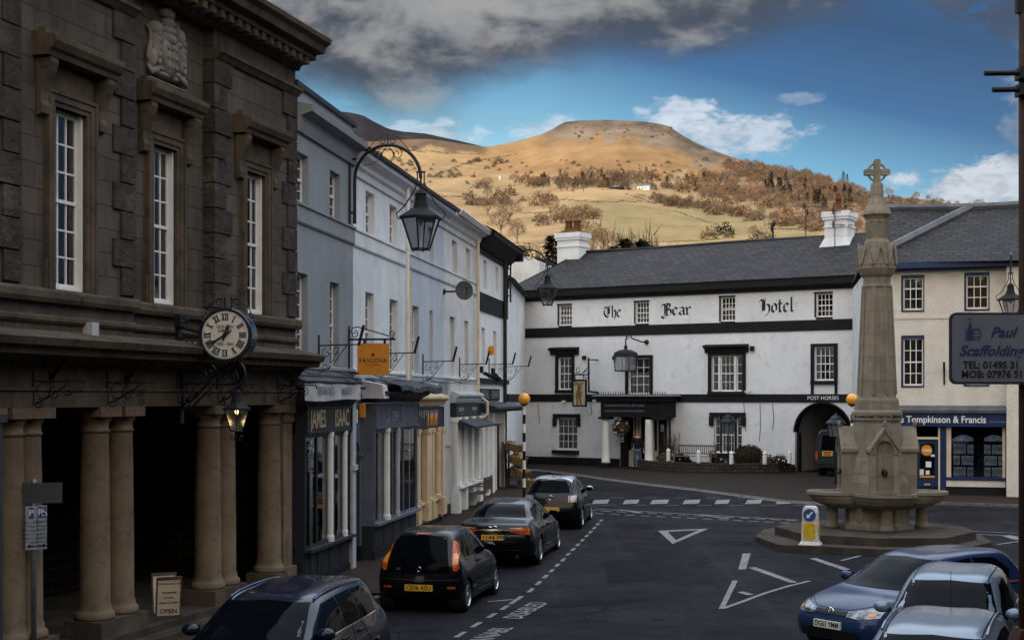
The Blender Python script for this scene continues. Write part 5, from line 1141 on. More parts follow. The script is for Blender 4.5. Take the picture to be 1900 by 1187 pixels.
# sign hangs along the wall direction seen flat on; its post is fixed to the band
zt = HO.uz(1090, 664, .3)[1]; zb = HO.uz(1090, 728, .3)[1]; zs1 = HO.uz(1076, 704, .3)[1]; zs0 = HO.uz(1076, 754, .3)[1]
k = 1/ (HO.U(1100,.9)-HO.U(1090,.9))*10
def dx(px): return HO.U(px,.9)-HO.U(1091,.9)
m = MB(); y = -.9; m.tube([(dx(1092),y+.0,zt),(dx(1092.5),y,zb+.0)], .05, 7); m.tube([(dx(1092),y,zs1+.22),(dx(1063),y,zs1+.22)], .028, 6); m.tube([(dx(1092),y,zt-.45),(dx(1078),y,zt-.8),(dx(1064),y,zs1+.3)], .022, 5)
m.tube([(dx(1089)+p[0],y,zt-.85+p[2]) for p in spiral(0,0,.22,.05,90,480,18)], .02, 5); m.tube([(dx(1073)+p[0],y,zs1+.42+p[2]) for p in spiral(0,0,.16,.04,60,420,18)], .02, 5); m.tube([(dx(1092.5),y,zb+.05),(dx(1092.5),0,zb+.0)], .05, 6); m.tube([(dx(1092.5),y,zt-.1),(dx(1092.5),0,zt-.1)], .035, 6)
for px in (1067, 1082): m.tube([(dx(px),y,zs1+.22),(dx(px),y,zs1)], .02, 5)
m.build('bracket', iron, t)
a, b = dx(1062.5), dx(1088.5)
f = MB(); f.box(a,a+.07,y-.04,y+.04,zs0,zs1); f.box(b-.07,b,y-.04,y+.04,zs0,zs1); f.box(a+.07,b-.07,y-.04,y+.04,zs0,zs0+.08); f.box(a+.07,b-.07,y-.04,y+.04,zs1-.08,zs1); fo = f.build('frame', blackp, t)
bd = MB().box(a+.05,b-.05,y-.02,y+.02,zs0+.05,zs1-.05).build('picture_board', mat('painted_ground', (.46,.38,.25), (.30,.26,.18), 5, .6, c3=(.20,.24,.28), n3=3), t)
bf = mat('bear_fur_paint', (.20,.105,.035), (.11,.055,.02), 14, .7); bm_ = MB(); cx = (a+b)/2-.04; S = (zs1-zs0)/1.36; Z0 = zs0+.10; yy = y-.024
def pp_(lst, k=0): bm_.prism([(cx+p[0]*S, Z0+p[1]*S) for p in lst], yy-.004-k*.001, yy)
pp_([(-.13,.0),(-.02,.0),(-.01,.05),(-.04,.22),(-.02,.36),(.03,.22),(.09,.05),(.08,0),(.20,0),(.18,.06),(.14,.30),(.14,.50),(.13,.70),(.08,.80),(-.06,.80),(-.13,.66),(-.15,.42),(-.13,.22),(-.14,.06)])
pp_([(-.07,.76),(-.08,.92),(-.05,1.0),(-.02,.96),(.03,.97),(.06,1.0),(.08,.94),(.17,.88),(.17,.83),(.10,.80),(.08,.76)], 1)
pp_([(-.10,.62),(.02,.52),(.18,.50),(.20,.45),(.02,.43),(-.12,.52)], 2); pp_([(.08,.66),(.22,.62),(.25,.57),(.20,.56),(.08,.58)], 1)
bm_.build('bear_painting', bf, bd); text('Bear', .30*S, MATS['bear_fur_paint'], bd, LM(cx+.02, yy-.002, zs1-.20), bold=.006)
# wall lanterns and planters
B = HO.B(HO.U(1185), 0, 0)
gl = thing('hotel_lantern', 'big square glass lantern hanging on a swan neck from the hotel wall', 'lantern', HO.M(HO.U(1185,0), 0, 0))
def d3(px): return HO.U(px,.8)-HO.U(1185,0)
zz = lambda py: HO.uz(1165, py, .8)[1]
m = MB(); y = -.8; xl = d3(1161); m.tube([(d3(1186),0,zz(634)),(d3(1183),-.4,zz(634)),(xl+.35,y,zz(628)),(xl+.2,y,zz(621)),(xl+.08,y,zz(622)),(xl,y,zz(630)),(xl,y,zz(648))], .035, 7); m.ball((d3(1186),-.03,zz(634)), .12, 10, 6); m.tube([(xl+.05+p[0],y,zz(628)+p[2]) for p in spiral(0.05,0,.1,.02,0,400,12)], .015, 5); m.build('swan_neck', iron, gl)
w = (d3(1175)-d3(1147))/2; zt, zb = zz(661), zz(688)
MB().lathe([(.07,0),(.10,.08),(.06,.16),(.10,.24),(.05,.34)], 10, (xl,y,zz(653))).rings([[(xl+sx*r_,y+sy*r_,z_) for sx, sy in ((-1,-1),(1,-1),(1,1),(-1,1))] for r_, z_ in ((w*1.05,zt),(w*1.0,zt+.18),(w*.55,zt+.30),(.05,zt+.34))]).build('lantern_top', iron, gl)
f = MB()
for sx, sy in ((-1,-1),(1,-1),(1,1),(-1,1)): f.tube([(xl+sx*w,y+sy*w,zt),(xl+sx*w*.92,y+sy*w*.92,zb)], .025, 5)
for z_, s_ in ((zt,1),(zb,.92)): 
    q = [(xl+sx*w*s_,y+sy*w*s_,z_) for sx, sy in ((-1,-1),(1,-1),(1,1),(-1,1),(-1,-1))]; f.tube(q, .03, 5)
f.build('frame', iron, gl); MB().rings([[(xl+sx*w*s_,y+sy*w*s_,z_) for sx, sy in ((-1,-1),(1,-1),(1,1),(-1,1))] for s_, z_ in ((.97,zt),(.90,zb))], cap=False).build('glazing', milk, gl)
leafd = mat('dark_leaves', (.022,.023,.014), (.038,.032,.020), 12, .8); twig = mat('bare_twigs', (.085,.055,.038), (.055,.038,.03), 6, .9); dryl = mat('dry_planting', (.11,.075,.035), (.06,.045,.028), 9, .9); flow = mat('white_flowers', (.5,.48,.46), None, rough=.8)
def leafball(mb, c, r, n, size, rr, sz=1, shell_=.55):
    for _ in range(n):
        v = Vector((rr.gauss(0,1), rr.gauss(0,1), rr.gauss(0,1))).normalized(); d = r*(shell_+(1-shell_)*rr.random()**.5); p = Vector(c)+Vector((v.x*d, v.y*d, v.z*d*sz))
        a = Vector((rr.gauss(0,1), rr.gauss(0,1), rr.gauss(0,1))).normalized(); b = v.cross(a).normalized()*size*rr.uniform(.6,1.3); a = b.cross(v).normalized()*size*rr.uniform(.5,1)+v*size*rr.uniform(-.3,.6)
        mb.add([p-b*.5, p+a*.5, p+b*.5, p-a*.5], [(0,1,2,3)])
def bushy(name, label, cat, P_, r, sz, n, size, m, seed, group=None, parent_twigs=True, fl=0):
    rr = random.Random(seed); t = thing(name, label, cat, Matrix.Translation(P_), group); mb = MB()
    leafball(mb, (0,0,r*sz), r, n, size, rr, sz); leafball(mb, (0,0,r*sz), r*.85, n//2, size*1.4, rr, sz, .2); mb.build('foliage', m, t, uvs=False)
    st = MB(); [st.tube([(0,0,0),(rr.uniform(-.3,.3)*r,rr.uniform(-.3,.3)*r,r*sz*.9)], .02, 4) for _ in range(5)]; st.build('stem', twig, t)
    if fl:
        fb = MB(); leafball(fb, (0,-r*.2,r*sz), r*1.0, fl, size*1.2, rr, sz, .9); fb.build('flowers', flow, t, uvs=False)
    return t
def onwall(px, py, w): u, z = HO.uz(px, py, w); p = HO.o+HO.d*u-HO.n*w; return Vector((p.x, p.y, z))
bushy('hanging_basket', 'round dry flower basket hanging under the porch between the white columns', 'hanging basket', onwall(1153,793,1.2)-Vector((0,0,.45)), .45, 1.0, 420, .12, dryl, 3, fl=40)
for px, lab, sd in ((1237,'low brown bush at the left end of the stone bed',1),(1262,'low leafy bush behind the second white post',2)):
    p = onwall(px, 860, 1.2); p.z = .55; bushy('garden_bush', lab, 'bush', p, .55, .75, 500, .12, leafd if sd == 2 else dryl, sd, 'bushes in the stone bed', fl=14)
p = onwall(1390, 855, 1.4); p.z = .62; bushy('clipped_bush', 'large dark round clipped bush below the hotel wall', 'bush', p, .72, .82, 5200, .07, leafd, 9)
for px, lab, sd, r_ in ((1330,'small dark bush just right of the garden bench',4,.38),(1446,'small dark bush near the right end of the stone bed',5,.45),(1420,'pale twiggy shrub right of the round clipped bush',6,.45)):
    p = onwall(px, 858, 1.3); p.z = .6; bushy('garden_bush', lab, 'bush', p, r_, .9, 420, .09, leafd if sd != 6 else dryl, sd, 'bushes in the stone bed', fl=12)
def twiggy(name, label, P_, h, w, n, seed, m=twig, r=.014):
    rr = random.Random(seed); t = thing(name, label, 'shrub', Matrix.Translation(P_)); mb = MB()
    for _ in range(n):
        a = rr.uniform(0,6.28); L = h*rr.uniform(.5,1); q = Vector((0,0,0)); pts = [q.copy()]; d = Vector((math.cos(a)*w*rr.random(), math.sin(a)*w*rr.random(), h)).normalized()
        for k in range(4): d = (d+Vector((rr.gauss(0,.12),rr.gauss(0,.12),.05))).normalized(); q = q+d*L/4; pts.append(q.copy())
        mb.tube(pts, [r,r*.8,r*.6,r*.4,r*.2], 3)
        for j in (2,3):
            for _ in range(3): e = (d+Vector((rr.gauss(0,.6),rr.gauss(0,.6),rr.gauss(.2,.3)))).normalized(); mb.tube([pts[j], pts[j]+e*L*.22], [r*.5,r*.2], 3)
    mb.build('stems', m, t, uvs=False); return t
p = onwall(1245, 860, .9); p.z = .6; twiggy('bare_shrub', 'tall bare reddish shrub against the wall right of the porch', p, 1.9, .8, 46, 5)
p = onwall(1415, 858, 1.0); p.z = .6; twiggy('bare_shrub', 'short bare shrub between the round bush and the white post', p, .8, .6, 30, 6)
# stone bed wall, white posts, bench, dark lamps
ws = MB(); rg = []; pts2 = []
for k in range(25):
    f = k/24; px = 1208+(1478-1208)*f; w_ = .9+2.6*math.sin(math.pi*min(1, f*1.02))**.6
    u = HO.U(1208)+(HO.U(1478)-HO.U(1208))*f; p = HO.o+HO.d*u-HO.n*w_; pts2.append(p)
for a, b in zip(pts2, pts2[1:]):
    n_ = Vector((a.y-b.y, b.x-a.x)).normalized()*.16; z0 = .40; z1 = 1.0
    ws.add([(a.x-n_.x,a.y-n_.y,z0),(b.x-n_.x,b.y-n_.y,z0),(b.x+n_.x,b.y+n_.y,z0),(a.x+n_.x,a.y+n_.y,z0),(a.x-n_.x,a.y-n_.y,z1),(b.x-n_.x,b.y-n_.y,z1),(b.x+n_.x,b.y+n_.y,z1),(a.x+n_.x,a.y+n_.y,z1)], [(0,1,2,3),(4,5,6,7),(0,1,5,4),(2,3,7,6)])
tag(ws.build('garden_wall', mat('bed_stone', (.085,.065,.05), (.05,.042,.036), 3, .95, bump=1, brick=(.34,.15,.02,(.03,.025,.022)), bs=16)), 'low curved rubble stone wall round the planted bed before the hotel', 'wall')
bedp = [(p.x, p.y) for p in pts2]+[P2(HO, HO.U(1478), 0.05), P2(HO, HO.U(1208), 0.05)]
tag(MB().prism(bedp, .45, .78, 'z').build('planting_soil', mat('bed_soil', (.04,.03,.022), (.055,.045,.03), 5, .95, bump=1, bs=12)), kind='structure')
post0 = None
for k, (px, lab) in enumerate(((1240,'leftmost'),(1296,'below the left end of the garden bench'),(1357,'right of the garden bench'),(1419,'right of the round clipped bush'),(1465,'rightmost, near the archway'))):
    f = (px-1208)/270; w_ = .9+2.6*math.sin(math.pi*min(1, f*1.02))**.6; u = HO.U(px, w_); p = HO.o+HO.d*u-HO.n*w_
    if post0 is None: post0 = MB().lathe([(.09,0),(.09,.34),(.07,.42),(.10,.45),(.06,.54),(.01,.58)], 8).build('white_post', whitep, None); o = post0
    else: o = post0.copy(); COL.objects.link(o)
    o.matrix_world = Matrix.Translation((p.x, p.y, 1.0)); tag(o, 'small white post on the bed wall, '+lab, 'post', 'white posts on the bed wall')
p = onwall(1292, 860, 1.5); bench('garden_bench', Matrix.Translation((p.x, p.y, .78)) @ Matrix.Rotation(math.atan2(HO.d.y, HO.d.x), 4, 'Z'), 'pale slatted garden bench in the planted bed under the hotel windows', 1.9, mat('pale_timber', (.21,.17,.13), (.13,.105,.085), 4, .9, bump=.4))
for px, py, lab in ((1351,792,'dark post lantern in front of the lower triple window'),(1551,796,'dark post lantern in front of the archway')):
    Yp = 64 if px < 1400 else 56.0
    P_ = at(px, py, Yp); t = thing('post_lantern', lab, 'lamp post', Matrix.Translation((P_.x, P_.y, 0)), 'dark post lanterns')
    MB().lathe([(.07,.4),(.045,.7),(.035,P_.z-.3)], 10).build('post', iron, t); s_ = .9; n = 8
    g = MB(); rg = [[(r_*math.cos(2*math.pi*i/n), r_*math.sin(2*math.pi*i/n), P_.z+z_) for i in range(n)] for r_, z_ in ((.25,-.28),(.32,.22))]; g.rings(rg); g.build('glazing', mat('dim_lamp_glass', (.10,.11,.12), None, rough=.35), t)
    f = MB(); [f.tube([rg[0][i], rg[1][i]], .018, 4) for i in range(n)]; f.lathe([(.42,.22),(.40,.27),(.26,.38),(.24,.44),(.05,.58),(.02,.68)], n, (0,0,P_.z)); f.build('lantern_frame', iron, t)
for k, (px, py, lab) in enumerate(((1103,743,'small white floodlight at the left end of the porch roof'),(1205,741,'small white floodlight on the porch roof, above the right column'),(1046,745,'small white floodlight under the black band, left of the inn sign'),(1389,725,'small white floodlight at the corner of the upper triple window'))):
    p = onwall(px, py, 1.6 if k < 2 else .2); o = MB().box(-.09,.09,-.06,.06,-.06,.06).tube([(0,.06,0),(0,.2,-.05)], .03, 5).build('floodlight', whitep, None, M=Matrix.Translation(p) @ Matrix.Rotation(.4*k, 4, 'Z')); tag(o, lab, 'floodlight', 'floodlights on the hotel')
# ------------------------------------------------------------------ the cream estate agent building
def rbuild():
    t = thing('cream_building', 'cream roughcast building with navy window frames and a navy shop front', 'building', RB.M())
    U2 = RB.U(1867); UE_ = 16
    f = lambda a,b,c,d: RB.rect(a,b,c,d)
    w = [f(1672,1715,510,578), f(1789,1836,505,576), f(1672,1715,622,718), f(1788,1836,618,716)]
    ug0, ug1 = RB.U(1652), U2-.02
    mb = MB(); wall_with_holes(mb, 0, U2, 3.62, 8.6, w, 0, .2); mb.quad((0,0,0),(0,.0,3.62),(ug0,0,3.62),(ug0,0,0)); mb.build('wall', creamr, t)
    mb = MB(); ex = [(U2+1.0,U2+1.9,5.2,7.2),(U2+3.4,U2+4.3,5.2,7.2)]; wall_with_holes(mb, U2, UE_, -.1, 8.6, ex, -.35, .2); mb.quad((U2,-.35,-.1),(U2,0,-.1),(U2,0,8.6),(U2,-.35,8.6)); mb.build('wall', creamr, t)
    for i, e in enumerate(ex): sash(t, e, -.22, 3, (2,2), seed=90+i, fm=creamp)
    for i, r_ in enumerate(w):
        a, b, c, d = r_; sash(t, (a+.07,b-.035,c+.05,d-.1), .10, 3, (1,2) if i < 2 else (2,2), seed=80+i, fm=whitep, cur='blind' if i == 1 else 'pair' if i == 0 else None, bar=.03, fr=.05)
        MB().box(a, a+.07, -.01, .2, c, d).box(b-.035, b, -.01, .2, c, d).box(a+.07, b-.035, -.012, .2, d-.1, d).box(a-.0, b+.0, -.03, .2, c-.004, c+.05).build('navy_reveal', navy, t)
    z_ = RB.uz(1700,590)[1]; MB().box(0, U2, -.03, .02, z_-.03, z_+.06).build('string_course', creamr, t)
    # wing wall towards the hotel and roofs
    P0 = RB.o; E1 = Vector((14.75, 61.6)); Minv = RB.M().inverted()
    L = lambda x, y, z: tuple(Minv @ Vector((x, y, z)))
    MB().quad(L(P0.x,P0.y,-.1), L(E1.x,E1.y,-.1), L(E1.x,E1.y,8.6), L(P0.x,P0.y,8.6)).build('wing_wall', greyw, t)
    A = at(1599, 489, 51.3); Bq = at(1800, 388, 54.6); Cq = at(1628, 388, 55.5); Dq = at(1580, 530, 61.5); Er = at(1960, 484, 47.5); Fr = at(1960, 376, 53.4)
    rf = MB(); ec = Er; rf.quad(*[L(*A), L(*at(1975, 481, 48.6)), L(*at(1975, 380, 53.4)), L(*Bq)]); rf.quad(L(*A), L(*Bq), L(*Cq)); rf.quad(L(*A), L(*Cq), L(*Dq)); 
    back = at(1975,380,53.4); rf.quad(L(*Bq), L(*back), L(back.x+3, back.y+9, 8.6), L(Bq.x+2, Bq.y+9, 8.6)); rf.quad(L(*Cq), L(*Bq), L(Bq.x+2, Bq.y+9, 8.6), L(Cq.x+2, Cq.y+9, 8.6)); rf.quad(L(*Cq), L(Cq.x+2, Cq.y+9, 8.6), L(*Dq)); rf.build('roof', slate, t)
    MB().tube([L(A.x,A.y,A.z+.06), L(Bq.x,Bq.y,Bq.z+.06)], .17, 6).tube([L(Cq.x,Cq.y,Cq.z+.05), L(Bq.x,Bq.y,Bq.z+.08), L(back.x,back.y,back.z+.08)], .15, 6).build('lead_ridge', lead, t)
    MB().box(-.05, UE_, -.5, .02, 8.5, 8.72).build('gutter_board', navy, t)
    MB().box(-.05, UE_, -.3, .02, 8.44, 8.495).build('soffit', navy, t)
    # shop front
    MB().prism([(.02,3.40),(-.34,3.36),(-.36,3.46),(.02,3.62)], ug0, U2, 'x').build('lead_roof', lead, t)
    fa = MB().box(ug0, U2, -.26, .02, 2.88, 3.37).build('fascia', navy, t)
    x0 = RB.U(1660,.26); x1 = RB.U(1828,.26)
    tx = text('Clee Tompkinson & Francis', .34, whl, fa, LM(RB.U(1737.5,.26), -.265, 3.12), bold=.006); k = (x1-x0)*1.085/tx.dimensions.x; tx.data.transform(Matrix.Diagonal((k,1,1,1)))
    text('Sales & Lettings', .09, greyl, fa, LM(RB.U(1851,.26), -.265, 3.06), bold=.001)
    d0, d1 = RB.U(1700), RB.U(1741); w0, w1 = RB.U(1756), U2-.03; zb, zt = RB.uz(1800,885)[1], 2.86
    MB().box(d1, d1+.06, -.12, .02, .3, zt).box(d0-.06, d0, -.12, .02, .3, zt).box(d0, d1, -.12, .02, 2.42, 2.50).build('door_frame', creamp, t)
    MB().box(d1+.06, w0, -.10, .02, .35, zt).build('navy_pilaster', navy, t)
    dd = MB(); dd.box(d0, d0+.12, -.05, .0, .45, 2.42); dd.box(d1-.12, d1, -.05, 0, .45, 2.42); dd.box(d0+.12, d1-.12, -.05, 0, .45, 1.05); dd.box(d0+.12,d1-.12,-.05,0,2.26,2.42); dr = dd.build('door', navy, t); MB().box(d0+.12,d1-.12,-.02,-.015,1.05,2.26).build('pane', glass, dr)
    st = MB(); c = (d0+d1)/2; st.rings([[(c-.02+.19*math.cos(2*math.pi*i/24), y_, 2.02+.19*math.sin(2*math.pi*i/24)) for i in range(24)] for y_ in (-.028,-.022)]); sk = st.build('round_sticker', orange_s, dr); text('1000s', .13, whl, sk, LM(c-.02,-.030,2.02), bold=.003)
    nt_ = MB(); nt_.box(c-.05,c+.14,-.03,-.024,1.42,1.62); nt_.box(c-.27,c-.12,-.03,-.024,1.14,1.34); nt_.box(c-.05,c+.08,-.03,-.024,1.16,1.30); nt_.box(c+.12,c+.30,-.03,-.024,1.80,1.87); nt_.build('paper_notice', whitep, dr)
    MB().box(c-.27, c+.27, -.034, -.028, .97, 1.12).build('orange_strip', orange_s, dr); MB().box(c-.1,c+.1,-.06,-.05,.78,.84).build('letter_slot', gold, dr)
    MB().box(w0, w1, -.10, .02, .75, zb-.10).build('stall_riser', creamr, t); MB().box(ug0, U2, -.06, .04, -.1, .74).build('plinth', blackp, t); MB().box(w0-.0, w1, -.14, .04, zb-.10, zb).build('window_sill', navy, t)
    fr = MB(); fr.box(w0, w0+.16, -.06, .30, zb, zt); fr.box(w1-.1, w1, -.06, .3, zb, zt); fo = fr.build('shop_window', creamp, t); MB().box(w0+.16, w1-.1, .0, .004, zb, zt).build('pane', shopglass, fo)
    ib = MB(); ib.quad((ug0,1.4,0),(U2,1.4,0),(U2,1.4,3),(ug0,1.4,3)); ib.quad((ug0,.05,3),(U2,.05,3),(U2,1.4,3),(ug0,1.4,3)); ib.quad((U2,.05,0),(U2,1.4,0),(U2,1.4,3),(U2,.05,3)); ib.build('shop_interior', darkin, t)
    pc = mat('property_poster', (.80,.84,.90), (.25,.45,.75), 7, .5, c3=(.12,.11,.09), n3=11); rr = random.Random(2); ps = MB(); mk2 = MB()
    for s_ in (0, 1):
        X0 = RB.U(1769 if s_ == 0 else 1826, -.1); X1 = RB.U(1806 if s_ == 0 else 1864, -.1)
        for r_ in range(4):
            z1 = 2.30-.40*r_-.06; big = (X1-X0)*.62; sm = (X1-X0)*.32; flip = (r_+s_) % 2
            a0 = X0; b0 = X0+(sm if flip else big); a1 = b0+.05; b1 = X1
            for a, b in ((a0,b0),(a1,b1)):
                ps.box(a, b, .10, .12, z1-.33, z1); mk2.box(a+.02, b-.02, .095, .0995, z1-.22, z1-.08)
        n = 10; ps.prism([(X0,2.36),(X1,2.36)]+[(X1-(X1-X0)*i/n, 2.46+.12*math.sin(math.pi*i/n)) for i in range(n+1)], .10, .12, 'y')
    po = ps.build('poster_panels', pc, t); mk2.build('poster_pictures', mat('poster_photo', (.30,.24,.18), (.55,.60,.66), 9, .5), po)
    return t
rbuild()
u = RB.U(1752,.05); o = thing('flag_bracket', 'black iron bracket on the cream wall, left of the scaffolding sign', 'bracket', RB.B(u,.02,RB.uz(1752,690)[1]), 'flag brackets along the terrace'); MB().tube([(0,0,-.45),(0,0,.15)],.03,6).tube([(0,0,.1),(.3,0,.05)],.03,6).tube([(.3,0,0),(.34,0,.35)],.04,8).build('iron_arm', iron, o)
arch = None
PL = at(1875, 556, 48.0)
t = thing('wall_lamp', 'black hexagonal lantern hanging from a rod on the cream building, by the right edge', 'street lamp', Matrix.Translation(PL), 'arched iron wall lamps over the street')
lt = lantern('lantern', None, None, .98)
for ch in list(lt.children): ch.parent = t
bpy.data.objects.remove(lt)
w = RB.uz(1888, 480, .0); q = RB.B(RB.U(1889,.3), .3, 0)@Vector((0,0,0))
MB().tube([(0,0,.85),(.02,0,1.5),(.15,.35,1.62),(.35,.9,1.6)], .035, 7).tube([(.05,.2,1.4),(.35,.9,1.2)], .02, 5).build('bracket_arm', iron, t)
# white house far left behind the lamp
t = thing('far_white_house', 'white walled house with a brick chimney behind the end of the terrace', 'house', Matrix.Translation((at(940,600,84).x-.6, 84, .4)) @ Matrix.Rotation(R(-14), 4, 'Z'))
m = MB(); zt = HC-(476-HY)/F*84-.4; m.prism([(0,0),(2.6,0),(2.6,zt-.35),(2.2,zt-.1),(1.5,zt),(0,zt-.15)], 0, 7, 'y'); m.build('wall', greyw, t)
MB().box(.1,2.5,.2,6.8,zt-.2,zt-.05).build('roof', slate, t); MB().box(.75,1.3,1.0,1.6,zt-.1,zt+.75).build('chimney', mat('brick', (.16,.12,.08), (.1,.08,.06), 6, .9), t); MB().lathe([(.14,0),(.12,.3),(.1,.3)],8,(1.6,1.3,zt-.05)).build('chimney_pot', terra, t)
# annexe left of the hotel (black trimmed building down the side road)
t = thing('side_road_house', 'white house with black trim down the side road at the end of the terrace', 'house', Matrix.Translation((-5.2, 60.5, 0)) @ Matrix.Rotation(R(-4), 4, 'Z'))
m = MB(); wall_with_holes(m, 0, 5.05, .2, 8.9, [(4.0,4.7,4.8,6.4),(4.0,4.7,1.2,3.0)], 0, .2); m.quad((5.05,0,.2),(5.05,14,.2),(5.05,14,8.9),(5.05,0,8.9)); m.quad((0,14,.2),(5.05,14,.2),(5.05,14,8.9),(0,14,8.9)); m.quad((0,0,.2),(0,14,.2),(0,14,8.9),(0,0,8.9)); m.build('wall', hotelw, t)
m = MB(); m.box(-.05,5.1,-.05,.0,3.7,4.05); m.box(5.05,5.1,0,14,3.7,4.05); m.box(-.02,5.1,-.05,.0,8.5,8.9); m.box(-.02,5.12,-.06,0,.2,.9); m.box(5.05,5.12,0,14,.2,.9); m.build('black_band', blackp, t)
for i, h in enumerate(((4.0,4.7,4.8,6.4),(4.0,4.7,1.2,3.0))): sash(t, h, .12, 2, (2,2), fm=blackp, seed=i)
MB().prism([(-.3,8.9),(5.35,8.9),(2.5,10.6)], -.3, 14.3, 'y').build('roof', slate, t)
# aerials
def aerial(px, y_top, y_base, Y, label, yg, mast=.022, tall=False):
    a = at(px, y_top, Y); b = at(px, y_base, Y); t = thing('tv_aerial', label, 'aerial', Matrix.Translation((b.x, b.y, 0)), 'television aerials')
    MB().tube([(0,0,b.z-.3),(0,0,a.z)], mast, 6).build('mast', iron, t)
    for z, dirn, L, n, e in yg:
        m = MB(); zz = b.z+(a.z-b.z)*z; m.tube([(-.25*dirn,0,zz),(dirn*L,0,zz-.05)], .016, 5)
        for i in range(n): x = dirn*L*(i+1)/n; m.tube([(x,-.05,zz-.05-e),(x,.05,zz-.05+e)], .009, 4)
        m.box(-.08*dirn-.03, -.08*dirn+.03, -.05,.05, zz-.15, zz+.15); m.build('antenna_array', iron, t)
ZR = 69.5
aerial(1434, 413, 441, ZR, 'tv aerial pointing right, left of the other masts on the ridge', [(.62,1,1.3,10,.07),(.95,-1,.4,2,.18)], .05)
aerial(1495, 380, 438, ZR-.6, 'tall thin tv aerial mast between the shorter aerial and the right chimney', [(.95,1,1.1,8,.10),(.75,-1,.5,1,.05)])
aerial(1549, 390, 455, 66.0, 'tv aerial strapped to the front of the right chimney', [(.60,1,.85,9,.06),(.98,1,1.1,1,.03)])
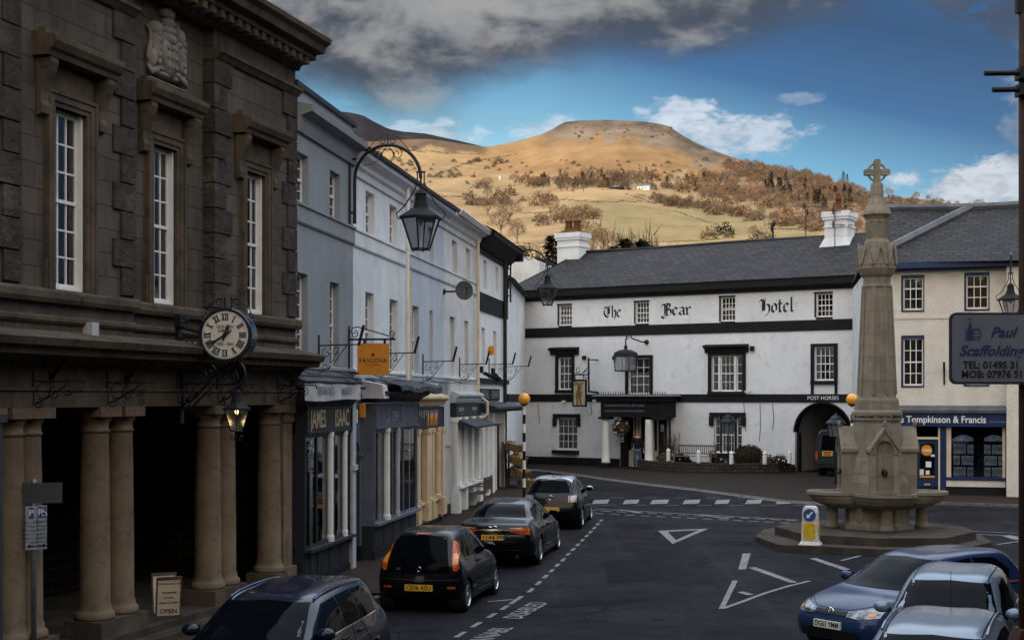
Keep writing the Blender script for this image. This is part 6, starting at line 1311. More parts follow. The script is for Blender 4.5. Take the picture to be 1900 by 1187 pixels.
# ------------------------------------------------------------------ monument and island
MX, MY = (1627-CX)/F*38, 38.0; MG = gz(MY)
def monument():
    yaw = math.atan2(MX, MY)                         # faces the camera, turned a little
    M = Matrix.Translation((MX, MY, 0)) @ Matrix.Rotation(-yaw-R(-12+0), 4, 'Z')
    isl = thing('traffic_island', 'stepped stone island under the memorial fountain', 'traffic island', Matrix.Translation((MX-.05, MY, 0)) @ Matrix.Rotation(-yaw, 4, 'Z'))
    def octo(r, ry, z0, z1, ch=0): 
        pts = [(r*s*math.cos(R(22.5+45*i)), ry*s*math.sin(R(22.5+45*i))) for i in range(8) for s in (1.0,)]
        return pts
    lo = [(-3.1,-.9),(-2.35,-3.0),(.3,-3.5),(2.1,-2.8),(2.9,-1.0),(2.7,1.2),(1.4,3.2),(-1.4,3.2),(-3.0,1.2)]
    hi = [(-2.62,-.3),(-1.75,-2.35),(.2,-2.9),(1.7,-2.4),(2.55,-.5),(2.3,.9),(1.1,2.3),(-1.1,2.3),(-2.3,.9)]
    MB().prism(lo, 0, MG+.13, 'z').build('step', granite2, isl); MB().prism([(x*1.0, y) for x, y in hi], MG+.13, MG+.34, 'z').build('step', granite2, isl)
    base = MG+.34
    t = thing('memorial_fountain', 'tall granite memorial fountain topped by a ringed stone cross', 'monument', M)
    def og(r, z, n=8): return [(r/math.cos(R(22.5))*math.cos(R(22.5+45*i)), r/math.cos(R(22.5))*math.sin(R(22.5+45*i)), z) for i in range(n)]
    def loft(prof, name, m=granite): return MB().rings([og(r, z) for r, z in prof]).build(name, m, t)
    Z = lambda py: HC+(HY-py)/F*38
    loft([(.90,base),(.90,base+.10),(.82,base+.14),(.78,base+.2),(.78,1.05),(.86,1.12),(.95,1.3)], 'pedestal')
    for i in range(4):
        a = R(45+90*i); MB().lathe([(.13,base),(.11,base+.15),(.10,1.05),(.14,1.15)], 8, (.72*math.cos(a), .72*math.sin(a), 0)).build('corner_shaft', granite, t)
    # quatrefoil basin
    def quat(s, z, n=72):
        s = s*1.06
        out = []
        for i in range(n):
            th = 2*math.pi*i/n; best = 0
            for k in range(4):
                a = math.pi/2*k; dd = th-a; c, r = 1.0, .76
                disc = r*r-(c*math.sin(dd))**2
                if disc >= 0 and math.cos(dd) > 0: best = max(best, c*math.cos(dd)+math.sqrt(disc))
            out.append((max(best, .9)*s*math.cos(th), max(best, .9)*s*math.sin(th), z))
        return out
    MB().rings([quat(.45,.95),quat(.72,1.02),quat(.88,1.14),quat(.95,1.27),quat(.96,1.33),quat(1.0,1.35),quat(1.0,1.43),quat(.94,1.43),quat(.90,1.36),quat(.3,1.34)]).build('basin', granite, t, smooth=False)
    for k in range(4):
        a = math.pi/2*k; MB().lathe([(.19,base),(.19,base+.08),(.15,base+.16),(.155,base+.2),(.145,1.0),(.19,1.04),(.24,1.12)], 12, (1.18*math.cos(a), 1.18*math.sin(a), 0)).build('basin_column', granite, t, smooth=True)
    # body
    loft([(.80,1.36),(.80,Z(893)),(.74,Z(880)),(.71,Z(852)),(.69,Z(848)),(.62,Z(800)),(.58,Z(784)),(.58,Z(779))], 'lower_body')
    loft([(.62,Z(779)),(.62,Z(765)),(.60,Z(763)),(.55,Z(760)),(.53,Z(742)),(.50,Z(738))], 'inscription_band')
    ins = MB(); rr = random.Random(4)
    ib = t.children[-1]
    for k in range(3): 
        a = R(-90+45*(k-1)); m_ = Matrix.Rotation(a+R(90), 4, 'Z') @ LM(0, -.624, (Z(779)+Z(765))/2)
        text(('In memory of', '1867 Died Dec 29', 'Erected by')[k], .10, blackp, ib, m_, bold=.003, name='inscription')
    loft([(.47,Z(738)),(.455,Z(730)),(.345,Z(535)),(.365,Z(533)),(.365,Z(530)),(.335,Z(528)),(.335,Z(516)),(.40,Z(510)),(.44,Z(504)),(.46,Z(498)),(.44,Z(494)),(.41,Z(470)),(.37,Z(462))], 'shaft')
    rb = MB()
    for i in range(8):
        a = R(22.5+45*i); rb.tube([(.455/math.cos(R(22.5))*math.cos(a), .455/math.cos(R(22.5))*math.sin(a), Z(732)), (.345/math.cos(R(22.5))*math.cos(a), .345/math.cos(R(22.5))*math.sin(a), Z(532))], [.045,.035], 6)
    rb.build('shaft_rib', granite, t)
    for i in range(8):
        a = R(45*i); k = Matrix.Rotation(a-R(90)+R(180), 4, 'Z'); g = MB(); y = -.40; w_ = .178; z0, z1 = Z(500), Z(462)
        g.prism([(-w_,z0),(w_,z0),(w_*.9,z0+.12),(0,z1+.10),(-w_*.9,z0+.12)], y-.07, y+.18, 'y'); g.prism([(-w_*1.1,z0+.1),(-w_*.8,z0+.1),(0,z1+.0),(w_*.8,z0+.1),(w_*1.1,z0+.1),(0,z1+.16)], y-.11, y-.07, 'y'); g.build('gablet', granite, t, M=k)
    loft([(.32,Z(465)),(.31,Z(450)),(.275,Z(446)),(.265,Z(444)),(.265,Z(408)),(.29,Z(404)),(.36,Z(399)),(.34,Z(394)),(.28,Z(385)),(.19,Z(372)),(.165,Z(368)),(.155,Z(345)),(.135,Z(340))], 'upper_die')
    pn = MB()
    for i in range(8):
        a = R(45*i+90); m_ = Matrix.Rotation(a, 4, 'Z'); b = len(pn.v)
        for x in (-.075,.055): pn.box(x,x+.02,-.285,-.262,Z(440),Z(412))
        pn.box(-.055,.055,-.285,-.262,Z(412)-.02,Z(412)); pn.v[b:] = [tuple(m_ @ Vector(p)) for p in pn.v[b:]]
    pn.build('panel_moulding', granite, t)
    # celtic cross
    cr = MB(); zc = Z(320); zt = Z(296); A = .085; yy = .085
    def cham(poly, y): cr.prism(poly, -y, y, 'y')
    cham([(-A,Z(343)),(A,Z(343)),(A*.85,zc-.10),(-A*.85,zc-.10)], yy); cham([(-A*.85,zc-.0999),(A*.85,zc-.0999),(A*.85,zc+.10),(-A*.85,zc+.10)], yy*.998); cham([(-A*.85,zc+.1001),(A*.85,zc+.1001),(A,zt-.05),(A*.6,zt),(-A*.6,zt),(-A,zt-.05)], yy)
    for s in (-1, 1): cham([(s*.072,zc-.075),(s*.28,zc-.085),(s*.34,zc-.06),(s*.34,zc+.06),(s*.28,zc+.085),(s*.072,zc+.075)], yy*.97)
    n = 32; ri = []
    for k in range(n+1):
        a = 2*math.pi*k/n; ri.append((.235*math.cos(a), 0, zc+.235*math.sin(a)))
    cr.tube(ri, .030, 6); cr.build('ringed_cross', granite, t)
    # four gabled niches
    for i in range(4):
        k = Matrix.Rotation(R(90*i), 4, 'Z') @ Matrix.Diagonal((.86,.93,1,1)); y = -1.05; z0, z1, za = 1.40, Z(836), Z(797); w_ = .42
        g = MB(); n_ = 10
        g.box(-w_,-.26,y,-.5,z0,z1); g.box(.26,w_,y,-.5,z0,z1); g.box(-.26,.26,y+.10,-.5,z0,z1)
        g.box(-w_-.03,-.25,y-.03,y,z1-.05,z1+.02); g.box(.25,w_+.03,y-.03,y,z1-.05,z1+.02); g.box(-w_-.03,w_+.03,y-.02,-.5,z0,z0+.10)
        arc = [(.26*math.cos(math.pi*j/n_)*(1 if 1 else 0), z1+.30*math.sin(math.pi*j/n_)**.8) for j in range(n_+1)]
        outer = [(w_,z1),(0,za),(-w_,z1)]
        g.add([(w_,y,z1)]+[(0,y,za)]+[(-w_,y,z1)]+[(p[0],y,p[1]) for p in arc[::-1]], [(0,1)+tuple(range(3+n_//2, 3+n_+1)), (1,2)+tuple(range(3, 3+n_//2+1))])
        g.prism([(p[0],p[1]) for p in arc], y+.10, y+.12, 'y')
        for (p, q) in zip(arc, arc[1:]): g.quad((p[0],y,p[1]),(q[0],y,q[1]),(q[0],y+.1,q[1]),(p[0],y+.1,p[1]))
        for s in (-1,1): g.prism([(s*(w_+.05),z1-.02),(s*(w_+.05),z1+.07),(0,za+.10),(0,za-.0)], y-.05, -.45, 'y')
        g.quad((w_,y,z1),(0,y,za),(0,-.4,za),(w_,-.4,z1)); g.quad((-w_,y,z1),(0,y,za),(0,-.4,za),(-w_,-.4,z1))
        g.tube([(0,y-.02,za+.05),(0,y-.02,za+.20)], .04, 6); g.ball((0,y-.02,za+.20), .055, 8, 6); g.ball((-.07,y-.02,za+.15), .04, 8, 6); g.ball((.07,y-.02,za+.15), .04, 8, 6)
        nb = g.build('gabled_niche', granite, t, M=k)
        s = MB(); s.ball((0,y+.06,Z(873)), .095, 12, 8); s.ball((-.05,y-.0,Z(870)), .03, 6, 5); s.ball((.05,y-.0,Z(870)), .03, 6, 5); s.tube([(0,y+.02,Z(876)),(0,y-.06,Z(877))], .035, 7); s.build('water_spout', iron, nb, smooth=True)
    return t
monument()
def keepleft():
    Y = 35.7; x = (1504-CX)/F*Y; z0 = gz(Y)+.13
    t = thing('keep_left_bollard', 'white keep left bollard with blue arrow disc and yellow panels on the island step', 'traffic bollard', Matrix.Translation((x, Y, z0)) @ Matrix.Rotation(R(-22), 4, 'Z'))
    def rr_(w, d, z, ch=.05): return [(-w+ch,-d,z),(w-ch,-d,z),(w,-d+ch,z),(w,d-ch,z),(w-ch,d,z),(-w+ch,d,z),(-w,d-ch,z),(-w,-d+ch,z)]
    wp = mat('bollard_plastic', (.62,.60,.56), (.48,.46,.42), 5, .45, c3=(.25,.23,.2), n3=20)
    MB().rings([rr_(.27,.23,0),rr_(.27,.23,.05),rr_(.215,.17,.13),rr_(.20,.155,.35),rr_(.19,.15,.86),rr_(.165,.13,.97),rr_(.12,.09,1.01,.04)]).build('bollard_shell', wp, t)
    yl = mat('yellow_panel', (.66,.42,.02), (.52,.33,.02), 6, .4, c3=(.3,.2,.03), n3=18)
    def rounded(w, z0_, z1_, r): 
        pts = []
        for cx, cz, a0 in ((w-r,z1_-r,0),(-w+r,z1_-r,90),(-w+r,z0_+r,180),(w-r,z0_+r,270)):
            for k in range(5): a = R(a0+22.5*k); pts.append((cx+r*math.cos(a), cz+r*math.sin(a)))
        return pts
    MB().prism(rounded(.145,.17,.60,.09), -.175, -.150, 'y').build('yellow_panel', yl, t)
    MB().prism(rounded(.10,.17,.60,.07), -.215, -.190, 'y').build('yellow_panel', yl, t, M=Matrix.Rotation(R(90), 4, 'Z'))
    MB().prism(rounded(.10,.17,.60,.07), -.215, -.190, 'y').build('yellow_panel', yl, t, M=Matrix.Rotation(R(-90), 4, 'Z'))
    n = 32; d = MB(); d.rings([[(.155*math.cos(2*math.pi*i/n), y, .79+.155*math.sin(2*math.pi*i/n)) for i in range(n)] for y in (-.16,-.172)]); dd = d.build('blue_disc', MATS['sign_blue'], t)
    a = MB(); a.prism([(-.018,.11),(.018,.11),(.018,-.02),(.06,-.02),(0,-.11),(-.06,-.02),(-.018,-.02)], -.178, -.173, 'y'); m_ = Matrix.Translation((0,0,.79)) @ Matrix.Rotation(R(45), 4, 'Y'); a.v = [tuple(m_ @ Vector(p)) for p in a.v]; a.build('arrow', whl, dd)
keepleft()
def beacon(px, py_c, Y, label, base=None):
    x = (px-CX)/F*Y; z0 = gz(Y)+.05; zc = HC-(py_c-HY)/F*Y
    t = thing('belisha_beacon', label, 'crossing beacon', Matrix.Translation((x, Y, z0)), 'belisha beacons at the crossing')
    H = zc-z0-.22; n = int(H/.30); r = .05
    pb, pw = MB(), MB()
    for k in range(n+1):
        a, b = .30+.30*k, min(.60+.30*k, H)
        if a >= H: break
        (pw if k % 2 else pb).lathe([(r+.0005,a),(r+.0005,b)], 14)
    MB().lathe([(.10,0),(.10,.22),(.07,.30)], 14).build('pole_base', blackp, t); pb.build('pole_bands', blackp, t); pw.build('pole_bands', whitep, t)
    MB().lathe([(.05,H),(.09,H+.04),(.14,H+.06),(.14,H+.08)], 16).build('lamp_collar', iron, t)
    g = mat('amber_globe', (.80,.36,.03), (.70,.28,.02), 3, .25, coat=.5) if 'amber_globe' not in MATS else MATS['amber_globe']
    MB().ball((0,0,H+.24), .20, 20, 14).build('globe', g, t, smooth=True)
beacon(972.5, 741, 47, 'amber globed belisha beacon on a striped pole left of the hotel')
beacon(1581, 742, 47.5, 'belisha beacon with amber globe half hidden behind the memorial fountain')
# ------------------------------------------------------------------ cars
def cr(p0, p1, p2, p3, t): return .5*((2*p1)+(-p0+p2)*t+(2*p0-5*p1+4*p2-p3)*t*t+(-p0+3*p1-3*p2+p3)*t*t*t)
HATCH = [ # C(x,z) P3(x,y,z) P2 P1 P0   rear -> front
 ((.06,.30),(.07,.55,.30),(.16,.78,.30),(.28,.83,.30),(.40,.82,.28)),
 ((.00,.50),(.02,.55,.50),(.12,.79,.50),(.26,.85,.48),(.42,.83,.24)),
 ((.02,.70),(.04,.55,.70),(.13,.79,.70),(.30,.85,.60),(.55,.83,.22)),
 ((.09,.95),(.11,.56,.95),(.20,.76,.93),(.45,.845,.65),(.9,.83,.2)),
 ((.26,1.20),(.29,.53,1.18),(.38,.745,.96),(.60,.85,.66),(1.05,.84,.2)),
 ((.45,1.42),(.50,.50,1.38),(.60,.74,.97),(.80,.85,.66),(1.2,.84,.2)),
 ((1.0,1.47),(1.0,.54,1.425),(1.05,.76,.97),(1.15,.85,.65),(1.5,.84,.2)),
 ((1.6,1.465),(1.6,.55,1.42),(1.6,.77,.95),(1.6,.85,.62),(1.8,.84,.2)),
 ((2.15,1.42),(2.15,.54,1.37),(2.15,.775,.93),(2.2,.85,.6),(2.2,.84,.2)),
 ((2.65,1.18),(2.62,.56,1.14),(2.6,.77,.91),(2.6,.85,.6),(2.6,.84,.2)),
 ((3.05,.96),(3.0,.58,.94),(2.95,.76,.89),(2.95,.85,.6),(2.95,.84,.2)),
 ((3.5,.87),(3.45,.55,.85),(3.4,.74,.80),(3.3,.84,.58),(3.3,.83,.2)),
 ((3.85,.72),(3.81,.5,.71),(3.72,.71,.68),(3.62,.81,.52),(3.5,.82,.22)),
 ((3.98,.50),(3.95,.5,.50),(3.84,.71,.48),(3.72,.80,.42),(3.62,.80,.22)),
 ((3.93,.24),(3.9,.5,.24),(3.8,.69,.24),(3.73,.77,.23),(3.66,.77,.22))]
SALOON = [
 ((.08,.30),(.09,.55,.30),(.18,.78,.30),(.30,.83,.30),(.42,.82,.26)),
 ((.00,.52),(.02,.55,.52),(.12,.79,.52),(.28,.85,.48),(.44,.83,.22)),
 ((.02,.78),(.04,.55,.78),(.14,.78,.77),(.34,.85,.62),(.55,.83,.2)),
 ((.09,1.01),(.12,.56,1.0),(.22,.73,.97),(.45,.85,.68),(.75,.83,.2)),
 ((.45,1.05),(.47,.58,1.04),(.55,.75,.99),(.7,.85,.68),(1.0,.84,.2)),
 ((.80,1.10),(.80,.55,1.08),(.85,.76,.98),(.95,.85,.67),(1.15,.84,.2)),
 ((1.20,1.34),(1.18,.50,1.29),(1.15,.765,.97),(1.2,.85,.66),(1.3,.84,.2)),
 ((1.65,1.45),(1.65,.50,1.40),(1.6,.77,.96),(1.6,.85,.64),(1.7,.84,.2)),
 ((2.1,1.45),(2.1,.51,1.40),(2.05,.77,.94),(2.05,.85,.62),(2.1,.84,.2)),
 ((2.5,1.34),(2.5,.52,1.28),(2.45,.765,.92),(2.45,.85,.6),(2.4,.84,.2)),
 ((3.0,1.02),(2.95,.58,1.0),(2.9,.76,.90),(2.9,.85,.6),(2.9,.84,.2)),
 *HATCH[11:]]
def make_car(name, label, prof, L, W, H, M, paint, spec):
    t = thing(name, label, 'car', M, spec.get('group'))
    sx, sy, sz = L/4.0, W/1.7, H/1.47
    A = np.array([[[c[0]*sx, 0, c[1]*sz]]+[[p[0]*sx, p[1]*sy, p[2]*sz] for p in ps] for c, *ps in prof])   # station, ring (centre -> sill)
    if 'tweak' in spec: spec['tweak'](A)
    S, K = A.shape[:2]; NU, NV = 8, 7
    def interp(arr, ax, n):
        arr = np.moveaxis(arr, ax, 0); m = len(arr); ext = np.concatenate([[2*arr[0]-arr[1]], arr, [2*arr[-1]-arr[-2]]]); out = []
        for i in range(m-1):
            for k in range(n): out.append(cr(ext[i], ext[i+1], ext[i+2], ext[i+3], k/n))
        out.append(arr[-1]); return np.moveaxis(np.array(out), 0, ax)
    # mirror so the centre line is smooth
    full = np.concatenate([A[:, ::-1, :]*np.array([1,-1,1]), A[:, 1:, :]], 1)
    G = interp(interp(full, 0, NU), 1, NV); nu, nv = G.shape[:2]
    rw = spec.get('rw', .30); axr, axf = spec['axles']; ra = rw+.055
    V = G.reshape(-1, 3).copy()
    # move points off the wheel openings
    def near(p): 
        for ax in (axr, axf):
            dx, dz = p[0]-ax, p[2]-rw
            if abs(p[1]) > .5*W/1.7 and dx*dx+dz*dz < ra*ra: return ax
        return None
    inside = [near(p) is not None for p in V]
    faces = []
    for i in range(nu-1):
        for j in range(nv-1):
            q = (i*nv+j, (i+1)*nv+j, (i+1)*nv+j+1, i*nv+j+1)
            if all(inside[k] for k in q): continue
            faces.append(q)
    for k, p in enumerate(V):
        if inside[k]:
            ax = near(p); dx, dz = p[0]-ax, p[2]-rw; d = math.hypot(dx, dz) or 1e-6; V[k][0] = ax+dx/d*ra; V[k][2] = rw+dz/d*ra
    mb = MB(); mb.add([tuple(v) for v in V], faces); body = mb.build('body', paint, t, smooth=True, uvs=False)
    bvh = BVHTree.FromPolygons([tuple(v) for v in G.reshape(-1, 3)], [(i*nv+j, (i+1)*nv+j, (i+1)*nv+j+1, i*nv+j+1) for i in range(nu-1) for j in range(nv-1)])
    def cast(view, a, b, off):
        if view == 'L': o, d = Vector((a, 3, b)), Vector((0,-1,0))
        elif view == 'R': o, d = Vector((a, -3, b)), Vector((0,1,0))
        elif view == 'B': o, d = Vector((-3, a, b)), Vector((1,0,0))
        elif view == 'F': o, d = Vector((9, a, b)), Vector((-1,0,0))
        else: o, d = Vector((a, b, 4)), Vector((0,0,-1))
        h, n_, _, _ = bvh.ray_cast(o, d)
        if h is None: return None
        if n_.dot(d) > 0: n_ = -n_
        return h+n_*off
    def drape(nm, view, top, bot, m, off=.006, rows=6, per=5, parent=None, build=True):
        def res(l):
            out = []
            for a, b in zip(l, l[1:]): out += [(a[0]+(b[0]-a[0])*k/per, a[1]+(b[1]-a[1])*k/per) for k in range(per)]
            return out+[l[-1]]
        top, bot = res(top), res(bot); vs, ok = [], True
        for r_ in range(rows+1):
            for p, q in zip(top, bot):
                h = cast(view, p[0]+(q[0]-p[0])*r_/rows, p[1]+(q[1]-p[1])*r_/rows, off)
                vs.append(h)
        n = len(top); fs = [(r_*n+k, r_*n+k+1, (r_+1)*n+k+1, (r_+1)*n+k) for r_ in range(rows) for k in range(n-1) if all(vs[x] is not None for x in (r_*n+k, r_*n+k+1, (r_+1)*n+k+1, (r_+1)*n+k))]
        mb = MB(); mb.add([v or Vector() for v in vs], fs); return mb.build(nm, m, parent or t, smooth=True, uvs=False)
    def line(view, pts, m=None, r=.007, nm='panel_gap', off=.0, per=6):
        out = []
        for a, b in zip(pts, pts[1:]):
            for k in range(per+1): 
                h = cast(view, a[0]+(b[0]-a[0])*k/per, a[1]+(b[1]-a[1])*k/per, off)
                if h is not None: out.append(h)
        if len(out) > 2: MB().tube(out, r, 4).build(nm, m or carblk, t, uvs=False)
    X = lambda v: v*sx; Zz = lambda v: v*sz; Yy = lambda v: v*sy
    # glass
    for vw in ('L', 'R'):
        for (top, bot) in spec['side']: drape('side_window', vw, [(X(a), Zz(b)) for a, b in top], [(X(a), Zz(b)) for a, b in bot], carglass)
    for nm, vw, key in (('rear_window', 'B', 'rear'), ('windscreen', 'F', 'front')):
        top, bot = spec[key]; drape(nm, vw, [(Yy(a), Zz(b)) for a, b in top], [(Yy(a), Zz(b)) for a, b in bot], carglass, rows=10)
    for s in (-1, 1):
        for nm, vw, m_, top, bot in spec['lamps']: drape(nm, vw, [(s*Yy(a) if vw in 'BF' else X(a), Zz(b)) for a, b in top] , [(s*Yy(a) if vw in 'BF' else X(a), Zz(b)) for a, b in bot], m_, .012, 5) if vw in 'BF' else drape(nm, 'L' if s > 0 else 'R', [(X(a), Zz(b)) for a, b in top], [(X(a), Zz(b)) for a, b in bot], m_, .012, 5)
    for nm, vw, m_, top, bot, off in spec.get('panels', []): drape(nm, vw, [(Yy(a) if vw in 'BF' else X(a), Zz(b)) for a, b in top], [(Yy(a) if vw in 'BF' else X(a), Zz(b)) for a, b in bot], m_, off, 5)
    for vw in ('L', 'R'):
        for pts in spec['lines']: line(vw, [(X(a), Zz(b)) for a, b in pts])
        for x, z in spec['handles']:
            h = cast(vw, X(x), Zz(z), .02); 
            if h is not None: s = 1 if vw == 'L' else -1; MB().box(h.x-.10, h.x+.10, h.y-.012, h.y+.012, h.z-.018, h.z+.018).build('door_handle', spec.get('handle_m', carblk), t, uvs=False)
    for vw, pts in spec.get('seams', []): line(vw, [(Yy(a), Zz(b)) for a, b in pts])
    # plates
    for vw, txt, z, m_, tilt in spec.get('plates', []):
        h = cast(vw, 0, Zz(z), .012); d = -1 if vw == 'B' else 1; hw = .26
        k = Matrix.Translation(h) @ (Matrix.Rotation(R(-90), 4, 'Z') if vw == 'B' else Matrix.Rotation(R(90), 4, 'Z')) @ Matrix.Rotation(R(tilt), 4, 'X')
        p = MB().box(-hw, hw, -.02, .03, -.056, .056).build('number_plate', m_, t, M=k)
        
        if txt: tx = text(txt, .118, blk, p, LM(0, -.022, 0), ext=.001, bold=.0018); kx = .46/tx.dimensions.x; tx.data.transform(Matrix.Diagonal((kx,1,1,1)))
    # wheels
    tyre = MB().lathe([(rw*.66,-.10),(rw*.9,-.105),(rw,-.08),(rw,.08),(rw*.9,.105),(rw*.66,.10),(rw*.62,0)], 32); 
    proto = None
    for ax in (axr, axf):
        for s in (1, -1):
            w_ = MB(); w_.v = [(v[0], v[2], v[1]) for v in tyre.v]; w_.f = list(tyre.f)
            yv = s*(W/2-.115); k = Matrix.Translation((ax, yv, rw)) @ (Matrix.Identity(4) if s > 0 else Matrix.Rotation(R(180), 4, 'Z'))
            if proto is None:
                wh = w_.build('wheel', rubber, t, smooth=True, M=k, uvs=False); rm = MB(); n = spec.get('spokes', 5)
                def ring(r, y, q=32): return [(r*math.cos(2*math.pi*i/q), y, r*math.sin(2*math.pi*i/q)) for i in range(q)]
                rm.rings([ring(rw*.70,.105), ring(rw*.66,.112), ring(rw*.62,.09), ring(rw*.60,.0)], cap=False)
                for i in range(n):
                    a = 2*math.pi*i/n; c, s_ = math.cos(a), math.sin(a); px, pz = -s_, c
                    def q(r, w2, y): return (r*c+px*w2, y, r*s_+pz*w2)
                    w0, w1 = (.035, .028) if n < 8 else (.022, .016)
                    rm.add([q(.03,-w0,.10),q(.03,w0,.10),q(rw*.64,w1,.098),q(rw*.64,-w1,.098),q(.03,-w0,.07),q(.03,w0,.07),q(rw*.64,w1,.06),q(rw*.64,-w1,.06)], [(0,1,2,3),(0,4,5,1),(1,5,6,2),(2,6,7,3),(3,7,4,0)])
                rm.rings([ring(.055,.06,16), ring(.055,.108,16), ring(.01,.115,16)]); rm.build('rim', alloy, wh, uvs=False)
                MB().rings([ring(rw*.62,.02), ring(.01,.02)], cap=False).build('brake_disc', carblk, wh, uvs=False); proto = wh
            else:
                c = copy_tree(proto, t); c.matrix_local = k
            ar = MB(); n = 28; ys = s*(W/2-.30)
            pts = [(ax+ra*math.cos(2*math.pi*i/n), rw+ra*math.sin(2*math.pi*i/n)) for i in range(n)]
            ar.rings([[(p[0], s*(W/2-.02), p[1]) for p in pts], [(p[0], ys, p[1]) for p in pts], [(ax, ys, rw)]*n], cap=False); ar.build('wheel_arch_liner', carblk, t, uvs=False)
    MB().box(X(.45), X(3.6), -W/2+.12, W/2-.12, .17, .42).build('underbody', carblk, t, uvs=False)
    for s in (-1, 1):
        h = cast('L' if s > 0 else 'R', X(spec['mirror'][0]), Zz(spec['mirror'][1]), 0)
        if h is None: continue
        m = MB(); m.t = Matrix.Translation((h.x, h.y+s*.13, h.z+.03)) @ Matrix.Diagonal((.075,.12,.078,1)); m.ball((0,0,0), 1, 12, 9); m.t = None; mo = m.build('wing_mirror', spec.get('mirror_m', paint), t, smooth=True, uvs=False)
        MB().tube([(h.x, h.y-s*.02, h.z-.02), (h.x, h.y+s*.08, h.z)], .022, 6).box(h.x-.085, h.x-.070, h.y+s*.13-.09, h.y+s*.13+.09, h.z-.02, h.z+.08).build('mirror_glass', carglass, mo, uvs=False)
    if 'aerial' in spec:
        h = cast('T', X(spec['aerial']), 0, 0); a = spec.get('aerial_lean', -.15); MB().tube([h, h+Vector((a, 0, spec.get('aerial_len', .35)))], [.008,.003], 5).build('aerial', carblk, t, uvs=False)
    for z_ in spec.get('rails', []):
        for s in (-1,1):
            pts = [cast('T', X(x), s*Yy(.52), .03) for x in (.6,.8,1.1,1.5,1.9,2.15)]; pts = [p for p in pts if p]; MB().tube(pts, .018, 6).build('roof_rail', z_, t, uvs=False)
    for f in spec.get('extra', []): f(t, cast, X, Yy, Zz)
    return t
def carpaint(name, c, rough=.25, metal=0): return mat(name, c, None, rough=rough, metal=metal, coat=.38, spec=.15)
carblk = mat('car_black_trim', (.010,.010,.011), None, rough=.5); rubber = mat('tyre_rubber', (.014,.014,.015), None, rough=.85); alloy = mat('alloy_rim', (.45,.46,.48), None, rough=.28, metal=.9)
carglass = mat('car_glass', (.002,.003,.0045), None, rough=.05, spec=.14)
carglass.node_tree.nodes['Principled BSDF'].inputs['IOR'].default_value = 1.22
redl = mat('tail_lamp_red', (.34,.030,.006), (.50,.12,.012), 9, .2, coat=.4); ambl = mat('lamp_amber', (.75,.26,.03), None, rough=.15, coat=1); chrome = mat('chrome', (.7,.7,.72), None, rough=.12, metal=1); headl = mat('headlamp', (.26,.27,.28), (.03,.03,.035), 9, .12, metal=.6, coat=.4)
ypl = mat('yellow_plate', (.72,.38,.03), None, rough=.45); wpl = mat('white_plate', (.55,.54,.50), None, rough=.45)
side_h = [([(.72,1.10),(1.00,1.345),(1.45,1.37)], [(.80,1.00),(1.00,1.00),(1.45,.99)]), ([(1.51,1.37),(2.02,1.335),(2.50,1.10),(2.62,1.02)], [(1.51,.985),(2.02,.965),(2.50,.955),(2.62,.95)])]
lines_h = [[(1.48,1.36),(1.48,.60),(1.46,.30)], [(2.66,.93),(2.70,.60),(2.62,.30)], [(1.46,.30),(2.62,.28)], [(.95,.80),(1.48,.78),(2.68,.76)]]
def heading(dx, dy): return math.atan2(dy, dx)
def place(px_rear, Y, dirv, z=None):                # rear-centre point and heading
    d = Vector(dirv).normalized(); x = (px_rear-CX)/F*Y
    return Matrix.Translation((x, Y, gz(Y) if z is None else z)) @ Matrix.Rotation(heading(d.x, d.y), 4, 'Z')
blackcar = carpaint('black_car_paint', (.003,.003,.004)); 
def badge(txt, y, z, sz=.06):
    def f(t, cast, X, Yy, Zz):
        h = cast('B', Yy(y), Zz(z), .01)
        if h is not None: text(txt, sz, chrome, t, Matrix.Translation(h) @ Matrix.Rotation(R(-90), 4, 'Z') @ UP, 'badge', bold=.003)
    return f
def emblem(vw, z, r=.045, y=0):
    def f(t, cast, X, Yy, Zz):
        h = cast(vw, Yy(y), Zz(z), .014)
        m = MB(); n = 20; m.tube([(0, r*math.cos(2*math.pi*i/n), r*math.sin(2*math.pi*i/n)) for i in range(n+1)], r*.13, 5); k = Matrix.Translation(h)
        m.tube([(0,-r*.7,r*.6),(0,-r*.3,-r*.75),(0,0,r*.1),(0,r*.3,-r*.75),(0,r*.7,r*.6)], r*.11, 5); m.tube([(0,-r*.35,r*.9),(0,0,r*.2),(0,r*.35,r*.9)], r*.11, 5); m.build('emblem', chrome, t, M=k, uvs=False)
    return f
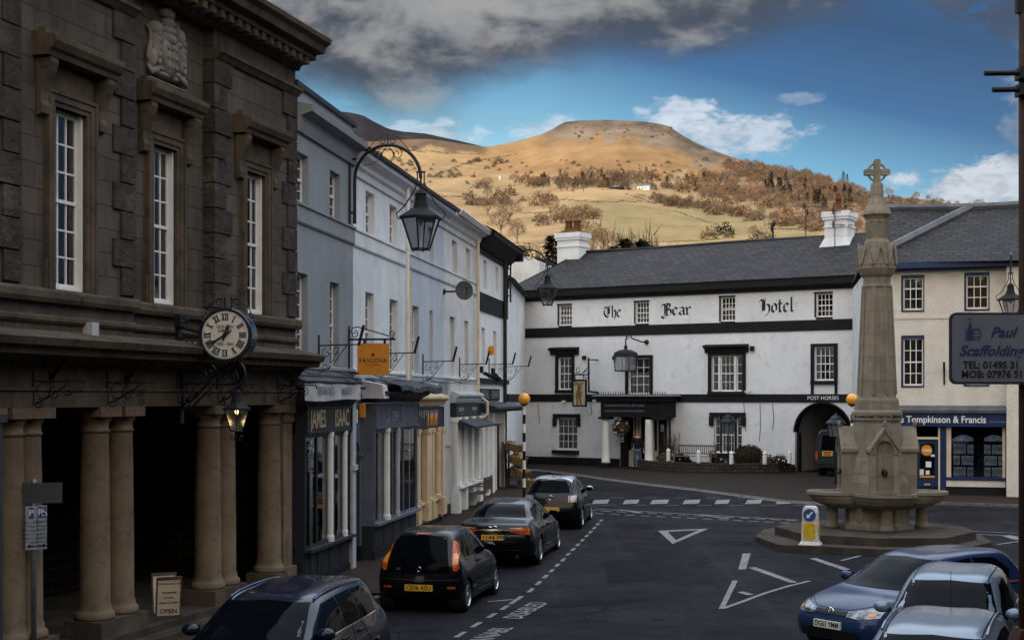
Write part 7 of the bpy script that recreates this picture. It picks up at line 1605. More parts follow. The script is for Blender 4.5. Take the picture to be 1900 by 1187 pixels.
# small black hatchback
make_car('parked_car', 'small black hatchback with tall orange tail lamps and plate CE06 ASU', HATCH, 3.43, 1.63, 1.47, place(777, 25.9, (.215, 1)), blackcar, dict(
  group='cars parked along the left kerb', axles=(.50, 2.84), rw=.285, spokes=9, side=[([(.62,1.06),(.86,1.33),(1.30,1.37)], [(.74,.98),(.9,.98),(1.30,.97)]), ([(1.36,1.37),(2.02,1.33),(2.50,1.08),(2.64,.99)], [(1.36,.965),(2.02,.955),(2.50,.945),(2.64,.94)])],
  rear=([(-.46,1.37),(0,1.395),(.46,1.37)], [(-.60,.74),(0,.72),(.60,.74)]), front=([(-.50,1.36),(0,1.38),(.50,1.36)], [(-.66,.98),(0,.98),(.66,.98)]),
  lamps=[('tail_lamp','B',redl,[(.56,1.30),(.605,1.28),(.64,1.22)],[(.655,.78),(.71,.77),(.765,.82)]), ('tail_lamp_lens','B',ambl,[(.625,1.10),(.69,1.08)],[(.645,.90),(.745,.90)]), ('reflector','B',redl,[(.55,.50),(.70,.50)],[(.55,.46),(.70,.46)]), ('headlamp','F',headl,[(.45,.78),(.70,.86)],[(.45,.64),(.72,.66)])],
  lines=lines_h, handles=[(1.62,.84)], mirror=(2.48,1.0), plates=[('B','CE06 ASU',.47,ypl,0)], seams=[('B',[(-.74,.62),(0,.60),(.74,.62)])], handle_m=chrome,
  panels=[('brake_light','B',redl,[(-.14,1.425),(.14,1.425)],[(-.14,1.405),(.14,1.405)],.01), ('side_moulding','L',carblk,[(1.0,.52),(2.6,.50)],[(1.0,.46),(2.6,.44)],.02), ('side_moulding','R',carblk,[(1.0,.52),(2.6,.50)],[(1.0,.46),(2.6,.44)],.02)],
  extra=[badge('107', .42, .80, .07), emblem('B', .80, .04)]))
# black saloon
make_car('parked_car', 'black saloon with chrome boot strip, orange tail lamps and plate 1144 PP', SALOON, 4.96, 1.88, 1.46, place(914, 32.4, (.18, 1)), blackcar, dict(
  group='cars parked along the left kerb', axles=(1.13, 4.04), rw=.34, spokes=10, side=[([(.98,1.13),(1.20,1.27),(1.66,1.355)], [(1.08,1.0),(1.2,1.0),(1.66,.985)]), ([(1.72,1.36),(2.15,1.35),(2.55,1.22),(2.86,1.02)], [(1.72,.98),(2.15,.965),(2.55,.95),(2.86,.94)])],
  rear=([(-.42,1.36),(0,1.375),(.42,1.36)], [(-.54,1.10),(0,1.11),(.54,1.10)]), front=([(-.46,1.37),(0,1.38),(.46,1.37)], [(-.62,1.02),(0,1.03),(.62,1.02)]),
  lamps=[('tail_lamp','B',redl,[(.34,.885),(.60,.93),(.735,.93)],[(.34,.855),(.60,.80),(.76,.78)]), ('tail_lamp_lens','B',ambl,[(.36,.93),(.60,.945)],[(.36,.915),(.60,.925)]), ('headlamp','F',headl,[(.40,.78),(.70,.84)],[(.40,.64),(.72,.64)])],
  lines=lines_h+[[(1.0,.98),(1.35,.72),(1.40,.40)]], handles=[(1.30,.84),(2.0,.83)], mirror=(2.62,1.02), plates=[('B','1144 PP',.715,ypl,0)], handle_m=chrome,
  panels=[('chrome_strip','B',chrome,[(-.36,.90),(0,.905),(.36,.90)],[(-.36,.868),(0,.872),(.36,.868)],.014), ('eu_band','B',MATS['sign_blue'],[(-.265,.755),(-.225,.755)],[(-.265,.675),(-.225,.675)],.045)],
  seams=[('B',[(-.60,.97),(-.60,.72),(-.40,.62),(0,.60),(.40,.62),(.60,.72),(.60,.97)]), ('B',[(-.76,.44),(0,.42),(.76,.44)])],
  extra=[lambda t, cast, X, Yy, Zz: [MB().tube([cast('B', s*Yy(.50), Zz(.30), -.05), cast('B', s*Yy(.50), Zz(.30), .05)], .05, 12).build('exhaust_pipe', chrome, t, uvs=False) for s in (-1, 1)],
         lambda t, cast, X, Yy, Zz: MB().tube([cast('B', y_, Zz(.945)+z_, .015) for y_, z_ in ((-.09,.01),(-.03,.025),(.03,.0),(.09,.008))], .010, 4).build('leaping_mark', chrome, t, uvs=False)]))
# dark hatch with white roof
def white_roof(t, cast, X, Yy, Zz):
    vs, n = [], 14
    mb = MB(); rows = 14
    for i in range(rows+1):
        for j in range(n+1):
            x = X(.50+(2.12-.50)*i/rows); y = Yy(-.555+1.11*j/n); h = cast('T', x, y, .012); vs.append(h)
    fs = [(i*(n+1)+j, i*(n+1)+j+1, (i+1)*(n+1)+j+1, (i+1)*(n+1)+j) for i in range(rows) for j in range(n)]
    mb.add(vs, fs); mb.build('white_roof', mat('white_car_roof', (.50,.55,.62), None, rough=.2, coat=1), t, smooth=True, uvs=False)
make_car('parked_car', 'dark hatchback with a pale roof and outlined tail lamps, farthest along the kerb', HATCH, 3.95, 1.71, 1.46, place(1021, 40.4, (.16, 1)), blackcar, dict(
  group='cars parked along the left kerb', axles=(.72, 3.16), rw=.32, spokes=6, side=side_h,
  rear=([(-.50,1.39),(0,1.40),(.50,1.39)], [(-.64,1.06),(0,1.05),(.64,1.06)]), front=([(-.50,1.36),(0,1.38),(.50,1.36)], [(-.66,.98),(0,.98),(.66,.98)]),
  lamps=[('tail_lamp_frame','B',mat('dull_chrome', (.35,.35,.36), None, rough=.4, metal=.8),[(.50,.975),(.72,.99)],[(.50,.80),(.735,.80)]), ('headlamp','F',headl,[(.45,.78),(.70,.86)],[(.45,.64),(.72,.66)])],
  lines=lines_h, handles=[(1.62,.84)], mirror=(2.50,1.02), mirror_m=mat('pale_mirror', (.5,.5,.5), None, rough=.2, metal=.8), plates=[('B','',.60,ypl,0)], aerial=.75, aerial_len=.16, aerial_lean=-.03,
  panels=[('brake_light','B',redl,[(-.14,1.425),(.14,1.425)],[(-.14,1.412),(.14,1.412)],.02)],
  seams=[('B',[(-.70,.62),(0,.60),(.70,.62)])], extra=[white_roof, lambda t, cast, X, Yy, Zz: [ (lambda s: MB().add([cast('B', s*Yy(a), Zz(b), .02) for a, b in ((.515,.962),(.705,.975),(.715,.815),(.515,.812))], [(0,1,2,3)]).build('tail_lamp', redl, t, uvs=False))(s) for s in (-1,1)], emblem('B', .92, .06)]))
# estate in the near left corner, facing us
navycar = carpaint('dark_navy_paint', (.005,.009,.020))
def est(A):
    sx = 4.5/4.0
    A[4][0] = (.20*sx, 0, 1.22*1.0); A[4][1][0] = .22*sx; A[5][0] = (.30*sx, 0, 1.43); A[5][1][0] = .34*sx
make_car('parked_car', 'dark navy estate with roof rails in the bottom left corner, facing the viewer', HATCH, 4.5, 1.80, 1.48, place(622, 20.3, (-.215, -1)), navycar, dict(
  group='cars parked along the left kerb', axles=(.95, 3.60), rw=.32, spokes=7, tweak=est, side=[([(.46,1.20),(.70,1.37),(1.10,1.385)], [(.50,1.01),(.70,1.0),(1.10,.99)]), ([(1.15,1.385),(1.66,1.375)], [(1.15,.99),(1.66,.975)]), ([(1.71,1.37),(2.10,1.34),(2.50,1.12),(2.64,1.02)], [(1.71,.975),(2.10,.965),(2.50,.955),(2.64,.95)])],
  rear=([(-.50,1.38),(0,1.40),(.50,1.38)], [(-.64,1.0),(0,1.0),(.64,1.0)]), front=([(-.51,1.37),(0,1.39),(.51,1.37)], [(-.67,.97),(0,.97),(.67,.97)]),
  lamps=[('headlamp','F',headl,[(.42,.78),(.70,.86)],[(.42,.64),(.73,.64)]), ('tail_lamp','B',redl,[(.55,1.18),(.61,1.16)],[(.61,.86),(.69,.86)])],
  lines=lines_h+[[(1.14,1.0),(.98,.7),(1.0,.35)]], handles=[(1.25,.87),(1.85,.86)], mirror=(2.56,1.02), rails=[chrome], aerial=.55,
  panels=[('window_strip','L',chrome,[(.50,1.005),(1.7,.985),(2.5,.96)],[(.50,.99),(1.7,.97),(2.5,.945)],.012), ('window_strip','R',chrome,[(.50,1.005),(1.7,.985),(2.5,.96)],[(.50,.99),(1.7,.97),(2.5,.945)],.012)]))
# blue hatch at the right
bluecar = carpaint('blue_car_paint', (.010,.026,.075), .3)
frontlamp = [('headlamp','F',headl,[(.30,.69),(.52,.735),(.735,.80)],[(.30,.615),(.52,.60),(.74,.63)]), ('indicator','F',ambl,[(.60,.69),(.69,.71)],[(.60,.65),(.69,.66)]), ('tail_lamp','B',redl,[(.45,.98),(.76,1.0)],[(.45,.82),(.78,.82)])]
make_car('parked_car', 'blue hatchback with white front plate DG63 YMM beside the traffic island', HATCH, 4.25, 1.79, 1.45, Matrix.Translation((8.25, 24.25, 0)) @ Matrix.Rotation(heading(-.81,-.59), 4, 'Z'), bluecar, dict(
  group='cars parked at the right', axles=(.80, 3.42), rw=.315, spokes=5, side=[([(.62,1.14),(.92,1.355),(1.45,1.38)], [(.70,1.01),(.92,1.0),(1.45,.985)]), ([(1.51,1.38),(2.06,1.34),(2.50,1.12),(2.66,1.02)], [(1.51,.98),(2.06,.965),(2.50,.955),(2.66,.95)])],
  rear=([(-.48,1.36),(0,1.38),(.48,1.36)], [(-.62,1.02),(0,1.0),(.62,1.02)]), front=([(-.52,1.38),(0,1.40),(.52,1.38)], [(-.68,.965),(0,.965),(.68,.965)]), lamps=frontlamp,
  lines=lines_h+[[(1.14,1.0),(.98,.7),(1.0,.35)]], handles=[(1.25,.87),(1.90,.86)], mirror=(2.60,1.0), plates=[('F','DG63 YMM',.475,wpl,0)],
  panels=[('grille','F',carblk,[(-.30,.685),(0,.69),(.30,.685)],[(-.30,.625),(0,.62),(.30,.625)],.012), ('air_intake','F',carblk,[(-.52,.40),(0,.40),(.52,.40)],[(-.56,.27),(0,.26),(.56,.27)],.01)],
  seams=[('F',[(-.62,.80),(-.30,.715),(0,.71),(.30,.715),(.62,.80)]), ('F',[(-.75,.57),(0,.55),(.75,.57)])], extra=[emblem('F', .655, .065)]))
silver = carpaint('silver_blue_paint', (.15,.19,.25), .3, .4); silver2 = carpaint('silver_grey_paint', (.17,.20,.245), .3, .4)
base_s = dict(group='cars parked at the right', axles=(.80, 3.30), rw=.31, spokes=6, side=side_h, rear=([(-.48,1.36),(0,1.38),(.48,1.36)], [(-.62,1.02),(0,1.0),(.62,1.02)]), front=([(-.52,1.37),(0,1.39),(.52,1.37)], [(-.68,.97),(0,.97),(.68,.97)]), lamps=frontlamp,
  lines=lines_h, handles=[(1.25,.87),(1.90,.86)], mirror=(2.56,1.0), panels=[('grille','F',carblk,[(-.34,.69),(0,.70),(.34,.69)],[(-.34,.60),(0,.59),(.34,.60)],.012), ('roof_seam','T',carblk,[(.7,1.0),(2.0,1.0)],[(.7,1.0),(2.0,1.0)],.0)][:1])
def roofseams(t, cast, X, Yy, Zz):
    for s in (-1,1):
        pts = [cast('T', X(x), s*Yy(.50-.02*abs(x-1.4)), .002) for x in (.62,.9,1.3,1.7,2.0,2.18)]; pts = [p for p in pts if p]; MB().tube(pts, .010, 4).build('roof_seam', carblk, t, uvs=False)
make_car('parked_car', 'silver blue hatchback facing the viewer, between the blue car and the nearest roof', HATCH, 4.1, 1.72, 1.50, Matrix.Translation((6.95, 21.7, 0)) @ Matrix.Rotation(heading(-.40,-.92), 4, 'Z'), silver, dict(base_s, extra=[roofseams]))
make_car('parked_car', 'silver grey car with a roof aerial, nearest the viewer at the bottom right', HATCH, 4.1, 1.72, 1.52, Matrix.Translation((5.35, 17.1, 0)) @ Matrix.Rotation(heading(-.40,-.92), 4, 'Z'), silver2, dict(base_s, extra=[roofseams], aerial=.62, aerial_len=.42, aerial_lean=0, rails=[silver2]))
# van under the arch
def van():
    Y = 60.3; x = (1553-CX)/F*Y
    t = thing('parked_van', 'dark grey boxy van seen from behind at the hotel archway', 'van', Matrix.Translation((x, Y, gz(Y))) @ Matrix.Rotation(math.atan2(HO.n.y, HO.n.x)-R(90)+R(8), 4, 'Z'))
    vp = carpaint('van_paint', (.030,.036,.045), .35, .2); m = MB()
    def sec(y, w, wt, z1): return [(-w,y,.45),(w,y,.45),(w,y,1.15),(wt,y,z1-.12),(wt*.85,y,z1),(-wt*.85,y,z1),(-wt,y,z1-.12),(-w,y,1.15)]
    m.rings([sec(.03,.90,.76,1.92), sec(.0,.92,.78,1.95), sec(.15,.95,.82,2.02), sec(2.6,.95,.84,2.05), sec(3.2,.93,.76,1.6), sec(4.4,.88,.7,1.15)]); m.build('body', vp, t)
    MB().prism([(-.68,1.18),(.68,1.18),(.62,1.80),(-.62,1.80)], -.02, .03, 'y').build('rear_window', carglass, t)
    b = MB(); b.box(-.96,.96,-.12,.1,.42,.62); b.build('bumper', carblk, t)
    p = MB().box(-.62,-.18,-.03,.02,.92,1.13).build('number_plate', ypl, t); MB().box(-.57,-.23,-.035,-.03,1.045,1.095).box(-.55,-.25,-.035,-.03,.955,1.0).build('plate_marks', blk, p)
    for s in (-1,1): MB().box(s*.86-.05,s*.86+.05,-.03,.05,.75,1.1).build('tail_lamp', redl, t); MB().lathe([(.36,-.11),(.36,.11)], 20).build('wheel', rubber, t, M=Matrix.Translation((s*.80,.9,.36)) @ Matrix.Rotation(R(90),4,'Y')); MB().lathe([(.36,-.11),(.36,.11)], 20).build('wheel', rubber, t, M=Matrix.Translation((s*.80,3.5,.36)) @ Matrix.Rotation(R(90),4,'Y'))
    MB().box(.1,.7,-.16,-.02,.72,1.3).build('spare_wheel_cover', carblk, t)
van()
# ------------------------------------------------------------------ person
def person():
    P_ = onwall(1183, 866, 1.45); z0 = gz(P_.y)+.055
    ang = math.atan2(HO.n.y, HO.n.x)-R(90)
    t = thing('person', 'person in a dark jacket and blue jeans standing by the right porch column', 'person', Matrix.Translation((P_.x, P_.y, z0)) @ Matrix.Rotation(ang+R(200), 4, 'Z'))
    # local: faces +y
    def skin(name, verts, edges, radii, m, root=0, parent=None, lv=1):
        me = bpy.data.meshes.new(name); me.from_pydata(verts, edges, []); o = bpy.data.objects.new('tmp_skin', me); COL.objects.link(o)
        o.modifiers.new('s', 'SKIN'); sv = me.skin_vertices[0].data
        for i, r_ in enumerate(radii): sv[i].radius = r_ if isinstance(r_, tuple) else (r_, r_)
        sv[root].use_root = True; sb = o.modifiers.new('b', 'SUBSURF'); sb.levels = lv; sb.render_levels = lv
        dg = bpy.context.evaluated_depsgraph_get(); me2 = bpy.data.meshes.new_from_object(o.evaluated_get(dg)); bpy.data.objects.remove(o)
        me2.name = name; me2.materials.clear(); me2.materials.append(m); [setattr(p, 'use_smooth', True) for p in me2.polygons]
        ob = bpy.data.objects.new(name, me2); COL.objects.link(ob); ob.parent = parent or t; return ob
    skm = mat('skin', (.42,.24,.16), None, rough=.6); jk = mat('dark_jacket', (.012,.013,.016), (.02,.02,.024), 8, .85, bump=.3); jn = mat('blue_jeans', (.055,.085,.14), (.10,.14,.20), 12, .9, bump=.2); hr = mat('grey_brown_hair', (.16,.10,.06), None, rough=.8)
    vs = [(0,0,.93),(0,.0,1.12),(0,.01,1.32),(0,0,1.45),(0,.01,1.53),(0,.02,1.62),(0,.02,1.72),
          (.10,0,.88),(.13,.05,.48),(.12,.0,.09),(.13,.13,.03),(-.10,0,.88),(-.12,-.02,.48),(-.13,-.06,.09),(-.15,.06,.03),
          (.19,0,1.42),(.26,-.03,1.14),(.24,.10,.92),(-.19,0,1.42),(-.27,-.02,1.14),(-.29,.05,.90)]
    es = [(0,1),(1,2),(2,3),(3,4),(4,5),(5,6),(0,7),(7,8),(8,9),(9,10),(0,11),(11,12),(12,13),(13,14),(3,15),(15,16),(16,17),(3,18),(18,19),(19,20)]
    rd = [(.15,.11),(.145,.11),(.165,.12),(.13,.10),.055,(.075,.09),(.075,.09),.085,.062,.045,.04,.085,.062,.045,.04,.07,.05,.035,.07,.05,.035]
    body = skin('body', vs, es, rd, skm)
    skin('jacket', [(0,0,.86),(0,0,1.05),(0,.01,1.3),(0,0,1.46),(.19,0,1.43),(.27,-.03,1.14),(.25,.09,.95),(-.19,0,1.43),(-.28,-.02,1.14),(-.295,.04,.93)], [(0,1),(1,2),(2,3),(3,4),(4,5),(5,6),(3,7),(7,8),(8,9)], [(.195,.15),(.18,.145),(.195,.15),(.13,.11),.088,.068,.055,.088,.068,.055], jk)
    skin('jeans', [(0,0,.93),(.10,0,.86),(.13,.05,.48),(.12,.0,.10),(-.10,0,.86),(-.12,-.02,.48),(-.13,-.06,.10)], [(0,1),(1,2),(2,3),(0,4),(4,5),(5,6)], [(.165,.125),.105,.082,.07,.105,.082,.07], jn)
    sh = MB()
    for x, y in ((.125,.07),(-.14,.0)): sh.t = Matrix.Translation((x,y,.045)) @ Matrix.Diagonal((.055,.14,.05,1)); sh.ball((0,0,0),1,12,8)
    sh.t = None; sh.build('shoes', blackp, t, smooth=True)
    h = MB(); h.t = Matrix.Translation((0,.0,1.735)) @ Matrix.Diagonal((.088,.10,.075,1)); h.ball((0,0,0),1,14,10); h.t = None; h.build('hair', hr, t, smooth=True)
    f = MB(); f.ball((0,.115,1.655),.018,8,6); f.ball((.08,.02,1.66),.02,6,5); f.ball((-.08,.02,1.66),.02,6,5)
    for (hx, hy, hz_) in ((.24,.12,.86),(-.295,.07,.84)):
        f.t = Matrix.Translation((hx,hy,hz_)) @ Matrix.Diagonal((.035,.04,.055,1)); f.ball((0,0,0),1,8,6); f.t = None
        for k in range(4): f.tube([(hx-.024+.016*k,hy+.005,hz_-.04),(hx-.026+.017*k,hy+.02,hz_-.085+.008*abs(k-1.5)),(hx-.022+.015*k,hy+.03,hz_-.11+.01*abs(k-1.5))], .008, 5)
        f.tube([(hx+.03,hy+.01,hz_+.0),(hx+.045,hy+.03,hz_-.05)], .009, 5)
    f.build('face_and_hands', skm, body, smooth=True)
    g = MB(); g.ball((.032,.105,1.675),.010,6,5); g.ball((-.032,.105,1.675),.010,6,5); g.box(-.025,.025,.100,.108,1.618,1.624); g.build('eyes', blackp, body)
person()
# ------------------------------------------------------------------ scaffold at the right edge
def scaffold():
    Y = 12.6; x = (1896.5-CX)/F*Y; rust = mat('rusty_tube', (.045,.022,.014), (.03,.018,.014), 8, .7, metal=.3)
    t = thing('scaffold', 'dark scaffold upright with two short horizontal tubes at the right edge', 'scaffold', Matrix.Translation((x, Y, 0)))
    MB().lathe([(.03,0),(.03,9.5)], 14).build('upright', rust, t, smooth=True); MB().box(-.1,.1,-.1,.1,0,.02).build('base_plate', rust, t)
    for px, py in ((1823,138.5),(1838,169)):
        z = HC-(py-HY)/F*Y; x0 = (px-1896.5)/F*Y; MB().tube([(x0,-.05,z-.0),(1.6,-.05,z+.02)], .0245, 12).build('ledger', carblk, t); MB().box(-.05,.05,-.09,.05,z-.05,z+.05).build('coupler', iron, t)
    z = HC-(25-HY)/F*Y; MB().box(-.055,.3,-.03,.03,z,z+1.0).build('board_end', carblk, t)
    MB().prism([(-.16,.0),(-.19,.9),(-.13,1.5),(-.10,1.75),(-.04,1.9),(.2,1.9),(.2,0)], -.12,.12,'y').build('foot_guard', rust, t)
    # sign
    a = (1755-1896.5)/F*Y; zt = HC-(581-HY)/F*Y; zb = HC-(713-HY)/F*Y; W = 1.12
    s = thing('scaffolding_sign', 'grey metal sign with navy lettering strapped to the scaffold upright', 'sign', Matrix.Translation((x+a, Y-.1, zb)))
    H = zt-zb
    def rr_(x0,x1,z0,z1,r): 
        o = []
        for cx, cz, a0 in ((x1-r,z1-r,0),(x0+r,z1-r,90),(x0+r,z0+r,180),(x1-r,z0+r,270)):
            for k in range(6): q = R(a0+18*k); o.append((cx+r*math.cos(q), cz+r*math.sin(q)))
        return o
    gm = mat('sign_grey', (.118,.125,.150), (.095,.10,.122), 2, .6); edge_ = mat('sign_edge', (.022,.024,.03), None, rough=.6)
    bd = MB().prism(rr_(0,W,0,H,.06), -.01, .015, 'y').build('board', edge_, s); pn = MB().prism(rr_(.022,W-.022,.022,H-.022,.045), -.014, -.0105, 'y').build('face', gm, bd)
    q = F/Y
    def at_(px, py): return (px-1755)/q, (713-py)/q
    nav = bluel
    for tx, px, py, sz, m_, sh in (('Paul', 1829, 618, .125, nav, .35),('Scaffolding', 1771, 652, .125, nav, .35),('TEL: 01495 31', 1779, 678, .088, blk, 0),('MOB: 07976 51', 1776, 695, .088, blk, 0)):
        u, z = at_(px, py); text(tx, sz, m_, pn, LM(u, -.017, z), ext=.001, shear=sh, align='LEFT', bold=.0025, xs=1.06 if sh else .96)
    l = MB(); u, z = at_(1792, 632); l.prism([(u-.026,z),(u+.026,z),(u+.026,z+.075),(u,z+.17),(u-.026,z+.075)], -.018,-.0145,'y'); l.tube([(u-.02,-.016,z+.19),(u+.02,-.016,z+.185)], .003, 4)
    for k in range(4): l.box(u-.042, u+.09, -.0165,-.0145, z+.03*k, z+.03*k+.0025)
    for k in (-.04,.04,.085): l.box(u+k, u+k+.0025, -.0168,-.0148, z, z+.12)
    l.tube([(u+.055+.045*math.cos(2*math.pi*i/20), -.016, z+.06+.045*math.sin(2*math.pi*i/20)) for i in range(21)], .002, 4); l.build('church_logo', nav, pn)
scaffold()
# ------------------------------------------------------------------ hills
SKX = [400,560,640,700,760,800,850,905,960,1000,1030,1043,1075,1130,1200,1240,1262,1300,1350,1400,1450,1500,1540,1580,1610,1640,1700,1750,1800,1900,2100,2500]
SKY = [285,272,266,262,258,258,266,273,262,251,238,227,223.5,222.5,226,233,249,270,289,303,311,322,334,349,358,366,368,376,384,392,402,420]
SKD = np.arange(-1000, 3600, 4.0); SKS = np.interp(SKD, SKX, SKY); _k = np.exp(-(np.arange(-40,41)*4/60.)**2/2); _k /= _k.sum(); SKM = np.convolve(np.pad(SKS, 40, 'edge'), _k, 'valid')
_k2 = np.exp(-(np.arange(-8,9)*4/7.)**2/2); _k2 /= _k2.sum(); SKT = np.convolve(np.pad(SKS, 8, 'edge'), _k2, 'valid')
def sky_y(px, s=1): return float(np.interp(px, SKD, SKT))*s**5+(float(np.interp(px, SKD, SKM))*(1-s**5) if s < 1 else 0)
def rs_of(px): t = min(1, max(0, (px-1200)/600)); return 2100-1250*t*t*(3-2*t)
def yscr(px, r):                                     # photo height of the hillside at distance r in direction px
    rs = rs_of(px)
    if r <= 110: return None
    s = min(1, (r-300)/(rs-300)) if r > 300 else 0
    ys = sky_y(px, s)
    top = 522
    if r < 300: return float(np.interp(r, [110,180,300], [835,640,top]))
    ridge = math.sin(px*.011+1)*6*math.sin(s*6)
    return ys+(top-ys)*(1-s)**1.45+ridge*s*(1-s)*2
def hz(px, r):
    rs = rs_of(px)
    if r <= 110: return .3
    if r <= rs: z = HC+(HY-yscr(px, r))/F*r*1.0
    else: z = HC+(HY-sky_y(px))/F*rs-(r-rs)*.33
    k = min(1, (r-110)/200)*max(0, min(1, (rs*.93-r)/150))
    n = mnoise.fractal(Vector((px/F*r*.004, r*.004, 3)), 1, 2, 5)*.004*r+mnoise.fractal(Vector((px/F*r*.02, r*.02, 7)), 1, 2, 4)*.0012*r
    return z+n*k
def lin(c): return tuple(((v/255+.055)/1.055)**2.4 if v > 10 else v/255/12.92 for v in c)
straw, green, bracken, rock, brown, gold_ = (.290,.205,.112), (.205,.165,.088), (.225,.136,.066), (.150,.115,.085), (.165,.112,.072), (.30,.200,.100)
def S_(v, a, b): t = min(1, max(0, (v-a)/(b-a))); return t*t*(3-2*t)
def hillcol(px, py, r, z):
    n = mnoise.fractal(Vector((px*.02, py*.05, 1)), 1, 2, 4); n2 = mnoise.noise(Vector((px*.006, py*.02, 5))); n3 = mnoise.noise(Vector((px*.03, py*.09, 9))); ys = sky_y(px)
    def mx(a, b, k): return a*(1-k)+np.array(b)*k
    c = np.array(straw)*(1+n2*.28+n3*.15)*(1-.14*S_(math.sin((py+px*.10)*.25+n2*3), .2, .7))
    c = mx(c, np.array(gold_)*(1+n*.2), S_(312+n*16-py, -8, 10)*.8)
    c = mx(c, np.array(bracken)*(1+n*.35), S_(328+n*16+n2*14-py, -6, 8)*S_(px+n*60+n3*30, 830, 960))
    k = S_(px+n*14, 1050-(py-380)*.3, 1062-(py-380)*.3)*S_(1525-px, 0, 12)*S_(py-374-.045*(px-1060), -1, 2)*S_(450-py, 0, 2)
    c = mx(c, np.array(green)*(1+n3*.18+n2*.12), k)
    e = S_(px, 975, 1040)*S_(1410-px, 0, 100)
    c = mx(c, np.array(rock)*(1+n*.6), S_((34+n*26+n2*14)*e-(py-ys), -4, 5)*e)
    c = mx(c, np.array(rock)*.8*(1+n*.9), S_((13+n*9)*e-(py-ys), -2, 2)*e)
    c = mx(c, np.array(brown)*(.7+n*.3), S_(915-px, 0, 25)*S_(14+n*12+(905-px)*.035-(py-ys), -3, 4))
    c = mx(c, np.array(brown)*(1+n*.3), S_(px, 1320, 1400)*S_(360+(px-1340)*.36+n*14-py, -6, 6))
    return c
def terrain():
    pxs = list(np.arange(380, 2000, 2.6))+[2050,2150,2300,2500]; pxs = [-900,-300,100,300]+pxs
    rs = list(np.geomspace(112, 2100, 210)); rows = []; fr = np.linspace(0, 1, 230)
    vs, cols = [], []
    for f_ in fr:
        for px in pxs:
            R_ = rs_of(px); r = 112*((R_+0)/112)**f_ if f_ < .97 else R_+(f_-.97)/.03*500
            if .9 < f_ < .97: r = 112*(R_/112)**(.9)+(R_-112*(R_/112)**.9)*(f_-.9)/.07
            z = hz(px, r); vs.append(((px-CX)/F*r, r, z)); py = HY-(z-HC)/r*F; cols.append((*np.clip(hillcol(px, py, r, z), 0.01, 1), 1))
    n = len(pxs); m = len(fr)
    me = bpy.data.meshes.new('hill_terrain'); me.from_pydata(vs, [], [(j*n+i, j*n+i+1, (j+1)*n+i+1, (j+1)*n+i) for j in range(m-1) for i in range(n-1)])
    ca = me.color_attributes.new('ground', 'FLOAT_COLOR', 'POINT'); ca.data.foreach_set('color', np.array(cols, 'f').ravel()); me.polygons.foreach_set('use_smooth', [True]*len(me.polygons))
    hm = bpy.data.materials.new('hillside'); hm.use_nodes = True; nt = hm.node_tree; b = nt.nodes['Principled BSDF']; b.inputs['Roughness'].default_value = 1; b.inputs['Specular IOR Level'].default_value = 0
    at_ = nt.nodes.new('ShaderNodeAttribute'); at_.attribute_name = 'ground'; tc = nt.nodes.new('ShaderNodeTexCoord')
    c = mixc(nt, nz(nt, tc.outputs['Object'], .02, 9, .7).ss(.45,.7)*.35, at_.outputs['Color'], (.10,.075,.045)); c = mixc(nt, nz(nt, tc.outputs['Object'], .16, 8, .75).ss(.5,.75)*.45, c, (.13,.09,.05)); c = mixc(nt, nz(nt, tc.outputs['Object'], .008, 4, .6).ss(.5,.7)*.25, c, (.38,.27,.14))
    nt.links.new(c, b.inputs['Base Color']); bm = nt.nodes.new('ShaderNodeBump'); bm.inputs['Strength'].default_value = .6; bm.inputs['Distance'].default_value = 2.5; nt.links.new(nz(nt, tc.outputs['Object'], .12, 8, .7).s, bm.inputs['Height']); nt.links.new(bm.outputs[0], b.inputs['Normal'])
    me.materials.append(hm); o = bpy.data.objects.new('hill_terrain', me); COL.objects.link(o); tag(o, kind='structure')
    # far moorland; a cloud's shadow on it is put into its dark colour
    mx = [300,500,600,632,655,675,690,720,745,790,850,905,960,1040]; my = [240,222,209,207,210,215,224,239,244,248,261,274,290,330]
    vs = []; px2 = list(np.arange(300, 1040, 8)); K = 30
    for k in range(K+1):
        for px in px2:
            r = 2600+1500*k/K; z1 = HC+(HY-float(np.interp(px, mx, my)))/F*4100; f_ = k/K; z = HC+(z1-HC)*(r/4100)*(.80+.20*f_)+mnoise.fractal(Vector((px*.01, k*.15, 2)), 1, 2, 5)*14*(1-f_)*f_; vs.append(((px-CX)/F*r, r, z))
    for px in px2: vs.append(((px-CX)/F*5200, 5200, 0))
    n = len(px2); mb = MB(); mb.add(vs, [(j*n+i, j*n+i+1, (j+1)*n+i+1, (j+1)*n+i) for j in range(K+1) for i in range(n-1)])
    tag(mb.build('far_moorland', mat('cloud_shaded_moor', (.030,.027,.030), (.020,.019,.022), .006, 1, spec=0, c3=(.06,.042,.03), n3=.012), smooth=True, uvs=False), kind='structure')
terrain()
def hill_at(px, py, far=None):
    lo, hi = 200, rs_of(px); best = hi
    for k in range(240):
        r = lo*(hi/lo)**(k/239)
        if HY-(hz(px, r)-HC)/r*F <= py: best = r; break
    return Vector(((px-CX)/F*best, best, hz(px, best)))
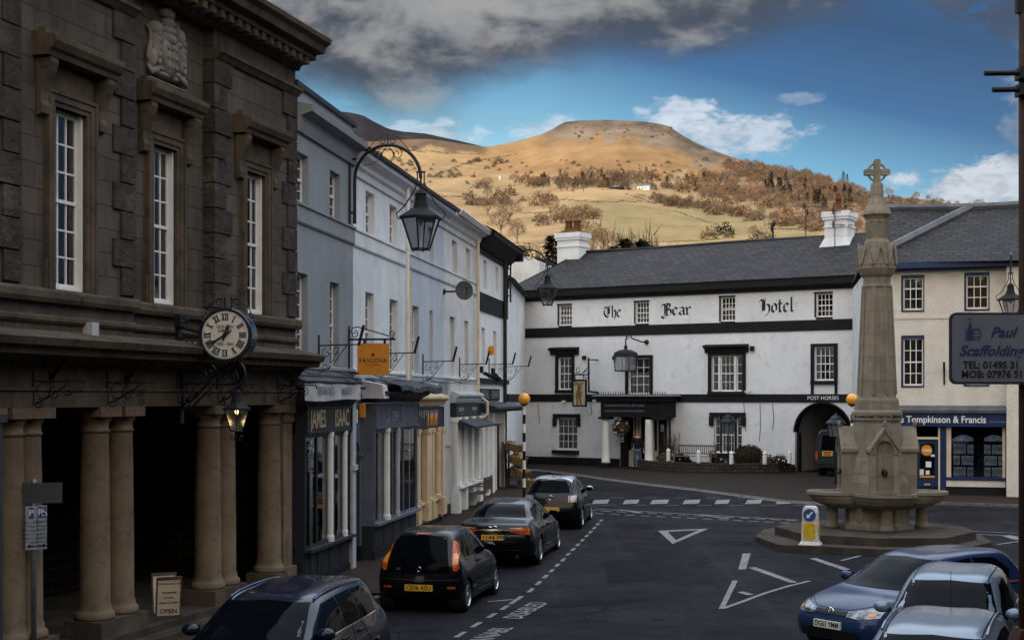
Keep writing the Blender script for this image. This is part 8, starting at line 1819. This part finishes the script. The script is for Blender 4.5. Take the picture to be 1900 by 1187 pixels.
# trees: prototypes with trunk, limbs and many small faces
barkm = mat('tree_bark', (.13,.095,.07), (.08,.06,.045), 3, .95); tw1 = mat('winter_twigs', (.155,.115,.082), (.105,.078,.060), .25, 1, spec=0); tw2 = mat('winter_twigs_red', (.185,.118,.070), (.125,.082,.054), .2, 1, spec=0); evg = mat('evergreen', (.028,.031,.020), (.016,.019,.013), .4, 1, spec=0)
def bare_tree(seed, n=520, wide=.45, m2=None, fine=1.0):
    rr = random.Random(seed); mb = MB(); k0 = []
    mb.tube([(0,0,-.05),(.01,0,.2),(.0,.01,.38)], [.030,.022,.016], 5)
    for _ in range(11):
        a = rr.uniform(0, 6.28); e = rr.uniform(.35,1.2); L = rr.uniform(.3,.5); s = rr.uniform(.16,.38); d = Vector((math.cos(a)*math.cos(e), math.sin(a)*math.cos(e), math.sin(e))); p = Vector((0,0,s)); q = p+d*L*.5+Vector((0,0,.03)); mb.tube([p,q,q+d*L*.5+Vector((0,0,.08))], [.012,.008,.003], 4)
    nb = len(mb.f)
    for _ in range(n):
        v = Vector((rr.gauss(0,1), rr.gauss(0,1), rr.gauss(0,1))).normalized(); v.z = abs(v.z)*1.0-.25*rr.random(); d = rr.uniform(.45,1)**.6; lump = 1+.22*math.sin(v.x*5+seed)*math.cos(v.y*4+seed*2)
        p = Vector((v.x*wide*d*lump, v.y*wide*d*lump, .48+v.z*.50*d*lump)); o = (p-Vector((0,0,.3))).normalized(); o = (o+Vector((rr.gauss(0,.35),rr.gauss(0,.35),rr.gauss(0,.3)))).normalized(); L = rr.uniform(.05,.11); w = o.cross(Vector((rr.gauss(0,1),rr.gauss(0,1),rr.gauss(0,1)))).normalized()*rr.uniform(.007,.016)*fine
        mb.add([p-w, p+w, p+o*L], [(0,1,2)])
    o = mb.build('bare_tree', [barkm, m2 or tw1], None, uvs=False); mi = [0]*nb+[1]*(len(mb.f)-nb); o.data.polygons.foreach_set('material_index', mi); me = o.data; bpy.data.objects.remove(o); return me
def conifer(seed, n=420, fs=1.0):
    rr = random.Random(seed); mb = MB(); mb.tube([(0,0,-.05),(0,0,.5),(0,0,.98)], [.022,.014,.003], 5); nb = len(mb.f)
    for _ in range(n):
        h = rr.uniform(.10,1)**.9; R_ = .21*(1-h)**.8*(1+.25*math.sin(h*40))+.01; a = rr.uniform(0,6.28); d = rr.uniform(.3,1); p = Vector((math.cos(a)*R_*d, math.sin(a)*R_*d, h)); o = Vector((math.cos(a), math.sin(a), rr.uniform(-.5,.2))).normalized(); w = o.cross(Vector((rr.gauss(0,.3),rr.gauss(0,.3),1))).normalized()*rr.uniform(.015,.035)*fs
        mb.add([p-w, p+w, p+o*rr.uniform(.04,.09)*(fs**.5)], [(0,1,2)])
    o = mb.build('conifer', [barkm, evg], None, uvs=False); o.data.polygons.foreach_set('material_index', [0]*nb+[1]*(len(mb.f)-nb)); me = o.data; bpy.data.objects.remove(o); return me
def bushmesh(seed, n=260, m=None):
    rr = random.Random(seed); mb = MB()
    for _ in range(n):
        v = Vector((rr.gauss(0,1), rr.gauss(0,1), abs(rr.gauss(0,1)))).normalized(); d = rr.uniform(.5,1)*(1+.2*math.sin(v.x*6+seed)); p = Vector((v.x*.55*d, v.y*.55*d, v.z*.85*d)); o = (v+Vector((rr.gauss(0,.4),rr.gauss(0,.4),rr.gauss(0,.4)))).normalized(); w = o.cross(Vector((rr.gauss(0,1),rr.gauss(0,1),rr.gauss(0,1)))).normalized()*rr.uniform(.03,.07); mb.add([p-w, p+w, p+o*rr.uniform(.10,.2)], [(0,1,2)])
    o = mb.build('bush', [m or tw1], None, uvs=False); me = o.data; bpy.data.objects.remove(o); return me
BARE = [bare_tree(s, 560, w, m_) for s, w, m_ in ((1,.44,None),(2,.5,tw2),(3,.40,None),(4,.48,tw2),(5,.36,tw1))]; CON = [conifer(s) for s in (1,2,3)]; BUSH = [bushmesh(1), bushmesh(2, 260, tw2), bushmesh(3, 260, evg)]
trees = []                                           # (px, py_base, height px, kind)
rr = random.Random(21)
def add(px, py, h, kind): trees.append((px, py, h, kind))
# hand placed
for px, py, h, k in ((925,305,17,'u'),(851,328,12,'u'),(813,330,11,'u'),(797,330,9,'u'),(762,312,7,'u'),(705,330,11,'u'),(870,308,9,'u'),(742,300,8,'u'),(880,330,11,'e'),(838,330,15,'u'),(886,300,10,'u'),(1309,300,9,'u'),
    (1345,437,26,'d'),(1315,444,26,'u'),(1022,404,44,'b'),(1040,415,30,'b'),(905,400,36,'b'),(945,412,46,'b'),(930,440,56,'b'),(960,452,48,'b'),(1085,470,66,'b'),(1100,476,60,'b'),(1120,470,52,'b'),(1070,440,40,'b'),(905,372,26,'b'),(925,372,22,'u'),(870,372,22,'u'),(945,366,22,'u'),(1000,372,18,'u'),(1020,376,22,'u'),
    (905,352,24,'b'),(895,350,20,'u'),(955,345,26,'b'),(975,340,20,'u'),(1352,442,14,'u'),(1398,445,30,'b'),(1410,446,24,'u'),(1430,448,20,'u'),(1565,345,28,'e'),(1572,346,24,'e'),(1648,368,22,'b'),(1817,384,18,'b'),(1700,372,18,'b'),(1722,376,16,'b'),(1240,352,16,'u'),(1160,352,18,'u'),(1185,330,10,'u')): add(px, py, h, k)
def region(n, poly, hmin, hmax, kinds):
    xs = [p[0] for p in poly]; k = 0
    up = [p for p in poly if p[2] == 't']; lo = [p for p in poly if p[2] == 'b']
    while k < n:
        px = rr.uniform(min(xs), max(xs)); a = np.interp(px, [p[0] for p in up], [p[1] for p in up]); b = np.interp(px, [p[0] for p in lo], [p[1] for p in lo])
        if b <= a: k += 1; continue
        add(px, rr.uniform(a, b), rr.uniform(hmin, hmax), rr.choice(kinds)); k += 1
region(110, [(985,345,'t'),(1060,335,'t'),(1200,332,'t'),(1320,330,'t'),(985,352,'b'),(1060,360,'b'),(1200,352,'b'),(1320,362,'b')], 14, 30, 'bbbbue')
region(22, [(1070,338,'t'),(1170,338,'t'),(1070,352,'b'),(1170,350,'b')], 24, 38, 'eb')
region(210, [(1300,335,'t'),(1400,322,'t'),(1470,330,'t'),(1540,345,'t'),(1620,372,'t'),(1300,372,'b'),(1400,392,'b'),(1470,405,'b'),(1540,425,'b'),(1620,450,'b')], 18, 34, 'bbbbbu')
region(60, [(1420,345,'t'),(1500,352,'t'),(1580,372,'t'),(1420,368,'b'),(1500,392,'b'),(1580,415,'b')], 22, 36, 'e')
region(130, [(1345,308,'t'),(1400,310,'t'),(1450,318,'t'),(1500,330,'t'),(1540,342,'t'),(1600,362,'t'),(1345,325,'b'),(1400,330,'b'),(1450,338,'b'),(1500,350,'b'),(1540,360,'b'),(1600,385,'b')], 12, 26, 'bbbu')
region(230, [(1600,366,'t'),(1660,372,'t'),(1740,378,'t'),(1800,388,'t'),(1890,396,'t'),(1600,400,'b'),(1660,405,'b'),(1740,405,'b'),(1800,410,'b'),(1890,415,'b')], 10, 20, 'bbuu')
region(110, [(1215,372,'t'),(1300,384,'t'),(1400,400,'t'),(1520,418,'t'),(1215,380,'b'),(1300,396,'b'),(1400,412,'b'),(1520,432,'b')], 14, 26, 'ubbu')
region(30, [(870,374,'t'),(1030,372,'t'),(870,382,'b'),(1030,384,'b')], 10, 20, 'uub')
region(26, [(1000,400,'t'),(1110,395,'t'),(1000,420,'b'),(1110,412,'b')], 16, 28, 'uub')
region(40, [(690,300,'t'),(1000,300,'t'),(690,345,'b'),(1000,345,'b')], 5, 10, 'u')
region(34, [(1040,300,'t'),(1300,300,'t'),(1040,330,'b'),(1300,330,'b')], 4, 9, 'u')
region(50, [(1055,226,'t'),(1230,232,'t'),(1055,262,'b'),(1245,262,'b')], 2, 5, 'r')
NAMES = {'b': ('bare_tree', 'tree', BARE), 'u': ('hill_bush', 'bush', BUSH[:2]), 'd': ('dark_bush', 'bush', BUSH[2:]), 'e': ('conifer', 'tree', CON)}
def lab(px, py, k):
    if k == 'e': return ('dark conifer standing in the wood on the right shoulder of the hill', 'dark conifers in the right hand wood') if px > 1330 else ('dark conifer among bare trees below the flat topped hill', 'dark conifers below the flat topped hill')
    if k == 'd': return ('dark rounded evergreen bush in the green field above the slate roof', 'evergreen bush in the field')
    z = ('on the open golden slope at the left of the hill', 'left slope') if px < 1000 else ('along the hedge lines below the flat topped hill', 'middle slope') if px < 1300 else ('in the wood on the right shoulder of the hill', 'right wood') if px < 1600 else ('on the low ridge behind the stone cross and cream building', 'low ridge')
    return (('bare brown winter tree ' if k == 'b' else 'low brown winter bush ')+z[0], ('bare trees ' if k == 'b' else 'bushes ')+z[1])
rocks = [t for t in trees if t[3] == 'r']; trees = [t for t in trees if t[3] != 'r']
trees = [(a, b, c*(.84 if i > 58 else 1), d) for i, (a, b, c, d) in enumerate(trees)]; trees.sort(key=lambda t: -t[2]*(1.2 if t[3] == 'b' else 1)); cnt = {'bu': 0}
V_, F_, MI_ = [], [], []; nv = 0
lim = {'b': 170, 'u': 110, 'e': 60, 'd': 9}; used = {k: 0 for k in lim}
for i, (px, py, h, k) in enumerate(trees):
    P_ = hill_at(px, py); H = h/F*P_.y; nm, cat, L = NAMES[k]; me = L[i % len(L)]; a = rr.uniform(0, 6.28); sxy = rr.uniform(.85,1.25)*(1.25 if k in 'ud' else 1)
    if used[k] < lim[k]:
        used[k] += 1; o = bpy.data.objects.new(nm, me); COL.objects.link(o); o.location = P_-Vector((0,0,H*.03)); o.rotation_euler = (0,0,a); o.scale = (H*sxy, H*sxy, H); l_, g_ = lab(px, py, k); tag(o, l_, cat, g_)
    else:
        co = np.zeros(len(me.vertices)*3, 'f'); me.vertices.foreach_get('co', co); co = co.reshape(-1,3); c, s = math.cos(a), math.sin(a)
        q = np.stack([(co[:,0]*c-co[:,1]*s)*H*sxy+P_.x, (co[:,0]*s+co[:,1]*c)*H*sxy+P_.y, co[:,2]*H+P_.z-H*.03], 1); base = sum(len(x) for x in V_) if False else nv
        V_.append(q); F_ += [tuple(x+nv for x in p.vertices) for p in me.polygons]; nv += len(q)
if V_:
    me = bpy.data.meshes.new('woodland'); me.from_pydata(np.concatenate(V_).tolist(), [], F_); me.materials.append(tw1); o = bpy.data.objects.new('woodland', me); COL.objects.link(o); tag(o, 'brown winter woodland covering the hillside below the skyline', 'woodland', kind='stuff')
rk_ = MB()
for px, py, h, _ in rocks:
    P_ = hill_at(px, py); H = h/F*P_.y*.8; rk_.ball((P_.x, P_.y, P_.z), H, 6, 4, .7)
tag(rk_.build('crag_rocks', mat('crag_rock', (.07,.055,.045), (.11,.09,.07), .3, 1), None, uvs=False), 'scattered dark rocks on the rim of the flat topped hill', 'rocks', kind='stuff')
# field hedges
hedges = [([(1030,372),(1100,376),(1190,377),(1222,380)],'along the top of the green field'),([(1160,362),(1190,370),(1215,380)],'running down from the white farmhouse'),([(880,452),(960,453),(1040,452)],'just above the end house roof'),([(1180,452),(1260,450),(1330,445)],'at the foot of the green field'),([(1250,392),(1300,410),(1370,430)],'crossing the green field diagonally'),
          ([(960,397),(1010,396),(1060,392)],'above the round bare tree'),([(760,360),(850,368),(940,378)],'across the left slope'),([(1380,398),(1450,408),(1540,424)],'along the right edge of the green field'),([(700,280),(800,284),(890,290)],'high on the left shoulder'),([(820,322),(880,300),(960,288)],'climbing the left shoulder'),([(1300,384),(1240,376),(1180,362)],'between the farmhouse and the wood')]
for pts, wh in hedges:
    mb = MB()
    for (a, b) in zip(pts, pts[1:]):
        n = int(math.hypot(b[0]-a[0], b[1]-a[1])/2.2)
        for i in range(n):
            P_ = hill_at(a[0]+(b[0]-a[0])*i/n, a[1]+(b[1]-a[1])*i/n+rr.uniform(-.5,.5)); H = rr.uniform(2.0,4.5)/F*P_.y*.6
            if rr.random() < .12: continue
            for _ in range(16):
                p = P_+Vector((rr.uniform(-1,1)*H*1.1, rr.uniform(-1,1)*H*.6, rr.uniform(0,1)*H)); w = Vector((rr.gauss(0,1),rr.gauss(0,1),rr.gauss(0,1))).normalized()*H*.35; u_ = Vector((rr.gauss(0,1),rr.gauss(0,1),rr.gauss(.5,1))).normalized()*H*.6; mb.add([p-w, p+w, p+u_], [(0,1,2)])
    tag(mb.build('hedgerow', tw1, None, uvs=False), 'thin brown field hedge '+wh, 'hedge', 'field hedges on the hill')
def farm(px, py, w, h, m, label, sloped=True):
    P_ = hill_at(px, py); k = P_.y/F; W, H = w*k, h*k; t = thing('farmhouse', label, 'house', Matrix.Translation(P_-Vector((0,0,.6))) @ Matrix.Rotation(R(-24), 4, 'Z'), 'farm buildings on the hill'); D = W*.5
    MB().prism([(0,0),(D,0),(D,H),(D/2,H*1.45),(0,H)], -W/2, W/2, 'x').build('wall', m, t); MB().quad((-W/2-.2,-.3,H-.1),(W/2+.2,-.3,H-.1),(W/2+.2,D/2,H*1.5),(-W/2-.2,D/2,H*1.5)).quad((-W/2-.2,D+.3,H-.1),(W/2+.2,D+.3,H-.1),(W/2+.2,D/2,H*1.5),(-W/2-.2,D/2,H*1.5)).build('roof', lead, t)
    wn = MB(); [wn.box(-W/2+W*f_-.5, -W/2+W*f_+.5, -.05,.05,H*.35,H*.7) for f_ in (.2,.45,.75)]; wn.build('window', blk, t)
farm(1193, 353, 22, 8, mat('farm_white', (.75,.72,.66), None, rough=.9), 'white farmhouse with a pale roof below the flat topped hill'); farm(1143, 352, 24, 6, rubble, 'long low stone barn left of the white farmhouse')
tag(MB().prism([(0,0),(1.2,0),(1.2,3),(.6,4),(0,3)],-.5,.5,'y').build('white_hut', whitep, None, M=Matrix.Translation(hill_at(926,336))), 'tiny white hut among bushes on the left slope', 'hut')
# trees just behind the hotel
for k, (px, ytop, Y, kind, sc_) in enumerate(((1026,432,100,'c',1),(968,452,118,'c',.8),(1160,438,98,'c',.9),(1190,440,99,'c',1),(1140,452,97,'c',.8),(1210,452,101,'c',.7),(1118,448,99,'b',1),(1178,430,104,'b',1),(1205,436,103,'b',1),(1100,452,102,'b',1),(1075,455,103,'b',1),(1150,440,105,'b',1),(1000,470,104,'b',1),(1222,452,104,'b',.7))):
    top = at(px, ytop, Y); H = top.z-gz(Y); big = kind == 'c'; me = conifer(60+k, 2600, .42) if big else bare_tree(30+k, 3000, .28, tw1 if k % 2 else tw2, .38)
    o = bpy.data.objects.new('conifer' if big else 'bare_tree', me); COL.objects.link(o); o.location = (top.x, Y, gz(Y)-.2); w_ = 1.15 if big else 1.0; o.scale = (H*w_*sc_*.75, H*w_*sc_*.75, H); o.rotation_euler = (0,0,k*1.3)
    tag(o, {0:'tall dark conifer just left of the hotel chimney',1:'small dark conifer behind the white house chimney'}.get(k, 'dark conifer rising behind the hotel roof' if big else 'thin bare tree rising behind the hotel roof'), 'tree', {0:'x',1:'y'}.get(k, 'conifers behind the hotel roof' if big else 'bare trees behind the hotel roof') if k > 1 else None)
# ------------------------------------------------------------------ the unseen side of the square (it shades and is mirrored in the glass) and the cloud that shades the town
def block(name, label, x0, x1, y0, y1, h, m, side):
    t = thing(name, label, 'building', Matrix.Translation((x0, y0, 0))); W, D = x1-x0, y1-y0
    MB().box(0, W, 0, D, -.2, h).build('wall', m, t); MB().prism([(-.3,h),(W+.3,h),(W/2,h+2.4)] if W < D else [(-.3,h),(W+.3,h),(W+.3,h+.3),(-.3,h+.3)], -.3, D+.3, 'y').build('roof', slate, t)
    wn = MB()
    for z in (1.2, 4.6, 7.4):
        if z+1.6 > h: continue
        n = int((D if side in 'EW' else W)/3)
        for i in range(n):
            c = (i+.5)*(D if side in 'EW' else W)/n
            if side == 'W': wn.box(-.03, .05, c-.5, c+.5, z, z+1.6)
            elif side == 'N': wn.box(c-.5, c+.5, D-.05, D+.03, z, z+1.6)
    wn.build('window', carglass, t)
block('street_building', 'stone building along the near right side of the street, outside the picture', 11.2, 22, -4, 27, 12, rubble, 'W')
block('street_building', 'stone building behind the viewer, outside the picture', -14, 14, -16, -4, 12.5, rubble, 'N')
def cloud():
    c = Vector((-4, 50, 0))+sdir*1500; rr = random.Random(8); mb = MB()
    for i in range(26):
        a = 2*math.pi*i/26*3.1; d = math.sqrt(i/26); p = Vector((c.x+math.cos(a)*d*130, c.y+math.sin(a)*d*85, c.z+rr.uniform(-14,14))); mb.ball(tuple(p), rr.uniform(42,58), 20, 12, .55)
    tag(mb.build('cloud', mat('cloud_vapour', (.9,.9,.9), None, rough=1, spec=0), None, smooth=True, uvs=False), kind='structure')
cloud()
